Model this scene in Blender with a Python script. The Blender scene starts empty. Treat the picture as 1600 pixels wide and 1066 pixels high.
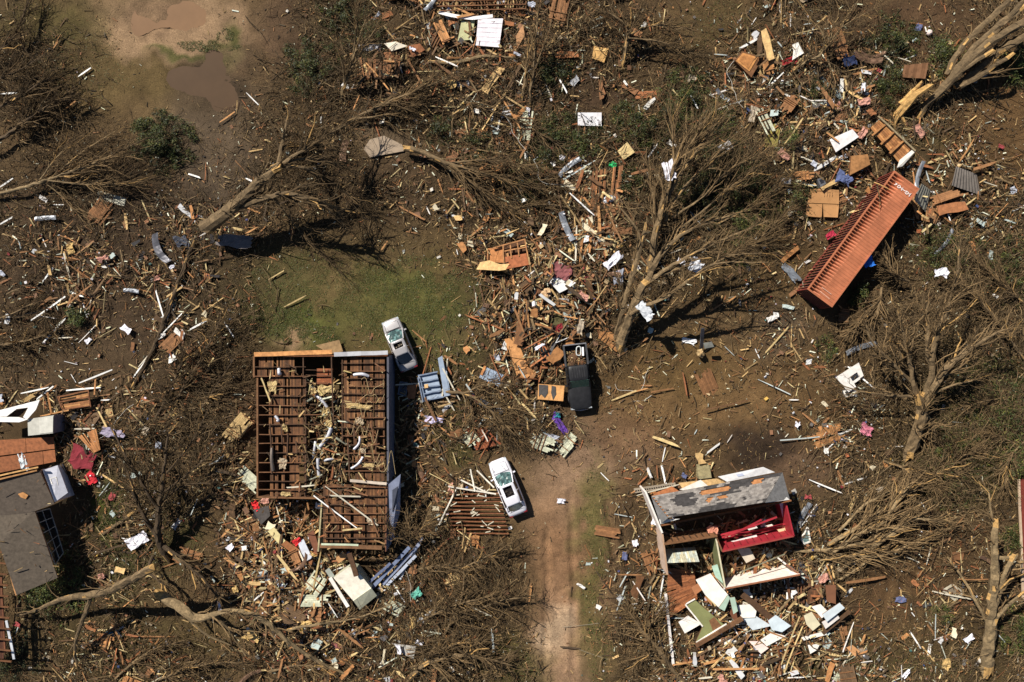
import bpy, math, random
import numpy as np
from mathutils import Vector, Matrix, Euler
rng = np.random.default_rng(7)
random.seed(7)
sc = bpy.context.scene
C = sc.collection

# ---------------------------------------------------------------- camera, sky, sun, exposure
CH = 58.0
FPX = 1600 * 24 / 36.0
cam_d = bpy.data.cameras.new('camera'); cam_d.lens = 24; cam_d.sensor_width = 36
cam_d.clip_start = 0.5; cam_d.clip_end = 2000
cam = bpy.data.objects.new('camera', cam_d); C.objects.link(cam)
cam.location = (0, 0, CH); cam.rotation_euler = (0, 0, 0)
sc.camera = cam
SUN_EL = math.radians(40.5)
SUN_DIR = Vector((0.70 * math.cos(SUN_EL), -0.714 * math.cos(SUN_EL), -math.sin(SUN_EL)))  # direction light travels
w = bpy.data.worlds.new('World'); sc.world = w; w.use_nodes = True
nt = w.node_tree; nt.nodes.clear()
sky = nt.nodes.new('ShaderNodeTexSky'); sky.sky_type = 'NISHITA'; sky.sun_disc = False
sky.sun_elevation = SUN_EL; sky.air_density = 0.7; sky.dust_density = 0.3
sky.sun_rotation = math.atan2(-SUN_DIR.x, -SUN_DIR.y)
bg = nt.nodes.new('ShaderNodeBackground'); bg.inputs[1].default_value = 0.05
wo = nt.nodes.new('ShaderNodeOutputWorld')
nt.links.new(sky.outputs[0], bg.inputs[0]); nt.links.new(bg.outputs[0], wo.inputs[0])
sun_d = bpy.data.lights.new('sun', 'SUN'); sun_d.energy = 5.0; sun_d.angle = math.radians(0.5); sun_d.color = (1, 0.94, 0.85)
sun = bpy.data.objects.new('sun', sun_d); C.objects.link(sun)
sun.rotation_euler = SUN_DIR.to_track_quat('-Z', 'Y').to_euler(); sun.location = (-20, 20, 40)
sc.view_settings.view_transform = 'Standard'; sc.view_settings.look = 'None'
sc.view_settings.exposure = 0.5; sc.view_settings.gamma = 1.0

# ---------------------------------------------------------------- helpers
def W(px, py, z=0.0):
    """photo pixel -> world point at height z"""
    k = (CH - z) / FPX
    return np.array([(px - 800) * k, -(py - 533) * k, z])

def hexc(r, g, b):
    f = lambda c: (c / 255 / 12.92) if c / 255 <= 0.04045 else ((c / 255 + 0.055) / 1.055) ** 2.4
    return (f(r), f(g), f(b))

def tag(o, label=None, cat=None, group=None, kind=None):
    if label: o['label'] = label
    if cat: o['category'] = cat
    if group: o['group'] = group
    if kind or (cat and o.parent is None): o['kind'] = kind or 'thing'
    return o

def empty(name, loc, rz=0.0):
    o = bpy.data.objects.new(name, None); C.objects.link(o)
    o.location = loc; o.rotation_euler = (0, 0, rz); o.empty_display_size = 0.2
    return o

MATS = {}
def mat(name, rough=0.85, metal=0.0, nscale=6.0, namt=0.35, stretch=(1, 1, 1), bump=0.0, spec=0.3, attr=True, col=None, fine=60.0, coat=0.0):
    if name in MATS: return MATS[name]
    m = bpy.data.materials.new(name); m.use_nodes = True
    t = m.node_tree; t.nodes.clear(); N = t.nodes.new; L = t.links.new
    out = N('ShaderNodeOutputMaterial'); b = N('ShaderNodeBsdfPrincipled')
    b.inputs['Roughness'].default_value = rough; b.inputs['Metallic'].default_value = metal
    b.inputs['Specular IOR Level'].default_value = spec
    if coat: b.inputs['Coat Weight'].default_value = coat; b.inputs['Coat Roughness'].default_value = 0.05
    L(b.outputs[0], out.inputs[0])
    tc = N('ShaderNodeTexCoord'); mp = N('ShaderNodeMapping'); mp.inputs['Scale'].default_value = stretch
    L(tc.outputs['Object'], mp.inputs[0])
    n1 = N('ShaderNodeTexNoise'); n1.inputs['Scale'].default_value = nscale; n1.inputs['Detail'].default_value = 6
    n1.inputs['Roughness'].default_value = 0.65
    L(mp.outputs[0], n1.inputs[0])
    mr = N('ShaderNodeMapRange'); mr.inputs['From Min'].default_value = 0.3; mr.inputs['From Max'].default_value = 0.7
    mr.inputs['To Min'].default_value = 1 - namt; mr.inputs['To Max'].default_value = 1 + namt * 0.6
    L(n1.outputs[0], mr.inputs[0])
    mx = N('ShaderNodeMix'); mx.data_type = 'RGBA'; mx.blend_type = 'MULTIPLY'; mx.inputs[0].default_value = 1.0
    if attr:
        a = N('ShaderNodeAttribute'); a.attribute_name = 'col'; L(a.outputs['Color'], mx.inputs[6])
    else:
        mx.inputs[6].default_value = (*col, 1)
    cb = N('ShaderNodeCombineColor'); L(mr.outputs[0], cb.inputs[0]); L(mr.outputs[0], cb.inputs[1]); L(mr.outputs[0], cb.inputs[2])
    L(cb.outputs[0], mx.inputs[7]); L(mx.outputs[2], b.inputs['Base Color'])
    if bump:
        bp = N('ShaderNodeBump'); bp.inputs['Strength'].default_value = bump; bp.inputs['Distance'].default_value = 0.03
        n2 = N('ShaderNodeTexNoise'); n2.inputs['Scale'].default_value = fine; n2.inputs['Detail'].default_value = 3
        L(tc.outputs['Object'], n2.inputs[0]); L(n2.outputs[0], bp.inputs['Height']); L(bp.outputs[0], b.inputs['Normal'])
    MATS[name] = m
    return m

M_WOOD = mat('weathered wood', 0.8, nscale=3.5, namt=0.4, stretch=(1, 1, 1))
M_PAINT = mat('painted board', 0.6, nscale=2.2, namt=0.22)
M_BARK = mat('bark', 0.9, nscale=5, namt=0.5, bump=0.6, fine=18)
M_LEAF = mat('foliage', 0.6, nscale=1.2, namt=0.3)
M_CLOTH = mat('cloth', 0.9, nscale=4, namt=0.2)
M_METAL = mat('sheet metal', 0.45, metal=0.35, nscale=2.5, namt=0.3)
M_PLASTER = mat('plaster', 0.8, nscale=1.3, namt=0.18)
M_SHINGLE = mat('asphalt shingle', 0.95, nscale=4, namt=0.35, bump=0.5, fine=30)
M_CAR = mat('car paint', 0.3, metal=0.15, nscale=1.6, namt=0.10, spec=0.5, coat=0.6)
M_GLASS = mat('dark glass', 0.06, nscale=9, namt=0.5, spec=0.8)
M_RUBBER = mat('rubber', 0.8, nscale=4, namt=0.2)
M_RUST = mat('container steel', 0.6, metal=0.1, nscale=.7, namt=0.36)
M_DULL = mat('dull black paint', 0.45, nscale=2.5, namt=0.35, spec=.3)

class MB:
    """collects geometry, then links it as ONE mesh object"""
    def __init__(s): s.v = []; s.f = []; s.n = 0
    def add(s, v, f, c):
        """v Nx3, f MxK ints, c (3) or Mx3"""
        v = np.asarray(v, float).reshape(-1, 3); f = np.asarray(f, int)
        c = np.asarray(c, float)
        if c.ndim == 1: c = np.tile(c, (len(f), 1))
        s.v.append(v); s.f.append((f + s.n, c)); s.n += len(v)
    def box(s, c, d, R=None, col=(.5, .5, .5)):
        boxes(s, np.array([c]), np.array([d]), np.array([R if R is not None else np.eye(3)]), np.array([col]))
    def beam(s, p, q, w_, h_, col, up=(0, 0, 1)):
        """bar from p to q, w_ wide, h_ tall"""
        p = np.asarray(p, float); q = np.asarray(q, float); d = q - p; L = np.linalg.norm(d); x = d / L
        y = np.cross(up, x); y /= np.linalg.norm(y) + 1e-9; z = np.cross(x, y)
        s.box((p + q) / 2, (L, w_, h_), np.stack([x, y, z], 1), col)
    def prism(s, top, th, col, side=None):
        """polygon top (Nx3), extruded th down"""
        t = np.asarray(top, float); n = len(t)
        ar = sum(t[i][0] * t[(i + 1) % n][1] - t[(i + 1) % n][0] * t[i][1] for i in range(n))
        if ar < 0: t = t[::-1]
        b = t - np.array([0, 0, th])
        v = np.vstack([t, b]); side = side if side is not None else col
        s.add(v, [list(range(n))], col)
        s.add(v, [list(range(2 * n - 1, n - 1, -1))], side)
        s.add(v, [[i, n + i, n + (i + 1) % n, (i + 1) % n] for i in range(n)], side)
    def tube(s, pts, rad, k, col, caps=True):
        tubes(s, np.array([pts], float), np.array([rad], float), k, np.array([col]), caps)
    def build(s, name, m, parent=None, smooth=False, local=False):
        V = np.vstack(s.v)
        o = None
        if parent is not None and not local:
            mw = Matrix.Identity(4); q = parent
            while q is not None: mw = Matrix.LocRotScale(q.location, q.rotation_euler, None) @ mw; q = q.parent
            mw = mw.inverted()
            A = np.array(mw); V = V @ A[:3, :3].T + A[:3, 3]
        org = None
        if parent is None:
            lo, hi = V.min(0), V.max(0); org = np.array([(lo[0] + hi[0]) / 2, (lo[1] + hi[1]) / 2, lo[2]])
            V = V - org
        me = bpy.data.meshes.new(name)
        me.vertices.add(len(V)); me.vertices.foreach_set('co', V.ravel())
        loops = np.concatenate([f.ravel() for f, c in s.f]); tot = np.concatenate([np.full(len(f), f.shape[1]) for f, c in s.f])
        st = np.concatenate([[0], np.cumsum(tot)[:-1]])
        me.loops.add(len(loops)); me.loops.foreach_set('vertex_index', loops.astype(np.int32))
        me.polygons.add(len(tot)); me.polygons.foreach_set('loop_start', st.astype(np.int32)); me.polygons.foreach_set('loop_total', tot.astype(np.int32))
        me.polygons.foreach_set('use_smooth', np.full(len(tot), bool(smooth)))
        cols = np.concatenate([c for f, c in s.f])
        if m.name != 'foliage':
            g = cols @ np.array([.3, .59, .11]); sat = {'weathered wood': .86, 'bark': .95}.get(m.name, .9)
            cols = g[:, None] + (cols - g[:, None]) * sat
            if m.name == 'weathered wood': cols = cols * [1.0, 1.05, .86]
            if m.name == 'bark': cols = cols * [.95, .97, .80]
        cols = np.hstack([np.clip(cols, 0, 1), np.ones((len(cols), 1))])
        a = me.attributes.new('col', 'FLOAT_COLOR', 'FACE'); a.data.foreach_set('color', cols.astype(np.float32).ravel())
        me.update(calc_edges=True)
        me.materials.append(m)
        o = bpy.data.objects.new(name, me); C.objects.link(o)
        if parent is not None: o.parent = parent
        if org is not None: o.location = org
        return o

BF = np.array([[0, 3, 2, 1], [4, 5, 6, 7], [0, 1, 5, 4], [1, 2, 6, 5], [2, 3, 7, 6], [3, 0, 4, 7]])
BV = np.array([[-1, -1, -1], [1, -1, -1], [1, 1, -1], [-1, 1, -1], [-1, -1, 1], [1, -1, 1], [1, 1, 1], [-1, 1, 1]]) / 2.0
def boxes(mb, cen, dim, R, col):
    n = len(cen)
    if n == 0: return
    v = BV[None] * dim[:, None, :]
    v = np.einsum('nij,nkj->nki', R, v) + cen[:, None, :]
    f = BF[None] + (np.arange(n) * 8)[:, None, None]
    mb.add(v.reshape(-1, 3), f.reshape(-1, 4), np.repeat(col, 6, 0))
def splinters(mb, cen, dim, R, col):
    """boxes with ragged, uneven ends"""
    n = len(cen)
    if n == 0: return
    v = np.tile(BV[None], (n, 1, 1))
    v[:, :, 0] *= 1 + rng.uniform(-0.34, 0.05, (n, 8)); v[:, :, 1] *= 1 + rng.uniform(-0.35, 0.1, (n, 8))
    tap = np.where(rng.random((n, 1)) < .45, rng.uniform(.1, .6, (n, 1)), 1.0); e_ = v[:, :, 0] > 0; v[:, :, 1] = np.where(e_, v[:, :, 1] * tap, v[:, :, 1])
    v = v * dim[:, None, :]
    v = np.einsum('nij,nkj->nki', R, v) + cen[:, None, :]
    f = BF[None] + (np.arange(n) * 8)[:, None, None]
    mb.add(v.reshape(-1, 3), f.reshape(-1, 4), np.repeat(col, 6, 0))
def rots(yaw, pitch, roll):
    cy, sy = np.cos(yaw), np.sin(yaw); cp, sp = np.cos(pitch), np.sin(pitch); cr, sr = np.cos(roll), np.sin(roll)
    R = np.zeros((len(yaw), 3, 3))
    R[:, 0, 0] = cy * cp; R[:, 0, 1] = cy * sp * sr - sy * cr; R[:, 0, 2] = cy * sp * cr + sy * sr
    R[:, 1, 0] = sy * cp; R[:, 1, 1] = sy * sp * sr + cy * cr; R[:, 1, 2] = sy * sp * cr - cy * sr
    R[:, 2, 0] = -sp; R[:, 2, 1] = cp * sr; R[:, 2, 2] = cp * cr
    return R
def quads(mb, cen, dx, dy, R, col):
    n = len(cen)
    if n == 0: return
    base = np.array([[-1, -1, 0], [1, -1, 0], [1, 1, 0], [-1, 1, 0]]) / 2.0
    v = base[None] * np.stack([dx, dy, dx * 0], 1)[:, None, :]
    v[:, :, :2] *= 1 + rng.uniform(-0.3, 0.3, (n, 4, 2))
    v = np.einsum('nij,nkj->nki', R, v) + cen[:, None, :]
    mb.add(v.reshape(-1, 3), np.arange(4 * n).reshape(n, 4), col)
def tubes(mb, P, Rd, k, col, caps=False):
    """P NxMx3, Rd NxM, col Nx3"""
    n, m, _ = P.shape
    if n == 0: return
    T = np.gradient(P, axis=1); T /= np.linalg.norm(T, axis=2, keepdims=True) + 1e-9
    ref = np.zeros_like(T); ref[..., 2] = 1
    par = np.abs(T[..., 2]) > 0.9; ref[par] = (1, 0, 0)
    A = np.cross(ref, T); A /= np.linalg.norm(A, axis=2, keepdims=True) + 1e-9
    B = np.cross(T, A)
    ang = np.arange(k) * 2 * math.pi / k
    V = P[:, :, None, :] + Rd[:, :, None, None] * (np.cos(ang)[None, None, :, None] * A[:, :, None, :] + np.sin(ang)[None, None, :, None] * B[:, :, None, :])
    i = np.arange(m - 1)[:, None]; j = np.arange(k)[None]
    a = i * k + j; b = i * k + (j + 1) % k
    f = np.stack([a, b, b + k, a + k], -1).reshape(-1, 4)
    F = f[None] + (np.arange(n) * m * k)[:, None, None]
    mb.add(V.reshape(-1, 3), F.reshape(-1, 4), np.repeat(col, len(f), 0))
    if caps:
        for q in range(n):
            o = q * m * k
            mb.f.append((np.array([[o + x for x in range(k - 1, -1, -1)]]) + mb.n - n * m * k, np.array([[.55, .36, .2]])))
            mb.f.append((np.array([[o + (m - 1) * k + x for x in range(k)]]) + mb.n - n * m * k, np.array([[.55, .36, .2]])))

# ---------------------------------------------------------------- density maps (50 px cells of the photograph)
def grid(s):
    return np.array([[int(ch) for ch in r] for r in s.split()], float)
WD = grid("""11000000 01223566 54432112 32211113
12100000 01234456 44431124 44321222
11000001 12255555 43332334 45533421
11000011 22244455 43124334 55433221
00000011 22212344 44342212 46543241
01100111 21222334 44652123 44434452
11112333 12123344 45762212 33323443
23232243 21001136 66752222 33102233
24444441 00000028 99862222 22102223
13322332 00000018 99942221 11121112
21111431 01110126 98422222 22211111
11112441 00002434 74222212 33211111
36524522 00003434 63221111 22311111
57644335 00004443 43112211 23321111
24533234 00004321 00123321 12331111
01333137 75223364 00033211 11332221
00344238 97224353 00024222 33332321
01332238 99644431 10135455 76311431
11333126 99765432 00125467 87212442
12342212 68754432 00123468 87222432
12444432 35554332 10113577 75332222
12444432 35554332 10113577 75332222""".replace(' ', '').replace('\n', ' '))
TW = grid("""32110001 24665444 67841123 55521254
65210001 24774434 76763224 77662253
77410001 46755556 75545534 67654442
77410104 56557776 66336654 46544422
45665333 67743466 76667876 44434332
46777433 67653567 76578887 55332343
45665544 56664356 66688888 54323445
44232356 44453246 55578876 43224566
23333553 11111114 44566654 32257777
44222346 31000013 33453322 22478887
63222476 31000113 34552211 22578887
41112586 20001234 35331111 34578877
11224787 30001367 45311111 14567777
13457886 20012378 76101111 13666776
12368874 10013233 31001111 13777766
11467753 11025332 00022101 24788765
12467753 21146543 10021112 57887544
24455543 22246787 20121113 57853344
35554444 43357887 30153112 44411355
35555555 44467887 30166222 23222355
34566666 55677766 40157533 43334566
34566666 55677766 40157533 43334566""".replace(' ', '').replace('\n', ' '))
LT = grid("""00000000 00012344 22210112 33211100
00100000 00112344 32221013 45432100
10100000 11112222 33221124 56652111
00000001 11122233 23111122 55421110
00000001 11111222 22321111 36433131
00000111 11111232 34531212 33323552
11112321 11100332 36631111 32212432
23222231 11001123 34632211 22112222
23422221 10000014 56642322 21122111
33321431 00000014 66522211 11111111
12212421 00010013 54211211 21111110
01112411 00001323 42111111 12311110
23312311 00003323 31111111 12331101
23422221 00003312 33111210 22441001
01332121 00003210 10012110 12211111
00342123 34223342 00021111 22211110
00132235 65223221 00132111 44211110
00231124 66443110 00233244 55211111
01221013 66554211 00133466 76211211
11111112 45443221 00123477 76312321
01111111 23443211 00113466 64443221
01111111 23443211 00113466 64443221""".replace(' ', '').replace('\n', ' '))
for _r in (16, 17, 18, 19, 20, 21): TW[_r, 6:9] *= .45; TW[_r, 3:6] *= .75; WD[_r, 6:7] *= .5
TW[12:15, 7] *= .6
def samp(G, px, py):
    x = np.clip(np.asarray(px, float) / 50 - 0.5, 0, 31 - 1e-6); y = np.clip(np.asarray(py, float) / 50 - 0.5, 0, 21 - 1e-6)
    i = x.astype(int); j = y.astype(int); u = x - i; v = y - j
    return (G[j, i] * (1 - u) * (1 - v) + G[j, np.minimum(i + 1, 31)] * u * (1 - v) + G[np.minimum(j + 1, 21), i] * (1 - u) * v + G[np.minimum(j + 1, 21), np.minimum(i + 1, 31)] * u * v)
def _lat(x, y, s, seed):
    """value noise 0..1"""
    x = np.asarray(x, float) / s; y = np.asarray(y, float) / s
    i = np.floor(x).astype(int); j = np.floor(y).astype(int); u = x - i; v = y - j
    u = u * u * (3 - 2 * u); v = v * v * (3 - 2 * v)
    def h(a, b):
        n = np.sin(a * 127.1 + b * 311.7 + seed * 74.7) * 43758.5453
        return n - np.floor(n)
    return (h(i, j) * (1 - u) + h(i + 1, j) * u) * (1 - v) + (h(i, j + 1) * (1 - u) + h(i + 1, j + 1) * u) * v
def vn(x, y, s, seed=0):
    return 0.55 * _lat(x, y, s, seed) + 0.28 * _lat(x, y, s / 2.1, seed + 1) + 0.17 * _lat(x, y, s / 4.3, seed + 2)

RUTS = [(856, 820, 852, 1080, 5, .10, 0), (893, 760, 900, 1080, 5, .10, 0), (948, 770, 985, 1070, 5, .14, 0), (972, 790, 992, 1000, 4, .12, 0), (1395, 880, 1372, 1010, 6, .13, 1), (1432, 870, 1428, 1020, 6, .13, 1), (1452, 930, 1440, 1060, 5, .10, 1), (1230, 690, 1150, 730, 5, .08, 0), (330, 380, 300, 470, 5, .06, 0)]
FLAT = [(625, 540, 60), (793, 760, 65), (902, 590, 60), (1345, 375, 105), (505, 650, 110), (505, 740, 110), (550, 800, 70), (1130, 820, 90), (1180, 880, 90), (1090, 930, 60), (50, 830, 70), (40, 690, 70), (325, 130, 75), (265, 30, 100)]
def gz(px, py):
    """height of the ground under a photo pixel"""
    px = np.asarray(px, float); py = np.asarray(py, float)
    h = 0.05 * (samp(WD, px, py) + 0.5 * samp(TW, px, py)) ** 1.0 * (0.5 + vn(px, py, 60, 3))
    h += (vn(px, py, 34, 5) - 0.5) * 0.22 + (vn(px, py, 9, 9) - 0.5) * 0.08
    k = np.ones_like(h)
    for x, y, r in FLAT:
        d = np.hypot(px - x, py - y) / r
        k = np.minimum(k, np.clip((d - 0.8) / 0.5, 0.0, 1))
    h = h * k
    for x0, y0, x1, y1, wd, am, lug in RUTS:
        t = np.clip((py - y0) / (y1 - y0), 0, 1); xc = x0 + (x1 - x0) * t + (vn(py, py * 0, 60, 13) - .5) * 10; on = np.clip((py - y0) / 20, 0, 1) * np.clip((y1 - py) / 20, 0, 1)
        g = np.exp(-((px - xc) / wd) ** 2) * on; h = h - am * g * ((.55 + .45 * np.sin(py * 1.15 + (px - xc) * .3)) if lug else 1) + .35 * am * np.exp(-((np.abs(px - xc) - wd * 1.8) / (wd * .6)) ** 2) * on
    return h
def G(px, py, dz=0.0):
    return W(px, py, float(gz(px, py)) + dz)
# ---------------------------------------------------------------- ground
BR = hexc(92, 75, 54); DK = hexc(66, 53, 43); LB = hexc(118, 92, 62); GR = hexc(76, 78, 42); OL = hexc(80, 74, 42)
SD = hexc(142, 118, 94); DR = hexc(126, 98, 74); RED = hexc(112, 82, 60); GY = hexc(88, 80, 74); PILE_SHADE = hexc(31, 24, 17)
GBLOBS = [  # px, py, rx, ry, colour, strength
    (180, 450, 260, 170, DK, .8), (60, 560, 160, 70, hexc(80, 66, 50), .6), (330, 250, 90, 120, GY, .45), (330, 90, 60, 60, DK, .5),
    (90, 40, 120, 40, OL, .7), (200, 120, 140, 60, hexc(92, 78, 50), .7), (460, 60, 80, 60, hexc(84, 66, 52), .8), (150, 330, 120, 60, DK, .6),
    (275, 35, 110, 50, SD, .95), (195, 60, 25, 25, SD, .9), (260, 75, 85, 22, SD, .9), (355, 40, 30, 50, SD, .6), (300, 85, 60, 9, GR, .9), (350, 60, 18, 18, GR, .9),
    (560, 470, 210, 100, GR, .62), (470, 508, 70, 30, hexc(72, 84, 36), .6), (640, 450, 90, 60, hexc(78, 80, 40), .5), (580, 410, 60, 25, hexc(98, 82, 56), .5), (500, 470, 30, 22, hexc(96, 82, 54), .5), (455, 528, 26, 18, SD, .9), (690, 540, 50, 60, GR, .6), (520, 430, 40, 60, hexc(100, 84, 58), .5), (700, 400, 60, 40, hexc(96, 78, 54), .7),
    (600, 380, 90, 30, BR, .5),
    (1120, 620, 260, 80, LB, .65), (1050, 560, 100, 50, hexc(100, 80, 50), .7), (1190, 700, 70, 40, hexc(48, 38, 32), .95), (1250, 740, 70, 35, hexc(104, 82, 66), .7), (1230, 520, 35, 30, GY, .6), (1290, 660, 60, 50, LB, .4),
    (910, 712, 105, 50, hexc(126, 104, 88), .85), (985, 690, 70, 40, hexc(116, 88, 64), .6), (885, 770, 66, 100, hexc(130, 106, 86), .85), (876, 900, 52, 120, hexc(128, 98, 74), .9), (880, 1010, 55, 90, hexc(148, 120, 98), .9), (870, 985, 28, 40, hexc(178, 156, 132), .6),
    (928, 850, 20, 130, hexc(96, 90, 54), .8), (935, 990, 28, 80, hexc(104, 92, 58), .7), (965, 830, 18, 110, hexc(100, 80, 58), .7), (982, 930, 14, 130, DK, .6), (960, 930, 18, 60, hexc(134, 108, 84), .6),
    (1400, 940, 90, 90, hexc(88, 66, 46), .85), (1460, 850, 90, 60, hexc(96, 72, 48), .6), (1500, 990, 120, 80, hexc(94, 78, 52), .6), (1400, 1030, 200, 40, hexc(92, 80, 50), .7),
    (1530, 640, 120, 120, hexc(74, 74, 38), .8), (1500, 740, 100, 50, OL, .7), (1560, 200, 90, 120, hexc(100, 76, 50), .8), (1420, 40, 120, 60, hexc(84, 64, 48), .8), (1130, 40, 80, 50, hexc(92, 76, 50), .7), (930, 150, 40, 30, hexc(78, 60, 48), .8),
    (175, 800, 22, 60, hexc(84, 98, 30), .9), (190, 880, 30, 60, GR, .7), (270, 840, 60, 60, hexc(80, 78, 42), .6), (370, 900, 70, 60, hexc(78, 62, 46), .7), (440, 1010, 60, 50, hexc(70, 56, 42), .8), (200, 1000, 160, 60, OL, .6),
    (720, 680, 30, 60, hexc(88, 86, 42), .8), (690, 760, 60, 60, hexc(110, 88, 64), .7), (800, 1040, 60, 40, hexc(82, 88, 40), .6), (780, 720, 60, 60, hexc(112, 92, 68), .6), (380, 640, 30, 60, hexc(110, 86, 68), .6), (740, 820, 60, 40, hexc(100, 80, 52), .5),
    (330, 130, 62, 50, hexc(58, 48, 40), .8), (262, 28, 62, 36, hexc(112, 90, 72), .6), (600, 225, 50, 22, hexc(120, 104, 86), .8), (600, 290, 120, 50, DK, .5), (1180, 420, 120, 50, hexc(90, 72, 44), .5), (1100, 280, 120, 130, hexc(56, 54, 30), .5), (850, 230, 120, 60, hexc(58, 54, 32), .5), (550, 60, 60, 50, hexc(56, 56, 32), .5), (1420, 210, 60, 40, hexc(82, 78, 44), .5),
]
def ground_color(px, py):
    wx = px + (vn(px, py, 40, 21) - .5) * 70; wy = py + (vn(px, py, 40, 27) - .5) * 70
    c = np.tile(np.array(BR), (len(px), 1))
    for x, y, rx, ry, col, s in GBLOBS:
        d = np.sqrt(((wx - x) / rx) ** 2 + ((wy - y) / ry) ** 2)
        a = (s * np.clip(1.5 - d, 0, 1) ** 1.3)[:, None]
        c = c * (1 - a) + np.array(col) * a
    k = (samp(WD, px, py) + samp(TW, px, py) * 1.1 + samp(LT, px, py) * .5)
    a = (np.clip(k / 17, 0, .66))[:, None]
    c = c * (1 - a) + np.array(PILE_SHADE) * a  # soil darkened where debris lies thick: shade between the pieces painted in
    far = np.clip((np.maximum(np.abs(px - 800) / 850, np.abs(py - 533) / 590) - 1.0) * 6, 0, 1)[:, None]
    c = c * (1 - far) + np.array(hexc(84, 72, 48)) * (.75 + .5 * vn(px, py, 160, 44))[:, None] * far
    n = vn(px, py, 22, 33)[:, None]
    return c * (0.66 + 0.66 * n) * [1.0, .97, .88]
def build_ground():
    def axis(lo, hi, step, far):
        a = np.arange(lo, hi + step, step); g = [60, 90, 140, 220, 340, 520, 800]
        return np.concatenate([[-x for x in g[::-1]], a, g]) if far else a
    xs = axis(-50, 50, 0.14, True); ys = axis(-34, 34, 0.14, True)
    ys[:7] = [-800, -520, -340, -220, -140, -90, -60 + 14]; ys[-7:] = [46, 90, 140, 220, 340, 520, 800]
    X, Y = np.meshgrid(xs, ys); X = X.ravel(); Y = Y.ravel()
    k = CH / FPX
    px = X / k + 800; py = 533 - Y / k
    Z = gz(px, py)
    # puddle basins and wheel ruts
    for (x, y, rx, ry) in PUDS:
        d = np.sqrt(((px - x) / rx) ** 2 + ((py - y) / ry) ** 2); Z -= (0.15 + (vn(px, py, 12, 71) - .5) * .16) * np.clip(1.35 - d, 0, .8)
    far = np.maximum(np.abs(X) / 50, np.abs(Y) / 34); Z *= np.clip(1.6 - far, 0, 1) ** .5
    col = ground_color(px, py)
    nx, ny = len(xs), len(ys)
    i = np.arange(nx - 1)[None]; j = np.arange(ny - 1)[:, None]
    a = (j * nx + i); F = np.stack([a, a + 1, a + nx + 1, a + nx], -1).reshape(-1, 4)
    me = bpy.data.meshes.new('ground')
    V = np.stack([X, Y, Z], 1)
    me.vertices.add(len(V)); me.vertices.foreach_set('co', V.ravel())
    me.loops.add(F.size); me.loops.foreach_set('vertex_index', F.ravel().astype(np.int32))
    me.polygons.add(len(F)); me.polygons.foreach_set('loop_start', (np.arange(len(F)) * 4).astype(np.int32)); me.polygons.foreach_set('loop_total', np.full(len(F), 4, np.int32))
    me.polygons.foreach_set('use_smooth', np.ones(len(F), bool))
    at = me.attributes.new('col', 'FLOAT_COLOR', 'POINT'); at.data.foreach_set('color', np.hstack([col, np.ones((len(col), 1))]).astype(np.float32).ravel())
    me.update(calc_edges=True)
    m = bpy.data.materials.new('soil'); m.use_nodes = True; t = m.node_tree; N = t.nodes.new; L = t.links.new
    b = t.nodes['Principled BSDF']; b.inputs['Roughness'].default_value = 0.95; b.inputs['Specular IOR Level'].default_value = 0.15
    at = N('ShaderNodeAttribute'); at.attribute_name = 'col'; tc = N('ShaderNodeTexCoord')
    prev = at.outputs['Color']
    for s, lo, hi, det in ((1.3, .8, 1.2, 8), (9, .62, 1.4, 6), (38, .55, 1.5, 3)):
        n = N('ShaderNodeTexNoise'); n.inputs['Scale'].default_value = s; n.inputs['Detail'].default_value = det; n.inputs['Roughness'].default_value = .7
        L(tc.outputs['Object'], n.inputs[0])
        r = N('ShaderNodeMapRange'); r.inputs['From Min'].default_value = .3; r.inputs['From Max'].default_value = .7; r.inputs['To Min'].default_value = lo; r.inputs['To Max'].default_value = hi
        L(n.outputs[0], r.inputs[0])
        vm = N('ShaderNodeVectorMath'); vm.operation = 'SCALE'; L(prev, vm.inputs[0]); L(r.outputs[0], vm.inputs['Scale']); prev = vm.outputs[0]
        last = n
    n = N('ShaderNodeTexNoise'); n.inputs['Scale'].default_value = 22; n.inputs['Detail'].default_value = 9; n.inputs['Roughness'].default_value = .8; L(tc.outputs['Object'], n.inputs[0])
    r = N('ShaderNodeMapRange'); r.inputs['From Min'].default_value = .56; r.inputs['From Max'].default_value = .68; r.inputs['To Min'].default_value = 0; r.inputs['To Max'].default_value = .5; L(n.outputs[0], r.inputs[0])
    mx = N('ShaderNodeMix'); mx.data_type = 'RGBA'; L(r.outputs[0], mx.inputs[0]); L(prev, mx.inputs[6]); mx.inputs[7].default_value = (*hexc(140, 116, 80), 1); L(mx.outputs[2], b.inputs['Base Color'])
    bp = N('ShaderNodeBump'); bp.inputs['Strength'].default_value = 0.9; bp.inputs['Distance'].default_value = 0.06
    n = N('ShaderNodeTexNoise'); n.inputs['Scale'].default_value = 14; n.inputs['Detail'].default_value = 8; n.inputs['Roughness'].default_value = .75
    L(tc.outputs['Object'], n.inputs[0]); L(n.outputs[0], bp.inputs['Height']); L(bp.outputs[0], b.inputs['Normal'])
    me.materials.append(m)
    o = bpy.data.objects.new('ground', me); C.objects.link(o); o['kind'] = 'structure'
PUDS = [(315, 128, 46, 24), (352, 158, 24, 22), (334, 98, 18, 24), (285, 120, 26, 16), (222, 35, 18, 28), (290, 25, 34, 24), (250, 40, 25, 8)]
build_ground()

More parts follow.
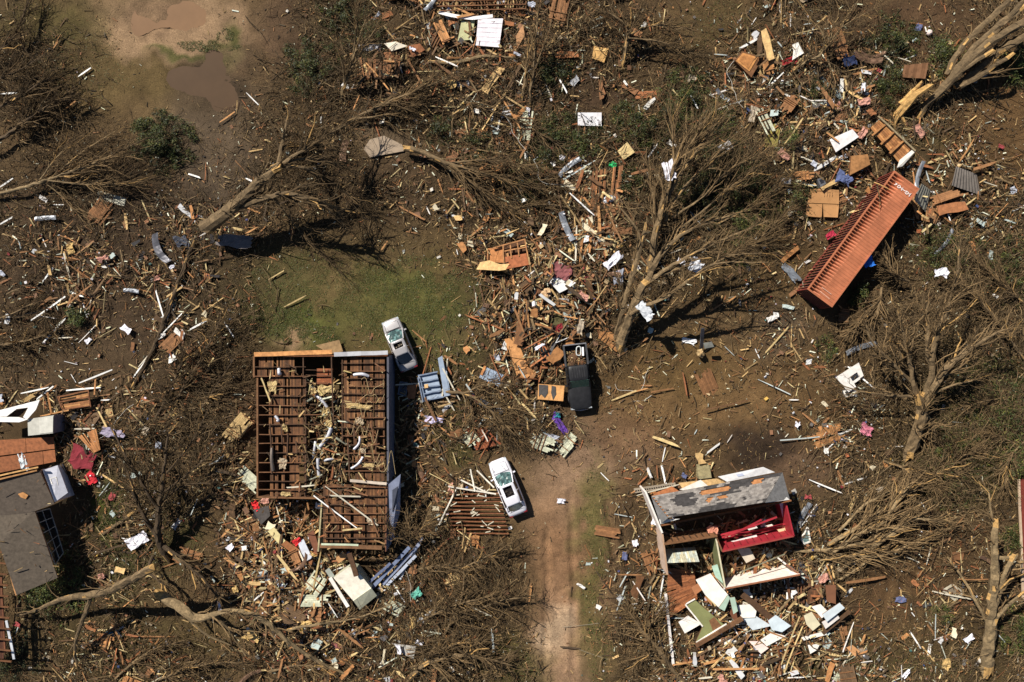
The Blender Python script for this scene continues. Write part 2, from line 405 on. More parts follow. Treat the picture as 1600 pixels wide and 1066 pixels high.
def blob(px, py, pts, z, name, m, jit=0.08, n=6):
    """closed outline (photo pixels) with wobbly edge -> flat polygon object"""
    P = np.array(pts, float); out = []; P = P.mean(0) + (P - P.mean(0)) * 1.3
    for i in range(len(P)):
        a, b = P[i], P[(i + 1) % len(P)]
        for k in range(n):
            q = a + (b - a) * k / n
            q = q + (np.array([vn(q[0], q[1], 9, 41), vn(q[0], q[1], 9, 47)]) - .5) * 9
            out.append(W(q[0], q[1], z))
    return out
def water_mat(name, col, rough):
    return mat(name, rough, nscale=0.5, namt=.12, attr=False, col=col, spec=.06, bump=0.04, fine=3)
def puddle(pts, col, z):
    mb = MB(); mb.prism(blob(0, 0, pts, z, '', None), .02, col)
    o = mb.build('puddle', water_mat('muddy water %d' % len(MATS), col, .5)); o['kind'] = 'structure'
puddle([(256, 124), (285, 104), (312, 94), (332, 76), (348, 80), (348, 118), (374, 142), (378, 162), (364, 176), (342, 174), (318, 160), (296, 150), (270, 142)], hexc(80, 61, 43), -0.065)
puddle([(196, 8), (214, 10), (224, 26), (250, 34), (252, 10), (270, 2), (300, 8), (318, 22), (304, 34), (282, 50), (262, 40), (240, 44), (228, 50), (214, 60), (204, 44), (198, 26)], hexc(124, 94, 66), -0.055)
# ---------------------------------------------------------------- trees
BK = np.array(hexc(122, 100, 78)); BKD = np.array(hexc(84, 67, 53)); BKL = np.array(hexc(134, 112, 88)); TWG = np.array(hexc(118, 96, 73)); RAW = np.array(hexc(206, 160, 104))
def smooth_line(pts, m):
    P = np.array(pts, float); d = np.concatenate([[0], np.cumsum(np.linalg.norm(np.diff(P[:, :3], axis=0), axis=1))]); t = np.linspace(0, d[-1], m)
    Q = np.zeros((m, P.shape[1]))
    ext = np.vstack([2 * P[0] - P[1], P, 2 * P[-1] - P[-2]])
    for k, tt in enumerate(t):
        i = min(np.searchsorted(d, tt, side='right') - 1, len(P) - 2); u = (tt - d[i]) / (d[i + 1] - d[i] + 1e-9)
        a, b, c, e = ext[i], ext[i + 1], ext[i + 2], ext[i + 3]
        Q[k] = 0.5 * (2 * b + (c - a) * u + (2 * a - 5 * b + 4 * c - e) * u * u + (3 * b - a - 3 * c + e) * u ** 3)
    return Q
def limb_mesh(pts, col, k=9, jag=True, rough=.10, first=True):
    """tapered limb with a lumpy surface and, if broken, a pale splintered end"""
    L = np.linalg.norm(np.diff(np.array(pts)[:, :3], axis=0), axis=1).sum(); m = max(5, int(L / .45))
    Q = smooth_line(pts, m); P = Q[:, :3].copy(); R = np.maximum(Q[:, 3], .012)
    P += rng.normal(0, .03, P.shape) * np.minimum(1, R[:, None] * 8)
    mb = MB(); T = np.gradient(P, axis=0); T /= np.linalg.norm(T, axis=1, keepdims=True) + 1e-9
    A = np.cross([0, 0, 1.0], T); A /= np.linalg.norm(A, axis=1, keepdims=True) + 1e-9; B = np.cross(T, A)
    ang = np.arange(k) * 2 * math.pi / k
    rr = R[:, None] * (1 + rng.normal(0, rough, (m, k)) + .12 * np.sin(ang * 3 + 1)[None])
    V = P[:, None] + rr[..., None] * (np.cos(ang)[None, :, None] * A[:, None] + np.sin(ang)[None, :, None] * B[:, None])
    if jag and R[-1] > .08: V[-1] += T[-1] * rng.uniform(-.2, .9, (k, 1)) * R[-1] * 2
    if jag and R[0] > .12 and first: V[0] -= T[0] * rng.uniform(-.1, .7, (k, 1)) * R[0] * 2
    i = np.arange(m - 1)[:, None]; j = np.arange(k)[None]
    a = i * k + j; b = i * k + (j + 1) % k
    F = np.stack([a, b, b + k, a + k], -1).reshape(-1, 4)
    c = np.repeat(np.tile(np.array(col), (m - 1, 1)) * rng.uniform(.8, 1.2, (m - 1, 1)), k, 0) * rng.uniform(.85, 1.15, ((m - 1) * k, 1))
    tear = rng.random((m - 1) * k) < .03; c[tear] = RAW * .8
    if jag and R[-1] > .08: c[-k:] = np.where(rng.random((k, 1)) < .6, RAW * .85, c[-k:])
    if jag and R[0] > .12 and first: c[:k] = np.where(rng.random((k, 1)) < .5, RAW * .7, c[:k])
    mb.add(V.reshape(-1, 3), F, c)
    mb.f.append((np.array([list(range(k - 1, -1, -1))]), np.array([RAW * .8]))); mb.f.append((np.array([[(m - 1) * k + x for x in range(k)]]), np.array([RAW * .8])))
    return mb, P, R
def spawn(P, R, n, Lr, spread, bias=(0, 0, 0), t0=.2, rf=.5, rmax=.06, m=5, curl=.25, zmin=.05, flat=.6):
    wts = np.linalg.norm(P[:, -1] - P[:, 0], axis=1) + .3; wts /= wts.sum()
    idx = rng.choice(len(P), n, p=wts); t = rng.uniform(t0, 1, n); M = P.shape[1]
    f = t * (M - 1); i = np.minimum(f.astype(int), M - 2); u = (f - i)[:, None]
    p = P[idx, i] * (1 - u) + P[idx, i + 1] * u; r = R[idx, i] * (1 - u[:, 0]) + R[idx, i + 1] * u[:, 0]
    tan = P[idx, i + 1] - P[idx, i]; tan /= np.linalg.norm(tan, axis=1, keepdims=True) + 1e-9
    q = rng.normal(0, 1, (n, 3)); q[:, 2] *= flat; q /= np.linalg.norm(q, axis=1, keepdims=True)
    d = tan + q * spread + np.array(bias); d /= np.linalg.norm(d, axis=1, keepdims=True)
    L = rng.uniform(Lr[0], Lr[1], n) * (1.15 - .5 * t)
    s = np.linspace(0, 1, m)[None, :, None]
    bend = rng.normal(0, curl, (n, 1, 3)); wob = rng.normal(0, .035, (n, m, 3)) * np.minimum(s * 3, 1)
    Q = p[:, None] + L[:, None, None] * (s * d[:, None] + s ** 2 * bend + wob)
    Q[..., 2] = np.maximum(Q[..., 2], zmin + rng.uniform(0, .1, (n, 1)))
    r0 = np.minimum(r * rf + .004, rmax * rng.uniform(.6, 1, n))
    RR = r0[:, None] * np.linspace(1, .35, m)[None]
    return Q, np.maximum(RR, .006)
def tree(name, label, limbs, n=(60, 250, 500), L=((1, 2.5), (.6, 1.5), (.3, .9)), spread=(.6, .7, .8), bias=(0, 0, 0), col=BK, twc=TWG, group=None, cat='tree', rm=(.095, .042, .02), t0=.2, jag=True, flat=.6, raw=False):
    conv = [[tuple(W(x, y, z)) + (r * .86,) for x, y, z, r in lb] for lb in limbs]; n = (int(n[0] * 1.25), int(n[1] * 1.0), int(n[2] * .7))
    root = empty(name, conv[0][0][:3]); root.location.z = 0
    tag(root, label, cat, group)
    PP, RR = [], []
    for i, lb in enumerate(conv):
        mb, P, R = limb_mesh(lb, col, k=10 if i == 0 else 8, jag=jag, first=i == 0)
        mb.build('trunk' if i == 0 else 'limb', M_BARK, root, smooth=False)
        Q = smooth_line(np.hstack([P, R[:, None]]), 7); PP.append(Q[:, :3]); RR.append(np.maximum(Q[:, 3], .01))
    P = np.array(PP); R = np.array(RR)
    if sum(n):
        mb = MB(); lev = [5, 4, 3]
        for k in range(3):
            if not n[k]: break
            Q, q = spawn(P, R, n[k], L[k], spread[k], bias if k == 0 else tuple(.5 * b for b in bias), t0=t0, rf=.55, rmax=rm[k], m=5 if k < 2 else 4, flat=flat)
            c = twc[None] * rng.uniform(.35, 1.5, (n[k], 1)) * [1.04, 1, .94]
            if k == 0: c[rng.random(n[k]) < .04] = RAW * .8
            tubes(mb, Q, q, lev[k] if k < 2 else 3, c)
            P, R = Q, q
        mb.build('twigs', M_BARK, root)
    return root
D = 'trees felled by the storm'
tree('broken_tree', 'large multi-stemmed tree leaning away from the black pickup truck, its splintered base beside it',
  [[(968, 543, .3, .5), (980, 508, 1.6, .42), (1000, 458, 3.2, .38), (1012, 438, 3.8, .32)],
   [(1010, 440, 3.6, .3), (1030, 402, 4.5, .22), (1065, 367, 5, .15), (1110, 347, 5.5, .09), (1160, 330, 5.8, .04)],
   [(1012, 442, 3.6, .2), (1050, 415, 4.5, .15), (1090, 393, 5, .11), (1140, 370, 5.2, .07), (1200, 345, 5.4, .03)],
   [(986, 490, 2.6, .14), (1010, 478, 3.4, .16), (1045, 462, 4.2, .14), (1080, 435, 5.2, .11), (1120, 412, 5.8, .07), (1200, 410, 6, .03)],
   [(1014, 436, 3.7, .18), (1045, 425, 4.2, .13), (1080, 408, 4.6, .09), (1130, 400, 5, .05), (1190, 395, 5.2, .03)],
   [(962, 530, .3, .3), (975, 482, 2, .3), (990, 425, 3.4, .24), (1003, 378, 4.4, .18), (1010, 350, 4.8, .1)],
   [(1003, 378, 4.2, .12), (990, 350, 4.6, .09), (965, 320, 4.8, .05), (955, 300, 4.9, .03)]],
  n=(75, 260, 380), L=((1.2, 3), (.7, 1.7), (.3, .9)), spread=(.45, .5, .6), group=D)
tree('broken_tree', 'tall tree with a fan of bare straight branches above the splintered leaning tree',
  [[(1015, 425, .8, .34), (1022, 380, 1.8, .3), (1032, 330, 2.8, .24), (1045, 290, 3.4, .18), (1060, 240, 4, .1)],
   [(1040, 345, 2.2, .2), (1048, 300, 3, .16), (1065, 250, 3.6, .1), (1100, 190, 4.2, .05)],
   [(1048, 300, 3, .14), (1075, 255, 3.5, .1), (1110, 205, 4, .06), (1140, 170, 4.2, .03)],
   [(1048, 320, 2.4, .12), (1085, 275, 3, .09), (1130, 235, 3.4, .05), (1170, 210, 3.6, .03)],
   [(1050, 340, 2, .1), (1095, 310, 2.6, .08), (1140, 265, 3, .05), (1190, 240, 3, .03)],
   [(1045, 290, 3.2, .12), (1052, 240, 3.6, .08), (1050, 190, 4, .04)],
   [(1022, 380, 1.2, .16), (1024, 330, 1.8, .13), (1018, 290, 2, .09)],
   [(1060, 360, 1.4, .1), (1110, 320, 2, .08), (1170, 270, 2.4, .05), (1215, 240, 2.4, .03)]],
  n=(190, 560, 460), L=((2, 4.5), (1, 2.4), (.4, 1)), spread=(.22, .3, .4), bias=(.12, .1, 0), group=D, t0=.25)
tree('broken_tree', 'broad bare tree standing right of the shipping container, limbs spread like a hand',
  [[(1420, 712, .3, .5), (1430, 680, 1, .5), (1440, 645, 1.8, .46), (1437, 622, 2.4, .42)],
   [(1440, 640, 1.8, .36), (1460, 600, 2.8, .34), (1490, 565, 3.4, .26), (1530, 535, 4, .18), (1570, 515, 4.2, .08)],
   [(1440, 628, 2, .3), (1455, 585, 3, .26), (1458, 550, 3.6, .22), (1468, 510, 4.4, .18), (1482, 480, 5, .14), (1495, 430, 5.6, .09), (1502, 370, 6, .04)],
   [(1455, 575, 2.8, .2), (1448, 545, 3.4, .16), (1450, 500, 4, .12), (1448, 470, 4.4, .09)],
   [(1432, 625, 2, .22), (1425, 590, 2.8, .18), (1418, 550, 3.4, .14), (1408, 510, 4, .09), (1400, 480, 4.4, .05)],
   [(1425, 598, 2.2, .2), (1405, 580, 2.8, .17), (1382, 555, 3.4, .13), (1360, 530, 4, .08), (1352, 500, 4.4, .04)],
   [(1410, 560, 2.6, .14), (1398, 530, 3.2, .12), (1385, 510, 3.8, .08)],
   [(1432, 620, 2, .14), (1390, 618, 2.6, .1), (1340, 610, 3, .07), (1290, 592, 3, .04)],
   [(1450, 618, 2.2, .12), (1480, 605, 2.8, .09), (1520, 595, 3, .05)],
   [(1470, 590, 2.6, .12), (1500, 575, 3.4, .1), (1515, 560, 3.6, .06)],
   [(1442, 640, 1.8, .12), (1458, 665, 1.2, .1), (1462, 700, .6, .05)]],
  n=(170, 620, 900), L=((1.4, 3.4), (.7, 1.8), (.4, 1)), spread=(.55, .6, .8), group=D)
tree('broken_tree', 'forked tree snapped off at its left end, lying beside the grey crumpled sheet',
  [[(325, 354, 2.0, .7), (345, 340, 2.7, .62), (380, 310, 3.4, .52), (410, 282, 4.0, .45), (434, 262, 4.4, .38)],
   [(365, 325, 2.9, .34), (395, 316, 3.4, .3), (425, 307, 4.0, .27), (452, 303, 4.4, .23), (490, 312, 4.4, .17), (540, 330, 2.2, .06)],
   [(434, 262, 4.3, .22), (439, 235, 4.4, .17), (446, 200, 2.8, .1), (450, 180, 2.6, .05)],
   [(434, 262, 4.3, .2), (465, 240, 4.4, .15), (505, 215, 3.8, .1), (560, 185, 2.2, .04)],
   [(436, 262, 4.3, .18), (475, 262, 4, .13), (520, 285, 2.2, .07), (560, 320, 1.6, .03)],
   [(440, 255, 4.2, .15), (490, 248, 3.8, .1), (545, 262, 2, .05)],
   [(405, 284, 2.4, .09), (415, 262, 2.7, .09), (425, 245, 2.8, .08)],
   [(430, 312, 3.8, .09), (455, 345, 1.6, .06), (490, 385, 1, .04), (535, 428, .5, .02)]],
  n=(190, 560, 700), L=((1.2, 3.4), (.7, 1.8), (.3, .9)), spread=(.6, .65, .8), bias=(.15, 0, 0), group=D, col=BK * .8, twc=TWG * .6)
tree('broken_tree', 'slender pale tree fallen from the left edge, brush sweeping toward green foliage',
  [[(-10, 305, .6, .16), (50, 290, .9, .15), (85, 277, 1.2, .13), (130, 262, 1.6, .1), (180, 240, 1.8, .06), (230, 215, 1.9, .03)],
   [(75, 282, 1.1, .09), (120, 287, 1.3, .07), (170, 288, 1.4, .05), (220, 280, 1.4, .02)],
   [(60, 285, 1, .07), (85, 250, 1.6, .05), (120, 215, 2, .03)], [(70, 285, .9, .06), (100, 310, .6, .05), (130, 345, .4, .03)],
   [(85, 277, 1.1, .08), (125, 240, 1.7, .05), (180, 205, 2.1, .02)]],
  n=(150, 420, 320), L=((1.5, 4), (.8, 2), (.4, 1)), spread=(.32, .35, .5), bias=(.2, .06, 0), group=D, col=BKL, twc=TWG * 1.05)
tree('uprooted_tree', 'dark brush of branches filling the upper left corner above the slender pale tree',
  [[(-20, 230, .8, .2), (20, 205, 1, .17), (60, 175, 1.3, .12), (105, 150, 1.3, .06)],
   [(-20, 180, 1.2, .12), (30, 150, 1.6, .1), (80, 120, 1.6, .05)], [(-20, 130, 1, .1), (30, 110, 1.4, .08), (70, 85, 1.4, .04)],
   [(-20, 90, .8, .1), (20, 60, 1, .07), (45, 0, 1, .04)]],
  n=(140, 420, 420), L=((1.2, 3), (.7, 1.7), (.3, 1)), spread=(.5, .6, .8), bias=(.1, .05, 0), group=D, col=BKD, twc=TWG * .72)
tree('broken_tree', 'snapped curved trunk resting against the vine clump at the lower left',
  [[(236, 888, 5.6, .36), (205, 905, 5, .36), (175, 920, 4.2, .35), (140, 930, 3.4, .33), (100, 935, 2.8, .24), (60, 952, 2, .14), (26, 962, 1.2, .07)],
   [(142, 935, 3.3, .2), (132, 962, 2.6, .18), (120, 995, 1.8, .15), (118, 1025, 1, .12), (122, 1045, .6, .07)],
   [(120, 1000, .9, .08), (108, 1020, .7, .06)]], n=(14, 30, 40), col=BK * .85, group=D, spread=(.7, .8, .8))
tree('broken_tree', 'long crooked limb curving across the bottom left toward the rubble of the brown house',
  [[(248, 928, 2.2, .42), (275, 945, 2.6, .42), (300, 962, 2.9, .38), (318, 966, 3.1, .28), (345, 957, 3.3, .25), (385, 957, 3.3, .23), (420, 975, 3, .22), (455, 1005, 2.4, .2), (500, 1035, 1.6, .15), (545, 1055, .9, .08)],
   [(330, 962, 3, .15), (355, 980, 2.6, .13), (368, 1000, 1.7, .09), (384, 1025, 1.5, .06)],
   [(290, 960, 1.4, .12), (320, 990, 1, .1), (360, 1008, .6, .06)],
   [(448, 984, 2, .12), (500, 975, 2, .1), (560, 965, 1.6, .07), (620, 940, 1.4, .04)]],
  n=(40, 80, 100), group=D, col=BKL * .95)
tree('broken_tree', 'thick dark tree with black shadows between the brown house and the lower left rubble',
  [[(262, 872, .4, .34), (248, 845, 1.2, .32), (247, 810, 2.2, .28), (252, 770, 3, .22), (258, 720, 3.6, .15), (264, 670, 4, .07)],
   [(248, 840, 1.2, .22), (230, 815, 2, .2), (212, 780, 2.8, .15), (200, 740, 3.4, .09), (180, 700, 3.6, .05)], [(250, 800, 2.2, .18), (225, 760, 3, .15), (190, 700, 3.6, .1), (168, 655, 3.8, .05)], [(252, 850, 1, .2), (280, 872, 1.4, .18), (318, 905, 1.6, .12), (345, 940, 1.4, .06)], [(240, 868, .6, .16), (232, 890, 1.2, .14), (262, 920, 1.4, .1)],
   [(255, 770, 2, .1), (300, 735, 2.6, .08), (350, 690, 3, .04)], [(260, 740, 2.2, .1), (300, 690, 2.8, .07), (330, 630, 3.2, .04)],
   [(256, 850, .8, .12), (290, 880, .8, .1), (320, 905, .5, .05)], [(248, 790, 1.6, .1), (285, 760, 2.2, .06), (330, 755, 2.4, .03)]],
  n=(130, 330, 300), L=((1, 2.6), (.6, 1.6), (.3, .9)), spread=(.7, .8, .9), col=BKD * .8, twc=TWG * .6, group=D)
tree('uprooted_tree', 'thicket of thin twisted branches left of the brown board house',
  [[(270, 640, .5, .16), (290, 600, .9, .12), (320, 550, 1.3, .08), (345, 500, 1.4, .04)], [(240, 660, .6, .12), (270, 600, 1.1, .08), (300, 530, 1.4, .04)],
   [(300, 660, .5, .12), (340, 600, 1, .08), (380, 540, 1.2, .03)], [(330, 690, .5, .1), (300, 650, .9, .07), (250, 620, 1.1, .03)], [(220, 690, .5, .1), (280, 670, .8, .07), (350, 665, 1, .04)]],
  n=(200, 560, 500), L=((.9, 2.4), (.5, 1.4), (.3, .8)), spread=(.7, .85, .95), col=BKD * .85, twc=TWG * .6, group=D)
tree('snapped_tree', 'massive twisted trunk with splintered orange wood at the top right corner',
  [[(1436, 182, .4, .2), (1452, 160, .8, .3), (1472, 140, 1.2, .4), (1492, 118, 1.6, .42), (1525, 85, 2.2, .4), (1565, 55, 2.6, .38), (1625, 22, 3, .36)],
   [(1480, 132, 1.2, .3), (1512, 88, 1.8, .34), (1545, 55, 2.4, .3), (1600, 8, 3, .28)], [(1492, 136, 1, .32), (1530, 106, 1.6, .34), (1565, 78, 2.2, .34), (1625, 46, 2.8, .34)],
   [(1478, 118, 1, .26), (1505, 72, 1.6, .28), (1540, 36, 2.2, .26), (1585, -6, 2.8, .24)], [(1500, 136, 1.2, .26), (1535, 116, 1.8, .24), (1560, 99, 2.4, .2), (1582, 86, 2.6, .17)],
   [(1535, 113, 1.6, .1), (1550, 114, 1.6, .08), (1568, 108, 1.6, .05)], [(1545, 60, 2.4, .2), (1575, 28, 2.8, .22), (1610, -10, 3.2, .2)], [(1500, 112, 1.8, .2), (1520, 98, 2.2, .24), (1550, 80, 2.6, .2)]],
  n=(20, 40, 40), col=BK * .75, group=D)
tree('shattered_stump', 'splintered tan stump torn open below the massive twisted trunk',
  [[(1405, 178, .3, .4), (1415, 165, .8, .42), (1432, 148, 1.4, .34), (1452, 134, 1.8, .22)], [(1408, 165, .6, .3), (1425, 145, 1.2, .2), (1440, 128, 1.6, .1)], [(1402, 180, .4, .2), (1398, 195, .3, .12), (1402, 208, .1, .05)], [(1410, 182, .4, .18), (1416, 200, .2, .1), (1414, 215, .1, .05)]],
  n=(0, 0, 0), col=RAW * .75, group=D, cat='tree stump')
tree('broken_tree', 'thick pale trunk with broken stubs at the lower right, left of the red roof edge',
  [[(1540, 1045, .4, .55), (1545, 1000, 1.2, .5), (1548, 960, 2, .46), (1553, 915, 2.8, .38), (1554, 875, 3.4, .32), (1553, 835, 4, .28), (1557, 815, 4.2, .2)],
   [(1550, 955, 2, .22), (1562, 925, 2.6, .2), (1570, 895, 3.2, .2), (1584, 868, 3.6, .22)], [(1552, 970, 1.8, .16), (1575, 945, 2.4, .14), (1600, 925, 3, .1)],
   [(1554, 870, 3.2, .16), (1570, 872, 3.3, .15), (1582, 868, 3.4, .1)], [(1556, 835, 3.6, .12), (1548, 800, 3.8, .09), (1545, 770, 3.8, .05)], [(1560, 905, 2.6, .14), (1590, 880, 3, .12), (1615, 875, 3.2, .1)],
   [(1548, 985, 1.2, .14), (1530, 950, 1.4, .14), (1505, 905, 1, .1), (1480, 870, .6, .06)]],
  n=(40, 90, 120), col=BKL, twc=TWG * 1.1, group=D)
tree('felled_tree', 'brown trunk lying in twiggy brush below the left corner of the red room house',
  [[(1075, 1075, .4, .22), (1050, 1045, .6, .22), (1025, 1010, .8, .2), (1000, 980, .9, .15), (982, 955, .8, .08)], [(1030, 1015, .7, .1), (1010, 1025, .8, .07), (985, 1040, .7, .04)], [(1010, 990, .8, .1), (1020, 970, 1, .07), (1040, 955, 1, .03)]],
  n=(120, 340, 350), L=((1, 2.6), (.5, 1.4), (.3, .8)), spread=(.6, .7, .8), col=BK * .8, twc=TWG * .9, group=D, bias=(-.1, .1, 0))
tree('bare_tree', 'small upright bare tree between the green bushes at the top, dark base at its foot',
  [[(533, 158, .3, .16), (538, 135, 1, .15), (548, 110, 2, .12), (558, 70, 3, .08), (572, 30, 4, .04)], [(538, 135, 1, .08), (537, 110, 2, .07), (530, 85, 2.8, .04)], [(548, 110, 2, .08), (565, 80, 3, .05), (590, 40, 4, .03)], [(550, 100, 2.2, .08), (556, 55, 3.4, .05), (560, 10, 4.4, .03)], [(556, 80, 2.8, .06), (580, 55, 3.6, .04), (615, 30, 4.2, .02)]],
  n=(70, 200, 200), L=((1, 2.4), (.6, 1.4), (.3, .8)), spread=(.35, .5, .6), col=BKL * .9, twc=TWG * 1.05, group=D, bias=(0, .2, 0))
tree('bare_tree', 'tall thin leafless trees rising beside the white panel at the top centre',
  [[(828, 170, .4, .14), (832, 120, 1.5, .12), (838, 60, 2.6, .08), (842, 10, 3.4, .04)], [(815, 168, .4, .12), (822, 110, 1.4, .1), (835, 50, 2.2, .06)], [(838, 100, 1.8, .07), (855, 60, 2.6, .05), (862, 30, 3, .03)]],
  n=(60, 170, 200), L=((.8, 2), (.5, 1.2), (.3, .8)), spread=(.4, .5, .7), group=D, bias=(0, .15, 0))
tree('broken_tree', 'leaning grey trunk right of the tan wooden box at the top centre',
  [[(972, 105, .4, .2), (978, 75, 1.2, .17), (984, 45, 1.8, .13), (1000, 20, 2.2, .08)], [(982, 55, 1.6, .1), (1020, 40, 1.8, .07), (1080, 45, 1.8, .03)], [(984, 45, 1.7, .1), (960, 25, 2, .07), (920, 10, 2, .03)], [(980, 60, 1.6, .09), (1030, 65, 1.6, .06), (1100, 90, 1.4, .02)]],
  n=(110, 340, 380), L=((1, 2.4), (.6, 1.5), (.3, .9)), spread=(.6, .7, .8), twc=TWG * .75, group=D)
tree('uprooted_tree', 'fallen tree with long brush sweeping right from the tan slab near the centre top',
  [[(634, 232, .9, .28), (660, 238, 1.2, .25), (690, 252, 1.5, .2), (730, 265, 1.7, .14), (790, 280, 1.6, .07), (860, 300, 1.2, .03)], [(690, 252, 1.5, .14), (725, 280, 1.3, .1), (770, 320, .9, .05)], [(705, 256, 1.5, .12), (760, 250, 1.7, .08), (830, 260, 1.6, .04)], [(680, 248, 1.4, .12), (740, 290, 1.3, .08), (800, 330, 1, .03)]],
  n=(150, 430, 480), L=((1.4, 3.4), (.7, 1.8), (.3, .9)), spread=(.35, .45, .6), bias=(.15, -.05, 0), col=BK * .8, twc=TWG * .85, group=D)
tree('broken_tree', 'brushy treetop lying left of the white ruled panel, trunk pointing to the upper right',
  [[(545, 190, .6, .14), (580, 172, 1, .13), (630, 150, 1.3, .1), (680, 130, 1.4, .06), (730, 110, 1.2, .03)], [(560, 185, .7, .1), (600, 180, 1, .08), (660, 160, 1.1, .05)], [(540, 195, .6, .1), (480, 220, .9, .07), (430, 235, 1, .04)]],
  n=(140, 400, 460), L=((1.2, 3), (.6, 1.6), (.3, .9)), spread=(.45, .6, .7), twc=TWG * .85, group=D)
tree('broken_tree', 'slanting branches in dark brush left of the large fan of bare branches',
  [[(805, 180, .4, .12), (830, 200, .8, .11), (870, 225, 1, .08), (885, 235, 1, .05)], [(760, 270, .5, .1), (830, 280, .8, .08), (900, 300, .9, .04)], [(700, 150, .5, .12), (760, 170, .9, .1), (820, 195, 1, .06)], [(780, 330, .5, .08), (850, 320, .8, .06), (930, 330, .8, .03)]],
  n=(150, 420, 460), L=((1, 2.6), (.6, 1.5), (.3, .9)), spread=(.6, .7, .8), twc=TWG * .75, group=D, col=BK * .8)
tree('broken_tree', 'twisting bare limbs arching over the red cloth at the upper right',
  [[(1240, 110, .6, .14), (1258, 98, 1, .14), (1280, 88, 1.4, .13), (1295, 70, 1.7, .09), (1300, 50, 1.8, .05)], [(1285, 85, 1.3, .1), (1288, 60, 1.8, .07), (1270, 35, 2, .04), (1230, 28, 2, .03)], [(1292, 90, 1.2, .1), (1300, 120, 1, .06), (1285, 155, .6, .03)], [(1290, 75, 1.5, .08), (1320, 40, 1.8, .05), (1370, 12, 1.8, .03)]],
  n=(90, 260, 280), L=((1, 2.4), (.5, 1.4), (.3, .8)), spread=(.8, .8, .9), twc=TWG * .85, group=D, col=BKL * .9)
tree('felled_tree', 'bundle of long split limbs heaped right of the red room house',
  [[(1295, 850, .5, .2), (1330, 830, .9, .2), (1370, 805, 1.3, .16), (1410, 775, 1.5, .1), (1450, 760, 1.4, .05)],
   [(1300, 880, .5, .16), (1350, 862, 1, .2), (1390, 835, 1.5, .22), (1425, 812, 1.8, .16), (1470, 815, 1.6, .06)],
   [(1240, 862, .6, .12), (1300, 858, .9, .13), (1350, 848, 1.2, .1), (1400, 830, 1.3, .05)],
   [(1360, 850, 1, .14), (1385, 810, 1.5, .14), (1400, 785, 1.7, .15), (1412, 765, 1.8, .1)],
   [(1375, 830, 1.2, .12), (1395, 795, 1.7, .13), (1425, 755, 1.9, .08)], [(1300, 900, .4, .1), (1340, 875, .8, .12), (1400, 860, 1.1, .08), (1480, 828, 1.2, .04)],
   [(1310, 830, .6, .12), (1350, 790, 1, .1), (1400, 762, 1.2, .05)], [(1345, 880, .6, .1), (1370, 840, 1.1, .1), (1385, 815, 1.3, .06)],
   [(1290, 915, .4, .08), (1330, 895, .7, .09), (1390, 850, 1, .06)], [(1300, 865, 1, .1), (1350, 830, 1.4, .1), (1420, 800, 1.7, .07)], [(1260, 880, .5, .08), (1320, 870, 1, .09), (1380, 870, 1.2, .05)]],
  n=(260, 520, 420), L=((1.4, 3.6), (.7, 2), (.3, .9)), spread=(.35, .5, .7), col=BKL * 1.15, twc=TWG * 1.1, group=D, rm=(.11, .045, .02))
tree('uprooted_tree', 'large tangle of dead brush and crooked limbs filling the bottom centre',
  [[(630, 1075, .5, .22), (655, 1045, .9, .22), (685, 1030, 1.2, .2), (720, 1024, 1.4, .17), (760, 1030, 1.3, .1), (800, 1040, 1, .05)],
   [(650, 1050, .9, .12), (700, 1010, 1.2, .1), (750, 1005, 1.2, .06)], [(700, 900, .6, .1), (740, 880, 1.2, .08), (800, 850, 1.5, .04)], [(640, 980, .5, .1), (700, 950, 1.1, .09), (770, 930, 1.3, .05)],
   [(620, 900, .5, .1), (680, 885, 1, .08), (740, 900, 1.2, .04)], [(730, 960, .5, .1), (780, 940, 1.1, .08), (835, 930, 1.2, .04)], [(690, 1000, .5, .1), (720, 940, 1.2, .08), (725, 890, 1.4, .04)]],
  n=(330, 850, 800), L=((1, 2.6), (.6, 1.5), (.3, .9)), spread=(.9, .9, 1), col=BK * .85, twc=TWG * .8, group=D)
tree('broken_tree', 'fine-twigged bare tree leaning against the right wall of the brown board house',
  [[(645, 872, .8, .1), (642, 845, 1.6, .09), (640, 825, 2.4, .06), (632, 800, 3, .03)], [(642, 850, 1.4, .06), (660, 825, 2.2, .04), (672, 795, 2.6, .02)], [(642, 850, 1.6, .06), (620, 835, 2.2, .04), (600, 815, 2.8, .02)]],
  n=(80, 260, 320), L=((.8, 1.8), (.5, 1.1), (.3, .7)), spread=(.8, .8, .9), twc=TWG * 1.05, group=D)
tree('broken_tree', 'branchy treetop lying between the pale blue panels and the reddish board panel',
  [[(690, 612, .5, .14), (725, 615, .9, .13), (755, 632, 1.1, .1), (785, 660, 1, .07), (815, 690, .6, .04)], [(725, 615, .9, .08), (760, 600, 1.2, .06), (800, 605, 1.1, .03)], [(735, 625, .9, .09), (738, 655, .8, .07), (742, 680, .5, .04)], [(760, 635, 1, .07), (800, 640, 1, .05), (835, 650, .8, .02)], [(745, 650, .6, .08), (770, 655, .8, .06), (800, 645, .8, .03)]],
  n=(170, 480, 520), L=((.8, 2.2), (.5, 1.4), (.3, .8)), spread=(.8, .85, .9), twc=TWG * .8, col=BK * .9, group=D)
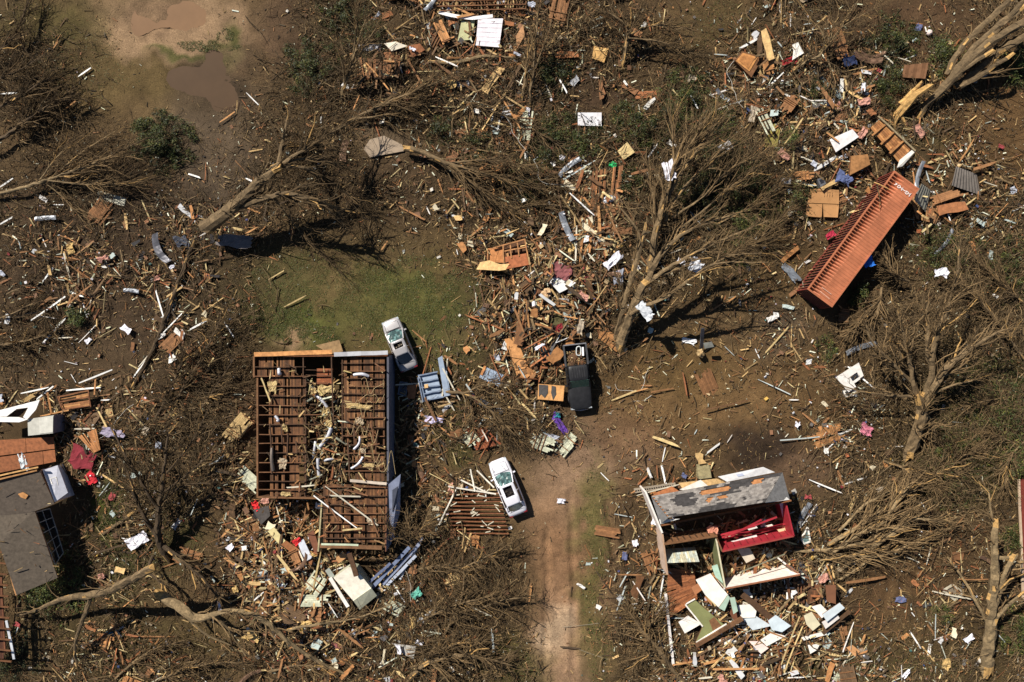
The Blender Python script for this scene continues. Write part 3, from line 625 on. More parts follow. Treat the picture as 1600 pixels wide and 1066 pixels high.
tree('bare_tree', 'thin branches fanned over the grass at the right edge beside the hand-shaped tree',
  [[(1600, 560, .5, .12), (1570, 520, 1, .1), (1540, 480, 1.3, .08), (1500, 440, 1.4, .04)], [(1610, 480, .6, .1), (1570, 450, 1, .08), (1530, 410, 1.2, .04)], [(1600, 620, .4, .08), (1550, 625, .8, .06), (1490, 640, .9, .03)], [(1600, 700, .4, .08), (1550, 680, .7, .05), (1500, 690, .8, .03)], [(1420, 440, .8, .12), (1400, 430, 1.4, .1), (1380, 395, 1.6, .05)], [(1370, 480, .6, .14), (1345, 505, .9, .13), (1328, 525, .7, .12)], [(1378, 450, .8, .13), (1372, 480, 1, .13), (1367, 505, .8, .12)]],
  n=(280, 700, 700), L=((1.2, 3.2), (.7, 1.8), (.3, 1)), spread=(.55, .65, .8), bias=(-.1, .05, 0), twc=TWG * .95, group=D)
tree('uprooted_tree', 'brushy crown of olive twigs right of the fan of bare branches',
  [[(1160, 400, .6, .1), (1190, 370, 1, .08), (1230, 330, 1.2, .04)], [(1100, 420, .6, .08), (1160, 390, .9, .06), (1220, 370, 1, .03)], [(1120, 350, .8, .08), (1180, 320, 1.2, .05), (1230, 280, 1.3, .03)]],
  n=(150, 480, 520), L=((1.2, 2.8), (.6, 1.6), (.3, .9)), spread=(.45, .55, .7), bias=(.12, .08, 0), twc=TWG * .85, group=D)
tree('uprooted_tree', 'matted dead brush spread over the ground at the left edge beside white boards',
  [[(-10, 500, .4, .1), (20, 490, .6, .08), (60, 470, .7, .04)], [(0, 540, .4, .12), (50, 530, .5, .1), (110, 510, .4, .07)], [(10, 460, .4, .08), (50, 440, .6, .05), (70, 410, .6, .03)]],
  n=(110, 320, 320), L=((.8, 2), (.5, 1.2), (.3, .8)), spread=(.9, .9, 1), twc=TWG * .75, group=D)
tree('uprooted_tree', 'low brush and branches spread along the bottom edge left of the long crooked limb',
  [[(230, 1070, .4, .1), (280, 1050, .7, .09), (340, 1035, .8, .06), (400, 1040, .6, .03)], [(180, 1060, .4, .1), (230, 1020, .8, .07), (290, 1000, .8, .03)], [(420, 1050, .4, .1), (470, 1040, .7, .08), (540, 1050, .7, .04)]],
  n=(180, 460, 480), L=((1, 2.4), (.6, 1.4), (.3, .8)), spread=(.7, .8, .9), twc=TWG * .8, group=D)
tree('branch_litter_heap', 'dead limbs and crown brush right of the red roof edge corner, above the broken stubs',
  [[(1480, 740, .5, .12), (1500, 715, .8, .1), (1540, 700, .8, .05)], [(1440, 760, .5, .12), (1470, 735, .9, .1), (1500, 740, 1, .05)], [(1380, 720, .4, .12), (1420, 735, .8, .1), (1470, 760, 1, .06)], [(1600, 690, .5, .1), (1575, 720, .8, .08), (1570, 760, .8, .05)]],
  n=(200, 520, 520), L=((1, 2.6), (.6, 1.6), (.3, .9)), spread=(.7, .8, .9), twc=TWG * .9, group=D)

def single(name, label, cat, pts, col, m=M_BARK, group=None, k=8):
    conv = [tuple(W(x, y, z)) + (r,) for x, y, z, r in pts]
    mb, P, R = limb_mesh(conv, col, k=k); o = mb.build(name, m); return tag(o, label, cat, group)
single('log', 'smooth curved log lying below the white ruled panel at the top', 'log', [(672, 97, .5, .14), (700, 98, .6, .15), (715, 98, .6, .16), (738, 92, .7, .15), (758, 88, .8, .13), (790, 90, .7, .1), (825, 91, .6, .05)], BKL)
single('utility_pole', 'long dark pole lying slantwise with white boards against it, left of the lawn', 'pole', [(303, 378, .6, .14), (285, 425, .6, .15), (268, 470, .6, .16), (250, 520, .5, .15), (230, 565, .4, .14), (207, 605, .3, .12)], BKD, k=10)
single('log', 'weathered log left of the hollow beneath the lower left bare tree', 'log', [(160, 835, .3, .12), (185, 818, .5, .13), (210, 800, .6, .12)], BK * .8)
single('log', 'straight pale log slanting in brush left of the grass strip by the bottom left rubble', 'log', [(272, 870, .3, .1), (290, 885, .3, .1), (316, 915, .2, .07)], BKL * .8)

# ---------------------------------------------------------------- evergreen foliage
def shrub(px, py, r, n, label, dark=1.0, h=1.5):
    c = W(px, py, 0); rr = r * CH / FPX; nc = max(6, int(r * r / 14)); n = int(n * 1.9); r = r * 1.12; dark = dark * .9
    a = rng.uniform(0, 2 * math.pi, nc); q = rng.random(nc) ** .8 * rr * 1.5
    cl = np.stack([c[0] + q * np.cos(a), c[1] + q * np.sin(a), rng.uniform(.15, h, nc) * (1.1 - q / rr * .6)], 1); cr = rng.uniform(.25, .6, nc)
    i = rng.integers(0, nc, n); d = rng.normal(0, 1, (n, 3)); d /= np.linalg.norm(d, axis=1, keepdims=True); d *= (rng.random((n, 1)) ** .4) * cr[i][:, None]; d[:, 2] *= .6
    P = cl[i] + d; P[:, 2] = np.maximum(P[:, 2], .04)
    R = rots(rng.uniform(0, 6.28, n), rng.normal(0, .5, n), rng.normal(0, .6, n))
    base = np.where(rng.random((n, 1)) < .25, np.array(hexc(108, 106, 50)), np.array(hexc(66, 76, 34))) * rng.uniform(.45, 1.2, (n, 1)) * dark * (.6 + .8 * rng.random(nc))[i][:, None]
    root = empty('evergreen_shrub', (c[0], c[1], 0)); tag(root, label, 'shrub', 'green foliage patches among the brush')
    mb = MB(); quads(mb, P, rng.uniform(.07, .24, n), rng.uniform(.025, .06, n), R, base); mb.build('foliage', M_LEAF, root)
    m2 = nc * 3; st = np.tile(c, (m2, 1)); st[:, :2] += rng.normal(0, rr * .35, (m2, 2)); st[:, 2] = .05
    en = cl[rng.integers(0, nc, m2)] + rng.normal(0, .2, (m2, 3)); en[:, 2] = np.maximum(en[:, 2], .1)
    t = np.linspace(0, 1, 4)[None, :, None]; Q = st[:, None] * (1 - t) + en[:, None] * t + rng.normal(0, .05, (m2, 4, 3)); Q[..., 2] = np.maximum(Q[..., 2], .03)
    mb = MB(); tubes(mb, Q, np.tile(np.linspace(.025, .008, 4), (m2, 1)), 4, TWG[None] * rng.uniform(.5, 1, (m2, 1))); mb.build('stems', M_BARK, root)
SHR = [(258, 225, 34, 2600, 'dense dark green cedar tip at the end of the slender pale tree', .8), (236, 208, 18, 900, 'small olive green sprig above the cedar tip of the pale tree', 1),
 (125, 495, 13, 500, 'lone round green bush on the bare ground at the left', 1.1), (95, 912, 42, 2200, 'bright green vine clump over the grey roof corner at lower left', 1.5), (70, 925, 26, 900, 'yellow green vines hanging off the lower roof corner', 1.5),
 (490, 105, 34, 2000, 'dark green bush left of the small upright bare tree', .9), (540, 25, 30, 1500, 'green bush at the top edge behind the small upright tree', .9), (580, 60, 22, 800, 'narrow green patch right of the small upright bare tree', .7),
 (860, 118, 26, 1100, 'low green bush right of the log below the white ruled panel', .8), (862, 215, 34, 1700, 'green foliage below the white speckled panel', .8), (905, 232, 34, 1700, 'green foliage directly above the heap with the green scrap', .9),
 (850, 245, 24, 900, 'dark green sprig left of the tan broken board near centre', .7), (1000, 200, 36, 2300, 'deep green cedar foliage left of the fan of bare branches', .75), (1065, 150, 32, 1900, 'green cedar foliage at the top of the fan of bare branches', 1), (1045, 185, 26, 1100, 'dark green tuft inside the top of the branch fan', .6),
 (1110, 185, 34, 1600, 'olive foliage among the right side of the branch fan', .8), (980, 290, 26, 1200, 'dark green foliage at the foot of the branch fan, left side', .6), (1120, 250, 40, 2000, 'dark foliage under the middle of the branch fan', .6), (1090, 300, 36, 1700, 'green foliage under the lower branches of the fan', .6),
 (1170, 290, 34, 1400, 'olive scrub right of the paper-wrapped bundle', .9), (1155, 350, 44, 1900, 'wide olive green scrub above the longest thin limb of the leaning tree', 1), (1235, 310, 26, 900, 'thin grass green scrub left of the flattened cardboard box', 1), (1230, 220, 16, 600, 'small bright green sprig below the mossy yellow board', 1.3),
 (1265, 145, 22, 900, 'green growth between the turquoise door and the wooden drawer', 1), (1388, 65, 30, 1500, 'green bush right of the arching limbs at the upper right', .8), (1382, 138, 26, 1300, 'bushy green clump below the rusty metal sheet', .8), (1465, 92, 30, 1100, 'yellow green growth against the massive twisted trunk', 1.1), (1590, 105, 26, 1300, 'bright green shrub at the right edge below the massive trunk', 1.1),
 (1338, 460, 14, 500, 'green sprig in the shade beside the shipping container', .9), (1480, 395, 40, 1300, 'pale olive weeds between container and right edge', .9), (1570, 420, 46, 1800, 'olive weeds in the right edge brush', 1), (1560, 640, 60, 2600, 'broad green undergrowth at the right edge below the brush', 1), (1490, 690, 50, 1900, 'green undergrowth right of the hand-shaped tree trunk', 1), (1580, 720, 34, 1200, 'green weeds just above the red roof edge', 1.2),
 (1590, 985, 30, 1500, 'green weeds beside the lower right trunk', 1.1), (1576, 840, 14, 400, 'tiny green tuft left of the red roof edge', 1.1), (1472, 955, 12, 350, 'tiny green tuft below the square wooden frame', 1.2), (1470, 755, 40, 1200, 'green leaves over the brush below the hand-shaped tree', .8),
 (740, 225, 30, 900, 'dim green growth in the brush right of the tan slab', .7), (690, 205, 20, 500, 'dim green tuft above the fallen tree by the tan slab', .7), (20, 1030, 34, 1100, 'dark green weeds in the lower left corner', .5), (820, 290, 30, 900, 'dark green leaves in the long brush near the centre', .7), (1290, 545, 14, 300, 'green weeds left of the white wall piece with a window', 1)]
for a in SHR: shrub(*a)

# grass: many fine blades on the lawn and strips
def grass():
    P = []; GP = [(560, 470, 200, 85, 22000), (470, 508, 80, 32, 9000), (640, 470, 90, 70, 8000), (928, 860, 26, 140, 3200), (935, 1000, 26, 70, 1800), (175, 800, 20, 55, 3500), (190, 890, 30, 50, 2200), (270, 850, 50, 50, 1500), (325, 72, 60, 9, 1800), (352, 58, 14, 14, 900), (720, 680, 26, 50, 1600), (800, 1045, 50, 30, 1500), (1540, 660, 110, 110, 9000), (1480, 740, 80, 40, 2500), (120, 100, 110, 60, 2500), (1120, 40, 60, 40, 1200), (650, 1050, 60, 30, 1000), (1400, 1045, 150, 30, 2500)]
    for x, y, rx, ry, n in GP:
        a = rng.uniform(0, 6.28, n); q = np.sqrt(rng.random(n)); X = x + rx * q * np.cos(a); Y = y + ry * q * np.sin(a)
        k = vn(X, Y, 14, 61) > .38 + .25 * (q - .4); P.append(np.stack([X[k], Y[k]], 1))
    P = np.vstack(P); n = len(P); z = gz(P[:, 0], P[:, 1])
    w3 = np.stack([(P[:, 0] - 800) * CH / FPX, (533 - P[:, 1]) * CH / FPX, z + .03], 1)
    c = np.where(rng.random((n, 1)) < .45, np.array(hexc(112, 104, 60)), np.array(hexc(78, 92, 40))) * rng.uniform(.5, 1.15, (n, 1))
    mb = MB(); quads(mb, w3, rng.uniform(.05, .14, n), rng.uniform(.012, .03, n), rots(rng.uniform(0, 6.28, n), rng.uniform(-1, 0, n), rng.normal(0, .4, n)), c)
    o = mb.build('short_grass', M_LEAF); tag(o, 'patchy short green grass on the lawn and verges', 'grass', kind='stuff')
grass()
# ---------------------------------------------------------------- scattered debris
BOX = [[(786, 530), (808, 525), (831, 586), (818, 594)], [(760, 386), (820, 374), (828, 416), (788, 420), (762, 410)], [(841, 600), (882, 603), (880, 627), (840, 624)], [(652, 585), (684, 580), (690, 556), (704, 618), (662, 628)], [(757, 572), (790, 587), (783, 606), (748, 590)], [(728, 670), (758, 668), (784, 694), (744, 704)], [(697, 773), (780, 771), (790, 832), (704, 834)], [(836, 450), (850, 444), (900, 442), (886, 456), (848, 470)], [(842, 536), (852, 543), (862, 562), (848, 567)], [(866, 412), (890, 414), (890, 438), (864, 438)], [(858, 490), (884, 488), (890, 510), (862, 514)], [(1148, 95), (1160, 80), (1192, 90), (1174, 121)], [(1071, 944), (1085, 936), (1131, 976), (1087, 1004)], [(1044, 888), (1085, 890), (1090, 936), (1040, 970)], [(1360, 200), (1374, 187), (1428, 233), (1406, 262)], [(1296, 218), (1332, 202), (1342, 214), (1306, 238)], [(0, 640), (60, 626), (84, 650), (84, 730), (0, 750)], [(91, 612), (140, 606), (142, 636), (98, 640)], [(566, 236), (600, 200), (636, 204), (634, 240), (578, 250)],  # keep-out polygons (px): vehicles, container, roofs
 [(590, 495), (625, 488), (662, 570), (628, 590)], [(752, 715), (795, 708), (830, 800), (796, 816)], [(876, 532), (916, 530), (930, 645), (885, 648)],
 [(1395, 262), (1440, 292), (1305, 492), (1250, 455)], [(1012, 772), (1222, 736), (1238, 782), (1032, 822)], [(0, 752), (62, 735), (86, 787), (95, 902), (27, 932), (0, 850)],
 [(396, 548), (480, 548), (480, 780), (396, 780)], [(535, 548), (610, 548), (610, 760), (535, 760)], [(500, 760), (610, 745), (605, 862), (497, 862)],
 [(1590, 745), (1600, 745), (1600, 940), (1594, 940)], [(742, 25), (786, 28), (780, 78), (742, 74)], [(268, 100), (345, 84), (376, 160), (330, 175), (270, 140)], [(196, 4), (318, 4), (318, 40), (214, 62)],
 [(900, 174), (942, 174), (942, 198), (900, 198)], [(514, 890), (575, 880), (596, 930), (560, 960)], [(1256, 292), (1312, 292), (1312, 342), (1256, 342)], [(1480, 258), (1535, 265), (1532, 305), (1485, 300)]]
def inside(px, py, poly):
    r = np.zeros(len(px), bool); n = len(poly)
    for i in range(n):
        x1, y1 = poly[i]; x2, y2 = poly[(i + 1) % n]
        c = ((y1 > py) != (y2 > py)) & (px < (x2 - x1) * (py - y1) / (y2 - y1 + 1e-9) + x1); r ^= c
    return r
def field(Gm, n, power=1.7, keep=True, add=0.0):
    """n random photo positions drawn with density Gm**power"""
    out = []; got = 0; mx = (9 ** power) * 1.3
    while got < n:
        X = rng.uniform(-20, 1620, 60000); Y = rng.uniform(-20, 1086, 60000)
        v = (samp(Gm, X, Y) * np.clip(0.05 + 1.9 * vn(X, Y, 38, 77), 0, 1.5)) ** power + add
        k = rng.random(60000) * mx < v
        if keep:
            for p in BOX: k &= ~inside(X, Y, p)
        out.append(np.stack([X[k], Y[k]], 1)); got += k.sum()
    return np.vstack(out)[:n]
def place(P, lift):
    z = gz(P[:, 0], P[:, 1]); pile = samp(WD, P[:, 0], P[:, 1]) + .5 * samp(LT, P[:, 0], P[:, 1])
    z = z + .03 + lift * rng.random(len(P)) ** 1.5 * pile
    k = (CH - z) / FPX
    return np.stack([(P[:, 0] - 800) * k, (533 - P[:, 1]) * k, z], 1)
def dens(P):
    """debris lies small and sparse on open soil, large in the heaps"""
    return .42 + .62 * np.clip((samp(WD, P[:, 0], P[:, 1]) + .4 * samp(LT, P[:, 0], P[:, 1])) / 6, 0, 1)
def pal(n, cols, lo=.75, hi=1.2):
    c = np.array(cols)[rng.integers(0, len(cols), n)]
    return c * rng.uniform(lo, hi, (n, 1))
WOODC = [hexc(132, 92, 62), hexc(116, 84, 60), hexc(150, 102, 66), hexc(104, 74, 52), hexc(86, 64, 48), hexc(188, 124, 74), hexc(176, 140, 98), hexc(206, 162, 110), hexc(122, 96, 70), hexc(160, 92, 54), hexc(74, 56, 42), hexc(214, 184, 138)]
WHITEC = [hexc(226, 222, 212), hexc(214, 208, 196), hexc(236, 232, 226), hexc(200, 196, 176), hexc(190, 190, 190)]
def dirs(P):
    """coherent but noisy board direction"""
    return (vn(P[:, 0], P[:, 1], 120, 91) * 9 + rng.normal(0, 1.0, len(P)))

# -- stuff: lumber rubble, twig litter, chips, straw
def lumber():
    n = 15500; P = field(WD, n, 1.45); c = place(P, .07); L = rng.lognormal(-.15, .6, n).clip(.2, 3.6) * dens(P)
    d = np.stack([L, rng.uniform(.04, .19, n) * dens(P), rng.uniform(.018, .04, n)], 1)
    mb = MB(); splinters(mb, c, d, rots(dirs(P), rng.normal(0, .10, n), rng.normal(0, .35, n)), pal(n, WOODC, .45, 1.15))
    n = 17000; P = field(WD + .25 * TW, n, 1.5); c = place(P, .05); L = rng.lognormal(-1.1, .5, n).clip(.1, 1.1)
    d = np.stack([L, rng.uniform(.015, .05, n), rng.uniform(.01, .025, n)], 1)
    splinters(mb, c, d, rots(dirs(P) + rng.normal(0, .6, n), rng.normal(0, .12, n), rng.normal(0, .4, n)), pal(n, WOODC + [hexc(70, 56, 44), hexc(96, 80, 64), hexc(54, 42, 34)], .45, 1.05))
    n = 2100; P = field(LT, n, 1.6); c = place(P, .07); L = rng.lognormal(-.8, .6, n).clip(.12, 2) * dens(P)
    d = np.stack([L, rng.uniform(.04, .12, n), rng.uniform(.015, .03, n)], 1)
    splinters(mb, c, d, rots(dirs(P), rng.normal(0, .1, n), rng.normal(0, .3, n)), pal(n, WHITEC, .55, 1.1))
    tag(mb.build('lumber_debris', M_WOOD), 'fine shattered lumber and splinters strewn everywhere over the ground', 'debris', kind='stuff')
    mb = MB(); n = 3800; P = field(WD + .6 * LT, n, 1.9); c = place(P, .06)
    s = rng.lognormal(-1.75, .5, n).clip(.06, .55)
    cols = WOODC[:4] * 3 + [hexc(196, 190, 178), hexc(92, 86, 82), hexc(60, 56, 56), hexc(176, 96, 50), hexc(158, 138, 108), hexc(210, 180, 130), hexc(120, 118, 114)]
    boxes(mb, c, np.stack([s, s * rng.uniform(.4, 1, n), rng.uniform(.008, .06, n)], 1), rots(rng.uniform(0, 6.28, n), rng.normal(0, .28, n), rng.normal(0, .28, n)), pal(n, cols))
    n = 800; P = field(LT, n, 1.5); c = place(P, .1); s = rng.lognormal(-2.1, .4, n).clip(.06, .4)
    odd = [hexc(130, 44, 44), hexc(60, 76, 116), hexc(70, 110, 104), hexc(190, 150, 60), hexc(200, 180, 190), hexc(70, 70, 110), hexc(215, 212, 214), hexc(215, 212, 214), hexc(230, 228, 220)]
    boxes(mb, c, np.stack([s, s * rng.uniform(.4, 1, n), rng.uniform(.03, .12, n)], 1), rots(rng.uniform(0, 6.28, n), rng.normal(0, .4, n), rng.normal(0, .4, n)), pal(n, odd))
    tag(mb.build('house_rubble', M_PLASTER), 'small broken pieces of walls, roofs and belongings among the lumber', 'debris', kind='stuff')
lumber()
def chips():
    mb = MB(); n = 75000; P = field(WD + .8 * TW + LT * .5, n, 1.0, add=.25, keep=True); c = place(P, .02)
    s = rng.lognormal(-3.0, .5, n).clip(.02, .2)
    cols = [hexc(150, 116, 78), hexc(120, 90, 60), hexc(92, 70, 50), hexc(178, 140, 96), hexc(58, 44, 34), hexc(46, 36, 30), hexc(132, 88, 56), hexc(74, 60, 46)]
    col = pal(n, cols); k = rng.random(n) < .05; col[k] = pal(k.sum(), WHITEC)
    boxes(mb, c, np.stack([s * rng.uniform(1, 3.5, n), s * .5, s * .3], 1), rots(rng.uniform(0, 6.28, n), rng.normal(0, .2, n), rng.normal(0, .3, n)), col)
    tag(mb.build('wood_chips', M_WOOD), 'fine wood chips and crumbs littering the soil', 'debris', kind='stuff')
    mb = MB(); n = 42000; P = field(TW + .4 * WD, n, .9, add=.2); c = place(P, .03); L = rng.uniform(.12, .6, n)
    a = rng.uniform(0, 6.28, n); d = np.stack([np.cos(a), np.sin(a), rng.normal(0, .1, n)], 1); s = np.linspace(-.5, .5, 3)[None, :, None]
    Q = c[:, None] + s * (L[:, None] * d)[:, None] + (np.abs(s) < .1) * rng.normal(0, .05, (n, 1, 3)); 
    tubes(mb, Q, np.tile([.008, .011, .005], (n, 1)), 3, pal(n, [tuple(TWG), tuple(TWG * .6), tuple(TWG * 1.3), hexc(160, 130, 88)]))
    tag(mb.build('twig_litter', M_BARK), 'loose dead twigs and straw scattered over the soil', 'debris', kind='stuff')
    mb = MB(); n = 36000; P = field(TW, n, 1.9); 
    z = gz(P[:, 0], P[:, 1]) + .04 + rng.random(n) ** 1.4 * .11 * samp(TW, P[:, 0], P[:, 1]); k = (CH - z) / FPX
    c = np.stack([(P[:, 0] - 800) * k, (533 - P[:, 1]) * k, z], 1); L = rng.lognormal(.1, .45, n).clip(.4, 3)
    a = vn(P[:, 0], P[:, 1], 140, 15) * 9 + rng.normal(0, .6, n); d = np.stack([np.cos(a), np.sin(a), rng.normal(0, .08, n)], 1); s = np.linspace(-.5, .5, 5)[None, :, None]
    Q = c[:, None] + s * (L[:, None] * d)[:, None] + (s * s) * rng.normal(0, .5, (n, 1, 3)) * L[:, None, None] + rng.normal(0, .03, (n, 5, 3)); Q[..., 2] = np.maximum(Q[..., 2], .02)
    r = rng.lognormal(-4.15, .55, n).clip(.007, .07)
    tubes(mb, Q, r[:, None] * np.linspace(1.1, .4, 5)[None], 4, pal(n, [tuple(TWG), tuple(TWG * .7), tuple(TWG * .4), tuple(BK * .8), tuple(TWG * 1.4), tuple(TWG * .5), tuple(TWG * .4)]))
    tag(mb.build('brushwood', M_BARK), 'matted dead brushwood and broken thin branches covering the ground', 'brush', kind='stuff')
chips()

# -- individuals with labels made from their look and the nearest landmark
MARK = {'the black pickup truck': (903, 588), 'the silver sedan': (626, 540), 'the white sedan': (793, 762), 'the shipping container': (1345, 375), 'the brown board house': (500, 660), 'the red room house': (1130, 800),
 'the grey-roofed house': (45, 790), 'the upper muddy puddle': (255, 30), 'the lower dark puddle': (325, 135), 'the white speckled panel': (921, 186), 'the white ruled panel': (764, 52), 'the flattened cardboard box': (1284, 317),
 'the splintered leaning tree': (1000, 470), 'the hand-shaped tree': (1440, 620), 'the forked snapped tree': (380, 305), 'the dark slanted pole': (262, 485), 'the massive twisted trunk': (1500, 110), 'the lower right pale trunk': (1550, 930),
 'the heap of split limbs': (1380, 830), 'the square wooden frame': (1497, 928), 'the grassy strip by the driveway': (925, 870), 'the gravel driveway': (875, 940), 'the long crooked limb': (400, 965), 'the slender pale tree': (120, 270),
 'the bottom centre brush tangle': (720, 960), 'the pale blue panels': (720, 600), 'the reddish board panel': (755, 688), 'the tan wooden cabinet': (1167, 100), 'the white wall piece': (1333, 600), 'the fan of bare branches': (1090, 230), 'the tan slab': (603, 222),
 'the lone round green bush': (125, 495), 'the orange floored room': (40, 700), 'the small upright tree': (545, 110), 'the bare brown yard': (1100, 620), 'the green lawn': (540, 460), 'the corrugated grey sheet': (1508, 285), 'the right edge undergrowth': (1550, 660),
 'the tyre pile': (800, 520), 'the leaning white box': (555, 920), 'the green floor panel': (1100, 970), 'the tractor ruts': (1400, 940), 'the wooden chest with drawers': (800, 395), 'the snapped lower left trunk': (140, 930)}
MN = list(MARK); MP = np.array([MARK[k] for k in MN], float)
def side(dx, dy):
    a = math.degrees(math.atan2(-dy, dx)) % 360
    return ['right of', 'upper right of', 'above', 'upper left of', 'left of', 'lower left of', 'below', 'lower right of'][int(((a + 22.5) % 360) // 45)]
ORD = ['', 'second ', 'third ', 'fourth ', 'fifth ', 'sixth ', 'seventh ', 'eighth ', 'ninth ', 'tenth ', 'eleventh ', 'twelfth ', 'thirteenth ', 'fourteenth ', 'fifteenth ']
class Labeller:
    def __init__(s): s.items = []
    def add(s, o, look, px, py):
        d = np.hypot(MP[:, 0] - px, MP[:, 1] - py); i = int(d.argmin()); s.items.append((look, side(px - MP[i, 0], py - MP[i, 1]), MN[i], d[i], o))
    def done(s):
        from collections import defaultdict
        g = defaultdict(list)
        for it in s.items: g[(it[0], it[1], it[2])].append(it)
        for (look, sd, mk), L in g.items():
            L.sort(key=lambda t: t[3])
            for k, it in enumerate(L):
                it[4]['label'] = f'{look} {sd} {mk}' if len(L) == 1 else f'{look} {sd} {mk}, {ORD[min(k, 14)]}nearest'
def facing(a):
    a = math.degrees(a) % 180
    return 'lying across' if a < 22 or a > 158 else 'slanting right' if a < 68 else 'pointing up' if a < 112 else 'slanting left'
def individuals(name, cat, group, Gm, n, power, dimf, cols, cnames, m, lift, splint=True, noun='board', extra=None, jit=.12):
    P = field(Gm, n, power)
    if extra is not None:
        E = np.array([e[:2] for e in extra], float); P[:len(E)] = E
    c = place(P, lift); lb = Labeller(); D_ = dimf(n); yaw = dirs(P); D_[:, :2] *= (dens(P) * 1.15)[:, None]
    ci = rng.integers(0, len(cols), n)
    if extra is not None:
        for i, e in enumerate(extra): yaw[i] = math.radians(e[2]); D_[i, 0] = e[3]; D_[i, 1] = e[4]; ci[i] = e[5]; c[i, 2] = 2.95 if 398 < e[0] < 606 and 553 < e[1] < 858 and (e[0] > 500 or e[1] < 780) else c[i, 2] + .12; c[i, :2] = W(e[0], e[1], c[i, 2])[:2]
    pit = rng.normal(0, jit * .5, n); rol = rng.normal(0, jit, n); R = rots(yaw, pit, rol)
    c[:, 2] += np.abs(np.sin(pit)) * D_[:, 0] * .35
    med = np.median(D_[:, 0])
    for i in range(n):
        mb = MB(); col = np.array([np.array(cols[ci[i]]) * rng.uniform(.85, 1.1)])
        # a bar of three lengths, ragged at both ends, slightly bowed
        L, w_, h_ = D_[i]; xs = np.array([-.5, -.18, .2, .5]) * L; k = 4
        prof = np.array([[-.5, -.5], [.5, -.5], [.5, .5], [-.5, .5]])
        V = np.zeros((4, 4, 3)); bow = rng.normal(0, .006) * L
        for j in range(4):
            V[j, :, 0] = xs[j]; V[j, :, 1:] = prof * [w_, h_]; V[j, :, 1] += bow * (1 - (2 * xs[j] / L) ** 2)
        if splint:
            V[0, :, 0] += rng.uniform(0, 1.6, 4) * w_; V[3, :, 0] -= rng.uniform(0, 1.6, 4) * w_; V[0, :, 1] *= rng.uniform(.4, 1); V[3, :, 1] *= rng.uniform(.4, 1)
        else:
            for j in range(4): V[j, :, 1] *= rng.uniform(.6, 1.1); V[j, :, 1] += rng.normal(0, .06) * w_
            V[0, :, 0] += np.array([0, 1, 1, 0]) * rng.uniform(-.3, .3) * w_; V[3, :, 0] += np.array([0, 1, 1, 0]) * rng.uniform(-.3, .3) * w_
        V = V.reshape(-1, 3) @ R[i].T + c[i]
        F = [[j * 4 + q, j * 4 + (q + 1) % 4, (j + 1) * 4 + (q + 1) % 4, (j + 1) * 4 + q] for j in range(3) for q in range(4)] + [[3, 2, 1, 0], [12, 13, 14, 15]]
        mb.add(V, F, col[0]); o = mb.build(name, m); tag(o, None, cat, group)
        size = 'long' if D_[i, 0] > med * 1.35 else 'short' if D_[i, 0] < med * .75 else 'medium'
        lb.add(o, f'{size} {cnames[ci[i]]} {noun} {facing(yaw[i])}', P[i, 0], P[i, 1])
    lb.done()
BC = [hexc(156, 104, 66), hexc(118, 80, 54), hexc(196, 134, 82), hexc(82, 62, 48), hexc(214, 178, 128), hexc(150, 88, 54)]
BX = [(385, 365, 30, 2.4, .14, 2), (461, 471, 27, 2.3, .12, 4), (432, 430, 30, 1.6, .09, 4), (110, 165, 40, 1.3, .14, 2), (355, 183, 35, 1.7, .13, 2), (90, 65, 60, 1.6, .14, 2), (125, 460, 40, 2.6, .14, 0), (1140, 470, 35, 1.5, .12, 2), (1120, 480, 33, 1.4, .12, 0), (1135, 633, 12, 4, .12, 1), (1070, 600, 100, 2.2, .12, 5), (1040, 690, -20, 2.8, .25, 4), (1035, 610, 10, 2.0, .12, 0), (975, 618, 22, 2.4, .15, 4), (1000, 610, 15, 1.5, .12, 2), (890, 1012, -5, 1.8, .14, 3), (828, 930, 80, 1.6, .16, 2), (985, 898, 0, 2.2, .12, 0), (1265, 655, -40, 1.8, .16, 0), (725, 130, -35, 6.5, .3, 1), (800, 180, -60, 3, .12, 2), (780, 150, -55, 2.6, .12, 0), (650, 115, -60, 3, .16, 0), (590, 120, -50, 3.2, .12, 2), (240, 995, 0, 4.2, .1, 0), (1290, 150, -60, 3, .35, 0), (1455, 165, 60, 1.5, .1, 2), (1240, 205, 55, 2.8, .12, 4), (1510, 235, 60, 2.2, .1, 2), (1350, 905, 5, 4.0, .22, 0), (1240, 1010, 65, 4.6, .1, 4), (1245, 1020, 72, 4.4, .12, 4), (1130, 1030, 12, 3.6, .22, 2), (1150, 1045, 0, 4, .16, 2), (1235, 1000, 70, 4.5, .1, 4), (90, 645, 12, 3, .12, 2), (1075, 1035, 8, 3, .14, 2), (600, 385, 55, 1.2, .12, 2), (555, 905, 55, 1, .1, 1), (640, 695, 35, 2.4, .12, 0), (690, 705, -70, 2.4, .12, 3), (673, 640, -65, 2.4, .2, 1), (775, 575, -65, 2.6, .1, 5), (700, 575, -60, 1.6, .16, 5), (640, 545, 15, 2.2, .1, 0), (655, 525, -40, 1.8, .12, 0), (1520, 905, 0, 2.6, .09, 0), (1495, 820, 55, 2.0, .1, 0)]
individuals('splintered_board', 'board', 'broken brown boards strewn over the ground', WD, 300, 1.3, lambda n: np.stack([rng.lognormal(.45, .4, n).clip(1, 4), rng.uniform(.09, .24, n), rng.uniform(.025, .05, n)], 1), BC, ['brown', 'dark brown', 'orange', 'blackish', 'tan', 'rusty'], M_WOOD, .10, noun='board', extra=BX)
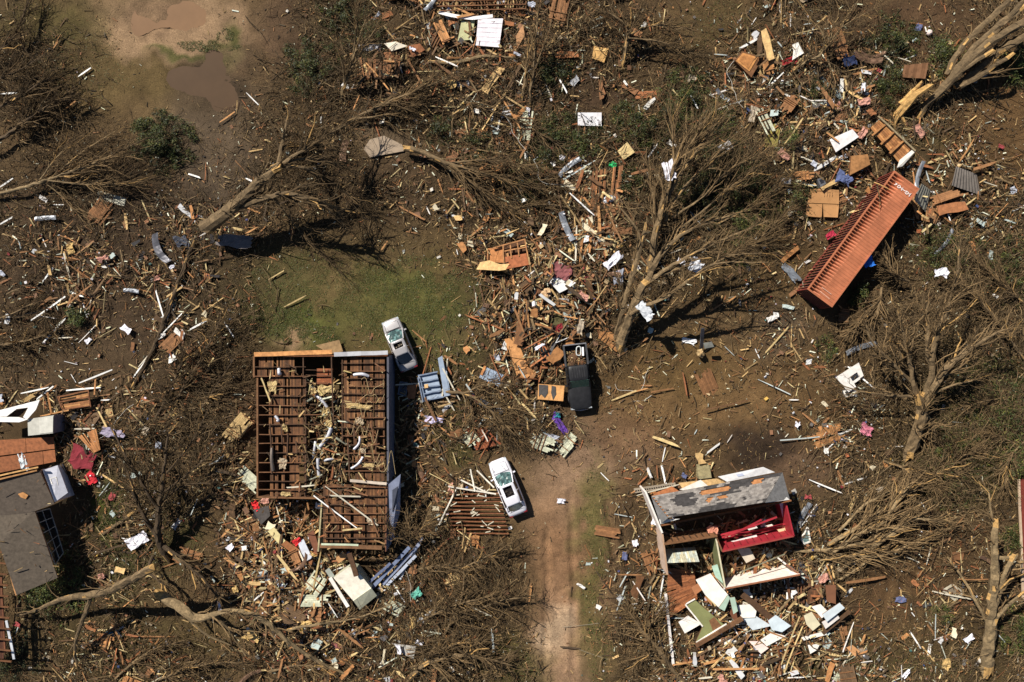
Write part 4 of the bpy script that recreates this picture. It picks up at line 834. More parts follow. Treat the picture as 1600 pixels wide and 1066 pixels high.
WX = [(132, 113, 35, 1.5, .13, 0), (15, 146, 3, 1.5, .14, 0), (304, 275, -18, 1.2, .14, 0), (391, 282, -24, 1, .14, 0), (10, 286, 32, 1.5, .12, 0), (395, 155, -45, 1.6, .09, 0), (92, 320, 0, 1.0, .07, 0), (10, 345, 30, 1.3, .12, 0), (76, 482, 36, 3.6, .14, 0), (85, 517, 48, 2.9, .13, 0), (100, 528, 3, 2, .1, 1), (75, 430, 50, 1.6, .12, 0), (122, 461, -17, 1.3, .13, 0), (105, 415, -78, 2.2, .14, 1), (250, 475, -72, 2.6, .13, 0), (262, 495, 70, 2.6, .13, 0), (248, 497, 12, 1.3, .12, 0), (310, 508, 28, 1.6, .14, 0), (358, 515, -58, 1.6, .11, 0), (150, 588, 22, 3.2, .13, 0), (55, 610, 12, 2.6, .12, 0), (70, 614, 38, 2, .13, 0), (130, 608, 5, 3.2, .14, 0), (225, 566, 55, 3.2, .14, 0), (232, 556, 50, 2.6, .1, 1), (270, 505, 45, 2.4, .1, 0), (165, 625, 3, 1, .1, 0), (695, 590, 82, 3.4, .13, 1), (705, 600, -62, 3.2, .12, 1), (700, 625, -60, 2.2, .12, 1), (1210, 605, -25, 3.1, .09, 3), (1252, 685, 5, 3.7, .1, 3), (1320, 675, 22, 1.4, .12, 0), (1115, 700, 35, 1.6, .16, 0), (1490, 930, -10, 3.7, .12, 1), (1290, 760, -22, 3, .12, 0), (1335, 752, 18, 2.2, .13, 0), (975, 905, 62, 1.6, .1, 3), (1050, 895, -18, 4.2, .12, 3), (1030, 765, 15, 4, .1, 1), (1035, 910, 80, 3, .12, 0), (970, 935, 72, 2.4, .12, 3), (1045, 780, -78, 6, .16, 0), (652, 600, 2, 3.8, .14, 1), (470, 760, 5, 2.5, .12, 1), (620, 920, -58, 2.8, .1, 0), (660, 895, 10, 2.4, .1, 1), (910, 320, -42, 3, .12, 0), (855, 245, 45, 1.4, .12, 0), (880, 135, -60, 1.4, .12, 0), (1020, 235, 55, 1.6, .12, 0), (1085, 160, -62, 1.3, .11, 0), (900, 380, 88, 3.2, .14, 1), (930, 385, -75, 2.4, .2, 0), (935, 370, 80, 2, .12, 0), (1170, 68, 28, 2, .2, 0), (1290, 255, 32, 2.6, .3, 0), (1345, 590, -40, 3, .12, 0), (1430, 1000, -58, 1.9, .12, 0), (1240, 625, 0, 1, .1, 0), (945, 745, -45, 1.1, .07, 0), (820, 590, -60, 2.4, .09, 3), (735, 610, -55, 1.4, .14, 3), (1470, 80, 88, 1.6, .1, 0), (1385, 90, -40, 1.6, .1, 1), (770, 1000, -85, 2.2, .16, 3), (740, 950, -25, 3.4, .08, 1), (712, 955, 90, 2, .08, 1), (550, 790, -38, 5.4, .12, 1), (525, 800, -38, 4.6, .1, 0), (540, 775, -3, 2.6, .12, 1)]
individuals('white_board', 'board', 'white painted boards scattered over the ground', LT, 270, 1.1, lambda n: np.stack([rng.lognormal(.15, .45, n).clip(.5, 3), rng.uniform(.06, .12, n), rng.uniform(.02, .035, n)], 1), [hexc(236, 234, 228), hexc(206, 196, 172), hexc(222, 214, 204), hexc(178, 186, 182)], ['white', 'cream', 'off-white', 'greenish'], M_PAINT, .08, splint=True, noun='painted plank', extra=WX)
individuals('plywood_sheet', 'board panel', 'broken plywood and panel pieces', WD, 190, 1.2, lambda n: np.stack([rng.lognormal(0, .45, n).clip(.5, 2.4), rng.uniform(.2, .8, n), rng.uniform(.015, .03, n)], 1), [hexc(188, 122, 70), hexc(206, 162, 110), hexc(142, 92, 60), hexc(100, 72, 52), hexc(160, 96, 58)], ['orange', 'tan', 'brown', 'dark', 'rusty'], M_WOOD, .10, splint=False, noun='plywood sheet', jit=.18)
individuals('drywall_piece', 'wall piece', 'broken drywall and siding pieces', LT, 210, 1.5, lambda n: np.stack([rng.lognormal(-.5, .5, n).clip(.3, 2), rng.uniform(.18, .6, n), rng.uniform(.012, .02, n)], 1), [hexc(230, 226, 216), hexc(200, 200, 200), hexc(214, 200, 166), hexc(178, 192, 186)], ['white', 'grey', 'cream', 'greenish'], M_PLASTER, .08, splint=False, noun='wall piece', jit=.2)
individuals('shingle_patch', 'roof shingles', 'torn grey roof shingle patches', WD + LT * .3, 110, 1.3, lambda n: np.stack([rng.uniform(.25, .9, n), rng.uniform(.15, .45, n), rng.uniform(.008, .012, n)], 1), [hexc(66, 64, 64), hexc(98, 94, 92), hexc(50, 46, 46)], ['charcoal', 'grey', 'blackish'], M_SHINGLE, .06, splint=False, noun='shingle patch', jit=.1)

# crumpled cloth, bags and tarps
def crumple(name, label, cat, px, py, sx, sy, rot, col, z=.3, amp=.25, m=M_CLOTH, group=None, nx=9, ny=7):
    c = W(px, py, z); a = math.radians(rot); mb = MB(); sd = rng.uniform(0, 999)
    u, v = np.meshgrid(np.linspace(-.5, .5, nx), np.linspace(-.5, .5, ny)); n = vn(u.ravel() * 30 + sd, v.ravel() * 30, 9, 2) - .5; n2 = vn(u.ravel() * 30, v.ravel() * 30 + sd, 12, 8) - .5
    x = u.ravel() * sx * (1 + n2 * .9); y = v.ravel() * sy * (1 + n * 1.1) + n2 * sy * .5; zz = np.abs(n) * 2 * amp + n2 * amp
    V = np.stack([c[0] + x * math.cos(a) - y * math.sin(a), c[1] + x * math.sin(a) + y * math.cos(a), np.maximum(c[2] + zz, .03)], 1)
    V2 = V - [0, 0, .015]; I = (np.arange(ny - 1)[:, None] * nx + np.arange(nx - 1)[None]).ravel(); F = np.stack([I, I + 1, I + nx + 1, I + nx], 1)
    mb.add(np.vstack([V, V2]), np.vstack([F, F[:, ::-1] + nx * ny]), np.array(col)); o = mb.build(name, m, smooth=False); return tag(o, label, cat, group)
W_ = hexc(226, 224, 232); S_ = hexc(176, 180, 192); 
for a in [('cloth', 'white shirt-like cloth snagged in the fan of bare branches', 'cloth', 1046, 268, 1.5, .8, -70, W_, 3.6), ('plastic_sheet', 'white plastic caught on the splintered leaning tree trunk', 'plastic sheet', 1008, 487, 1.4, .8, -50, hexc(200, 204, 208), 3.4), ('cloth', 'pale draped cloth left of the leaning tree limbs', 'cloth', 958, 408, 1.5, .7, 40, W_, 1.2),
 ('cloth', 'grey blue rag hanging left of the leaning tree trunk', 'cloth', 966, 434, .8, 1.1, 0, hexc(140, 144, 156), 1.0), ('plastic_sheet', 'torn white plastic flapping on a thin limb right of the leaning tree', 'plastic sheet', 1087, 416, 1, .9, -30, hexc(196, 200, 208), 3.6),
 ('tarp', 'bright blue tarp hooked on a stub beside the shipping container', 'tarp', 1357, 410, .9, .8, 20, hexc(20, 110, 210), 1.8), ('cloth', 'white cloth lying on the brush right of the shipping container', 'cloth', 1470, 427, 1.1, .7, 10, W_, 1.8), ('cloth', 'bright purple cloth strung below the black pickup truck', 'cloth', 876, 664, 1.9, .5, -50, hexc(96, 56, 150), .4), ('cloth', 'small teal cloth near the nose of the black pickup truck', 'cloth', 871, 649, .5, .4, 0, hexc(30, 130, 140), .5),
 ('plastic_sheet', 'silvery plastic sheeting below the black pickup truck', 'plastic sheet', 855, 685, 2, .6, -10, S_, .4), ('sheet_metal', 'crumpled dark grey roofing sheet at the base of the forked snapped tree', 'sheet metal', 365, 378, 2.9, .9, -5, hexc(120, 112, 110), .9), ('cloth', 'red cloth in the wreck of the orange floored room', 'cloth', 143, 748, 1, .7, -50, hexc(190, 20, 36), .6), ('rug', 'dark red rug hanging beside the orange floored room', 'rug', 128, 716, 2.2, 1.5, -25, hexc(128, 36, 46), .7),
 ('plastic_bag', 'white bag with pale blue contents on the orange floor', 'bag', 36, 720, .6, 1.4, 20, hexc(206, 216, 220), .6), ('cloth', 'bright red scrap at the upper left corner of the brown house rubble', 'cloth', 400, 790, .8, .5, -60, hexc(210, 20, 26), 1.0), ('cloth', 'small red rag in the rubble below the brown board house', 'cloth', 465, 846, .7, .5, 30, hexc(200, 24, 30), 1.0), ('cloth', 'dark red cloth in the rubble above the black pickup truck', 'cloth', 870, 515, .9, .7, 10, hexc(120, 22, 32), .7), ('rug', 'pinkish patterned rug in the centre rubble', 'rug', 876, 425, 1.6, 1.2, -20, hexc(140, 80, 80), .9),
 ('cloth', 'red cloth under the arching limbs at the upper right', 'cloth', 1235, 96, 1.3, .5, 10, hexc(150, 20, 30), .6), ('jacket', 'dark blue garment under the arching limbs at the upper right', 'garment', 1330, 95, 1.2, .8, 0, hexc(40, 52, 86), .7), ('cloth', 'pink and red cloth left of the shipping container', 'cloth', 1297, 368, .8, .5, 30, hexc(170, 30, 60), .5), ('quilt', 'pink and red quilt below the white wall piece', 'quilt', 1354, 672, 1, .7, -20, hexc(196, 110, 130), .5), ('cloth', 'blue and white garments left of the container top corner', 'garment', 1318, 280, 1.3, 1, -30, hexc(84, 96, 136), .6),
 ('plastic_sheet', 'bright green scrap on the brown board heap at the centre', 'plastic sheet', 957, 257, .6, .5, 0, hexc(20, 170, 90), .9), ('plastic_sheet', 'teal scrap in the brush below the brown board house', 'plastic sheet', 651, 928, .9, .6, 35, hexc(90, 170, 150), .8), ('plastic_bag', 'bright blue bag on the ground at the lower left', 'bag', 171, 991, .7, .5, 20, hexc(40, 150, 190), .4), ('mattress', 'rolled white and violet striped mattress right of the brown board house', 'mattress', 678, 656, 1.5, .5, -3, hexc(200, 190, 220), .5), ('cloth', 'white crumpled cloth on the grass left of the lower left tree', 'cloth', 216, 845, 1.6, .9, 30, W_, .6),
 ('blanket', 'olive green carpet piece above the black pickup truck', 'carpet', 872, 500, 1.9, 1.3, -30, hexc(84, 78, 44), .6), ('plastic_sheet', 'white sheet lying on the bare yard beside the leaning tree shadow', 'plastic sheet', 1076, 533, 1.1, .45, -15, hexc(220, 220, 220), .2), ('plastic_sheet', 'small white bag on the driveway right of the white sedan', 'plastic sheet', 876, 783, .7, .35, -10, W_, .12), ('plastic_bag', 'dark crumpled bag left of the dark slanted pole top', 'bag', 285, 378, 1, 1.1, 20, hexc(70, 74, 86), .4), ('cloth', 'lilac cloth draped over the wreck right of the orange floored room', 'cloth', 176, 676, 1.9, .7, -10, hexc(150, 140, 160), 1.0), ('plastic_sheet', 'white paper-wrapped bundle in the scrub right of the branch fan', 'bundle', 1134, 231, 1, .7, 35, hexc(196, 192, 190), 1.0), ('insulation', 'pink insulation batting inside the brown walled room', 'insulation', 1113, 829, .9, .7, 10, hexc(216, 140, 110), 1.8), ('cloth', 'grey tin flashing on the ground left of the container', 'flashing', 1233, 425, 2, .5, -50, hexc(110, 116, 124), .3)]:
    crumple(*a)
def sheets():
    n = 70; P = field(LT, n, 1.2); c = place(P, .1); lb = Labeller()
    cols = [W_, hexc(210, 206, 200), S_, hexc(90, 96, 130), hexc(150, 60, 60)]; nm = ['white', 'off-white', 'silvery grey', 'slate blue', 'faded red']
    for i in range(n):
        k = rng.choice(5, p=[.4, .2, .2, .1, .1]); o = crumple('cloth_scrap', None, 'cloth', P[i, 0], P[i, 1], rng.uniform(.35, .9), rng.uniform(.2, .5), rng.uniform(0, 180), cols[k], z=c[i, 2] + .1, amp=.12, nx=6, ny=5, group='cloth and plastic scraps in the debris'); lb.add(o, f'crumpled {nm[k]} cloth scrap', P[i, 0], P[i, 1])
    lb.done()
sheets()

def sections():
    """larger torn pieces of wall, floor and roof: boarding on studs"""
    n = 60; P = field(WD, n, 1.8); c = place(P, .09); lb = Labeller()
    cols = [hexc(182, 120, 70), hexc(150, 98, 62), hexc(206, 166, 116), hexc(104, 76, 56), hexc(196, 192, 180)]; nm = ['orange', 'brown', 'tan', 'dark', 'whitish']
    for i in range(n):
        k = rng.choice(5, p=[.3, .25, .15, .15, .15]); L, Wd = rng.uniform(1.2, 2.8), rng.uniform(.7, 1.5); ro = empty('torn_panel', (c[i, 0], c[i, 1], c[i, 2] + .12)); tag(ro, None, 'wall section', 'torn pieces of wall and floor in the debris')
        a = dirs(P[i:i + 1])[0]; R = rots(np.array([a]), rng.normal(0, .1, 1), rng.normal(0, .13, 1))[0]; m = max(3, int(Wd / .14)); mb = MB()
        for j in range(m):
            if rng.random() < .1: continue
            l2 = L * rng.uniform(.55, 1); x0 = rng.uniform(-.5, .5) * (L - l2); mb.box(R @ np.array([x0, -Wd / 2 + (j + .5) * Wd / m, 0]) + [0, 0, c[i, 2] + .12] * np.array([0, 0, 1]), (l2, Wd / m * .94, .025), R, np.array(cols[k]) * rng.uniform(.75, 1.15))
            mb.v[-1][:, 0] += c[i, 0]; mb.v[-1][:, 1] += c[i, 1]
        mb.build('boards', M_WOOD, ro)
        if rng.random() < .7:
            for j in range(rng.integers(2, 5)):
                mb = MB(); x0 = rng.uniform(-.45, .45) * L; q = R @ np.array([x0, rng.uniform(-.1, .1), .055]); mb.box(q + c[i] + [0, 0, .12], (.06, Wd * rng.uniform(.8, 1.15), .08), R, np.array(cols[1]) * rng.uniform(.7, 1.1)); mb.build('stud', M_WOOD, ro)
        lb.add(ro, f'torn {nm[k]} wall section {facing(a)}', P[i, 0], P[i, 1])
    lb.done()
sections()

def misc():
    """insulation, roofing tin and wires tangled in the heaps"""
    n = 42; P = field(WD + LT, n, 2.2); c = place(P, .09); lb = Labeller(); cols = [hexc(206, 170, 100), hexc(196, 140, 120), hexc(176, 160, 136)]; nm = ['yellow', 'pink', 'greyish']
    for i in range(n):
        k = rng.integers(0, 3); o = crumple('insulation_tuft', None, 'insulation', P[i, 0], P[i, 1], rng.uniform(.4, 1.3), rng.uniform(.3, .7), rng.uniform(0, 180), np.array(cols[k]) * .9, z=c[i, 2] + .1, amp=.22, nx=9, ny=7, group='insulation torn out of the houses'); lb.add(o, f'torn {nm[k]} insulation tuft', P[i, 0], P[i, 1])
    lb.done(); n = 30; P = field(WD + LT, n, 1.6); c = place(P, .09); lb = Labeller()
    for i in range(n):
        L, w_, a = rng.uniform(1, 2.8), rng.uniform(.25, .6), rng.uniform(0, 3.14); m = 9; x = np.linspace(-.5, .5, m); cu = rng.normal(0, .35); zz = np.abs(x) ** 2 * rng.uniform(.1, .9) + rng.normal(0, .02, m); V = []
        for j in range(m):
            for v in (-.5, -.17, .17, .5): X, Y = x[j] * L, v * w_ + cu * x[j] ** 2 * L; V.append([c[i, 0] + X * math.cos(a) - Y * math.sin(a), c[i, 1] + X * math.sin(a) + Y * math.cos(a), c[i, 2] + .1 + zz[j] + .03 * (abs(v) < .3) + rng.normal(0, .015)])
        V = np.array(V); F = [[j * 4 + q, j * 4 + q + 1, j * 4 + q + 5, j * 4 + q + 4] for j in range(m - 1) for q in range(3)]; g = rng.integers(0, 3); col = [hexc(140, 144, 150), hexc(96, 96, 102), hexc(122, 92, 70)][g]
        mb = MB(); mb.add(np.vstack([V, V - [0, 0, .012]]), F + [[q + 4 * m for q in f[::-1]] for f in F], col); o = mb.build('tin_strip', M_METAL); tag(o, None, 'sheet metal', 'twisted tin strips in the debris'); lb.add(o, f"bent {['silver', 'dark grey', 'rusty'][g]} tin strip {facing(a)}", P[i, 0], P[i, 1])
    lb.done(); n = 22; P = field(WD + LT + TW * .5, n, 1.2); c = place(P, .1); lb = Labeller()
    for i in range(n):
        a = rng.uniform(0, 6.28); q = [c[i] + [0, 0, .1]]; 
        for j in range(7): a += rng.normal(0, .55); q.append(q[-1] + np.array([math.cos(a), math.sin(a), 0]) * rng.uniform(.4, .9) + [0, 0, rng.normal(0, .06)])
        q = smooth_line(q, 26); q[:, 2] = np.maximum(q[:, 2], .05); g = rng.integers(0, 3); mb = MB(); mb.tube(q, np.full(26, .016), 4, [hexc(206, 202, 190), hexc(40, 38, 38), hexc(190, 170, 120)][g], False); o = mb.build('wire', M_PAINT); tag(o, None, 'wire', 'loose wires in the debris'); lb.add(o, f"curling {['white', 'black', 'tan'][g]} wire", P[i, 0], P[i, 1])
    lb.done()
misc()
# ---------------------------------------------------------------- houses
def slab(pts, th, col, m=M_PAINT, name='panel', parent=None, z=None, side=None, label=None, cat=None, group=None):
    """pts: (px,py,z) corners or (px,py) with z="""
    P = [W(p[0], p[1], p[2] if len(p) > 2 else z) for p in pts]
    mb = MB(); mb.prism(P, th, col, side); o = mb.build(name, m, parent); return tag(o, label, cat, group)
def bar(p, q, w_, h_, col, m=M_WOOD, name='beam', parent=None, label=None, cat=None, group=None):
    mb = MB(); a, b = W(*p), W(*q); N_ = 5
    # slightly twisted, uneven timber
    pts = [a + (b - a) * t + rng.normal(0, .008, 3) * (0 < t < 1) for t in np.linspace(0, 1, N_)]
    for i in range(N_ - 1): mb.beam(pts[i], pts[i + 1] + (pts[i + 1] - pts[i]) * (.01 if i < N_ - 2 else 0), w_ * rng.uniform(.97, 1.03), h_ * rng.uniform(.97, 1.03), np.array(col) * rng.uniform(.85, 1.15))
    o = mb.build(name, m, parent); return tag(o, label, cat, group)
def wall(p, q, z0, z1, th, col, parent, m=M_PLASTER, name='wall', cap=hexc(120, 78, 50)):
    """wall whose TOP edge (height z1) runs from photo pixel p to q"""
    a, b = W(p[0], p[1], z1), W(q[0], q[1], z1); mb = MB(); d = (b - a) / np.linalg.norm(b - a); nrm = np.array([-d[1], d[0], 0]) * th / 2
    top = [a + nrm, b + nrm, b - nrm, a - nrm]; mb.prism(top, z1 - z0, cap, side=col); o = mb.build(name, m, parent); return o
def planks(parent, x0, x1, y0, y1, z, name, cols, w_=.13, horiz=False, miss=.04, th=.022, quad=None):
    """field of boards between photo pixel limits; quad gives 4 corners (px,py) instead"""
    mb = MB(); q = quad or [(x0, y0), (x1, y0), (x1, y1), (x0, y1)]; A, B, Cc, Dd = [W(p[0], p[1], z if len(p) < 3 else p[2]) for p in q]
    if horiz: A, B, Cc, Dd = A, Dd, Cc, B
    n = max(2, int(np.linalg.norm(B - A) / w_)); hs = rng.uniform(0, 99)
    for i in range(n):
        if rng.random() < miss: continue
        t0, t1 = (i + .04) / n, (i + .96) / n; s = 0.0
        while s < .999:
            e = min(1, s + rng.uniform(.25, .8)); 
            if e > .9: e = 1
            if rng.random() > miss and (miss < .03 or vn(np.array([t0 * 30 + hs]), np.array([s * 30]), 9, 3)[0] < .72):
                c = np.array(cols[rng.integers(len(cols))]) * rng.uniform(.75, 1.2); k = [(t0, s), (t1, s), (t1, e - .004), (t0, e - .004)]
                P = [(A * (1 - u) + B * u) * (1 - v) + (Dd * (1 - u) + Cc * u) * v + [0, 0, rng.uniform(-.006, .006)] for u, v in k]; mb.prism(P, th, c)
            s = e
    return mb.build(name, M_WOOD, parent)
CEIL = [hexc(112, 70, 44), hexc(98, 60, 38), hexc(130, 84, 52), hexc(84, 54, 36), hexc(120, 76, 48)]; JO = hexc(122, 78, 54); JD = hexc(84, 56, 42); DKW = hexc(60, 40, 30)

A_ = empty('wooden_house', W(505, 690, 0)); tag(A_, 'roofless brown board house with its joisted ceiling exposed, left of the silver sedan', 'house')
ZC = 2.62; ZT = 2.8
planks(A_, 402, 460, 558, 590, ZC, 'ceiling_boards', CEIL); planks(A_, 420, 478, 590, 682, ZC - .003, 'ceiling_boards', CEIL)
planks(A_, 422, 478, 682, 777, ZC, 'ceiling_boards', CEIL, miss=.12); planks(A_, 537, 601, 558, 672, ZC, 'ceiling_boards', CEIL + [hexc(150, 104, 68)], miss=.05); planks(A_, 537, 601, 672, 708, ZC, 'ceiling_boards', CEIL, miss=.4)
planks(A_, 537, 601, 708, 752, ZC, 'ceiling_boards', CEIL, miss=.15); planks(A_, 505, 603, 757, 848, ZC, 'ceiling_boards', CEIL, miss=.05); planks(A_, 495, 520, 576, 602, ZC - .05, 'ceiling_boards', [hexc(160, 86, 50)], miss=.0, horiz=True)
for i, y in enumerate([573.5, 588, 603.5, 618.5, 633.5, 648.5, 663.6, 679, 693, 708, 723, 738, 752, 765]):
    bar((398 if i < 2 else 405, y, ZT), (478 if i not in (5, 6) else 500, y + rng.uniform(-1, 1), ZT), .05, .16, JO if i % 3 else JD, name='joist', parent=A_)
for i, y in enumerate([567.5, 580, 591, 604, 616, 628.5, 640, 652.7, 668.5, 682, 696, 709, 721.7, 736]):
    bar((533 + (i % 4) * 3, y + rng.uniform(-1, 1), ZT), (601, y, ZT), .05, .16, JO if i % 2 else JD, name='joist', parent=A_)
for y in [761, 774.5, 788.7, 802.6, 817, 831, 841]: bar((505, y, ZT), (603, y + rng.uniform(-.7, .7), ZT), .05, .15, JO if rng.random() < .6 else JD, name='joist', parent=A_)
for y in [578, 586, 598, 612]: bar((478, y, ZT), (520, y + 1, ZT - .05), .05, .13, JD, name='joist', parent=A_)
for p, q, zz in [((518, 555), (520, 640), ZT + .05), ((521, 640), (521, 750), ZT - .3), ((474, 556), (474, 590), ZT), ((478, 590), (478, 777), ZC + .02), ((535, 560), (535, 690), ZC), ((544, 690), (546, 745), ZT), ((422, 662), (424, 698), ZT + .05), ((450, 678), (449, 712), ZT + .08), ((424, 700), (425, 740), ZT + .1), ((440, 664), (441, 694), ZT + .06)]: bar((*p, zz), (*q, zz - .02), .09, .14, JD, name='beam', parent=A_)
bar((397, 554, 3.02), (519, 550, 3.02), .36, .05, hexc(206, 136, 78), name='top_plate', parent=A_); bar((522, 554, 3.0), (606, 551, 3.0), .34, .06, hexc(176, 176, 180), m=M_PAINT, name='top_plate', parent=A_); bar((398, 557, 2.86), (606, 555.5, 2.86), .1, .2, hexc(130, 74, 44), name='beam', parent=A_)
wall((396.5, 557), (396.5, 590), 0, 2.8, .14, hexc(110, 70, 48), A_, M_WOOD); wall((402, 590), (402, 778), 0, 2.74, .14, hexc(96, 62, 44), A_, M_WOOD); wall((399, 555), (606, 554), 0, 2.78, .14, hexc(100, 66, 46), A_, M_WOOD)
wall((606, 556), (606, 752), 0, 2.86, .16, hexc(92, 98, 116), A_, M_PAINT, cap=hexc(84, 84, 94)); wall((402, 777), (505, 779), 0, 2.76, .14, hexc(96, 62, 44), A_, M_WOOD); wall((503, 780), (497, 862), 0, 2.7, .12, hexc(150, 130, 104), A_, M_WOOD, cap=hexc(176, 160, 130)); wall((604, 756), (602, 862), 0, 2.7, .14, hexc(116, 124, 146), A_, M_PAINT)
bar((500, 853, 2.9), (597, 856, 2.9), .3, .14, hexc(120, 80, 54), name='top_plate', parent=A_); bar((502, 850.5, 2.99), (560, 852, 2.99), .16, .02, hexc(186, 196, 166), m=M_PAINT, name='trim_board', parent=A_); bar((547, 751, 2.92), (604, 756, 2.92), .22, .04, hexc(196, 180, 160), m=M_PAINT, name='trim_board', parent=A_)
dr = slab([(607, 757, 3.1), (626, 741, 3.2), (625, 800, 2.2), (610, 852, 2.0)], .06, hexc(132, 140, 164), name='wall_panel', parent=A_); slab([(613, 766, 3.2), (622, 760, 3.22), (620, 788, 2.66), (613, 800, 2.66)], .1, hexc(90, 94, 108), name='window', parent=dr)
# rubble floor of the middle bay and attic: broken boards, joist ends
for k in range(26):
    x, y = rng.uniform(405, 600), rng.uniform(565, 845)
    if 478 < x < 500 and y > 780: continue
    a, L = rng.choice([rng.normal(0, .25), rng.normal(1.4, .3)]), rng.uniform(14, 46); x2, y2 = np.clip(x + L * math.cos(a), 404, 602), np.clip(y + L * math.sin(a), 558, 850)
    if y2 > 782 and (x2 < 502 or x < 502): continue
    bar((x, y, 2.96), (x2, y2, 2.98 + rng.random() * .25), rng.uniform(.05, .12), rng.uniform(.04, .12), [JD, JO, hexc(150, 110, 76), hexc(190, 160, 116)][rng.integers(0, 4)], name='loose_rafter', parent=A_)
for k in range(8):
    x, y = rng.uniform(535, 590), rng.uniform(565, 740); q = smooth_line([tuple(W(x + t * 7, y + rng.normal(0, 8), 3.0 + rng.random() * .2)) for t in range(6)], 20); mb = MB(); mb.tube(q, np.full(20, .018), 4, hexc(186, 160, 110), False); mb.build('house_wire', M_PAINT, A_)
mb = MB(); n = 480; X = rng.uniform(480, 538, n); Y = rng.uniform(600, 778, n); z = rng.uniform(.6, 2.75, n); c = np.stack([(X - 800) * (CH - z) / FPX, (533 - Y) * (CH - z) / FPX, z], 1)
splinters(mb, c, np.stack([rng.uniform(.3, 1.8, n), rng.uniform(.05, .16, n), rng.uniform(.02, .05, n)], 1), rots(rng.uniform(0, 6.28, n), rng.normal(0, .3, n), rng.normal(0, .3, n)), pal(n, WOODC + [hexc(186, 164, 120)] + WHITEC[:2], .4, .95)); 
n = 130; X = rng.uniform(410, 600, n); Y = rng.uniform(570, 845, n); z = np.full(n, 2.86); c = np.stack([(X - 800) * (CH - z) / FPX, (533 - Y) * (CH - z) / FPX, z + rng.uniform(0, .08, n)], 1)
splinters(mb, c, np.stack([rng.uniform(.15, .9, n), rng.uniform(.04, .14, n), rng.uniform(.02, .04, n)], 1), rots(rng.uniform(0, 6.28, n), rng.normal(0, .1, n), rng.normal(0, .2, n)), pal(n, WOODC + [hexc(200, 170, 110)], .7, 1.1))
tag(mb.build('board_rubble', M_WOOD), 'broken boards fallen through the middle of the brown board house', 'debris', kind='stuff')
def lump(name, label, cat, px, py, z, sx, sy, sz, rot, col, m=M_CLOTH, parent=None, group=None, rough=.35):
    """irregular soft lump"""
    c = W(px, py, z); nu, nv = 10, 6; V = []; sd = rng.uniform(0, 99); a = math.radians(rot)
    for i in range(nv + 1):
        ph = math.pi * i / nv
        for j in range(nu):
            th = 2 * math.pi * j / nu; r = 1 + rough * (rng.random() - .5) * 2
            x, y, zz = sx * math.sin(ph) * math.cos(th) * r, sy * math.sin(ph) * math.sin(th) * r, sz * math.cos(ph) * r
            V.append([c[0] + x * math.cos(a) - y * math.sin(a), c[1] + x * math.sin(a) + y * math.cos(a), c[2] + zz])
    F = [[i * nu + j, (i + 1) * nu + j, (i + 1) * nu + (j + 1) % nu, i * nu + (j + 1) % nu] for i in range(nv) for j in range(nu)]
    mb = MB(); mb.add(V, F, np.array(col) * rng.uniform(.85, 1.1, (len(F), 1))); o = mb.build(name, m, parent); return tag(o, label, cat, group)
YI = hexc(216, 186, 110)
for k, (x, y, sx, sy, nm) in enumerate([(508, 609, .9, .42, 'large torn yellow insulation batt in the middle of the brown board house'), (490, 611, .3, .3, 'small yellow insulation tuft left of the large yellow batt'), (508, 643, .3, .35, 'yellow insulation tuft below the large yellow batt'), (513, 662, .35, .3, 'yellow insulation piece at the head of the long silver duct'), (446, 669, .3, .35, 'yellow insulation tuft in the left wing of the brown board house'), (560, 635, 1.5, .28, 'flat tan insulation strip across the right wing of the brown board house'), (562, 658, .45, .35, 'pale insulation square below the tan insulation strip'), (425, 606, .45, .6, 'flat tan insulation at the upper left of the brown board house'), (441, 725, .45, .4, 'crumbled pale insulation low in the left wing'), (566, 705, .4, .3, 'pale insulation clump near the two white pipes'), (575, 728, .7, .3, 'crumbled brownish insulation at the bottom right of the right wing'), (448, 772, .5, .18, 'yellowish insulation lump at the bottom edge of the left wing'), (582, 815, .5, .3, 'orange brown fibre pile in the lower extension of the brown house')]):
    crumple('insulation', nm, 'insulation', x, y, sx * 1.5, sy * 1.6, rng.uniform(-12, 12), hexc(186, 160, 104) if k not in (6, 8, 9, 12) else hexc(176, 156, 126), z=2.8, amp=.2, nx=13, ny=9, group='insulation tufts in the brown board house')
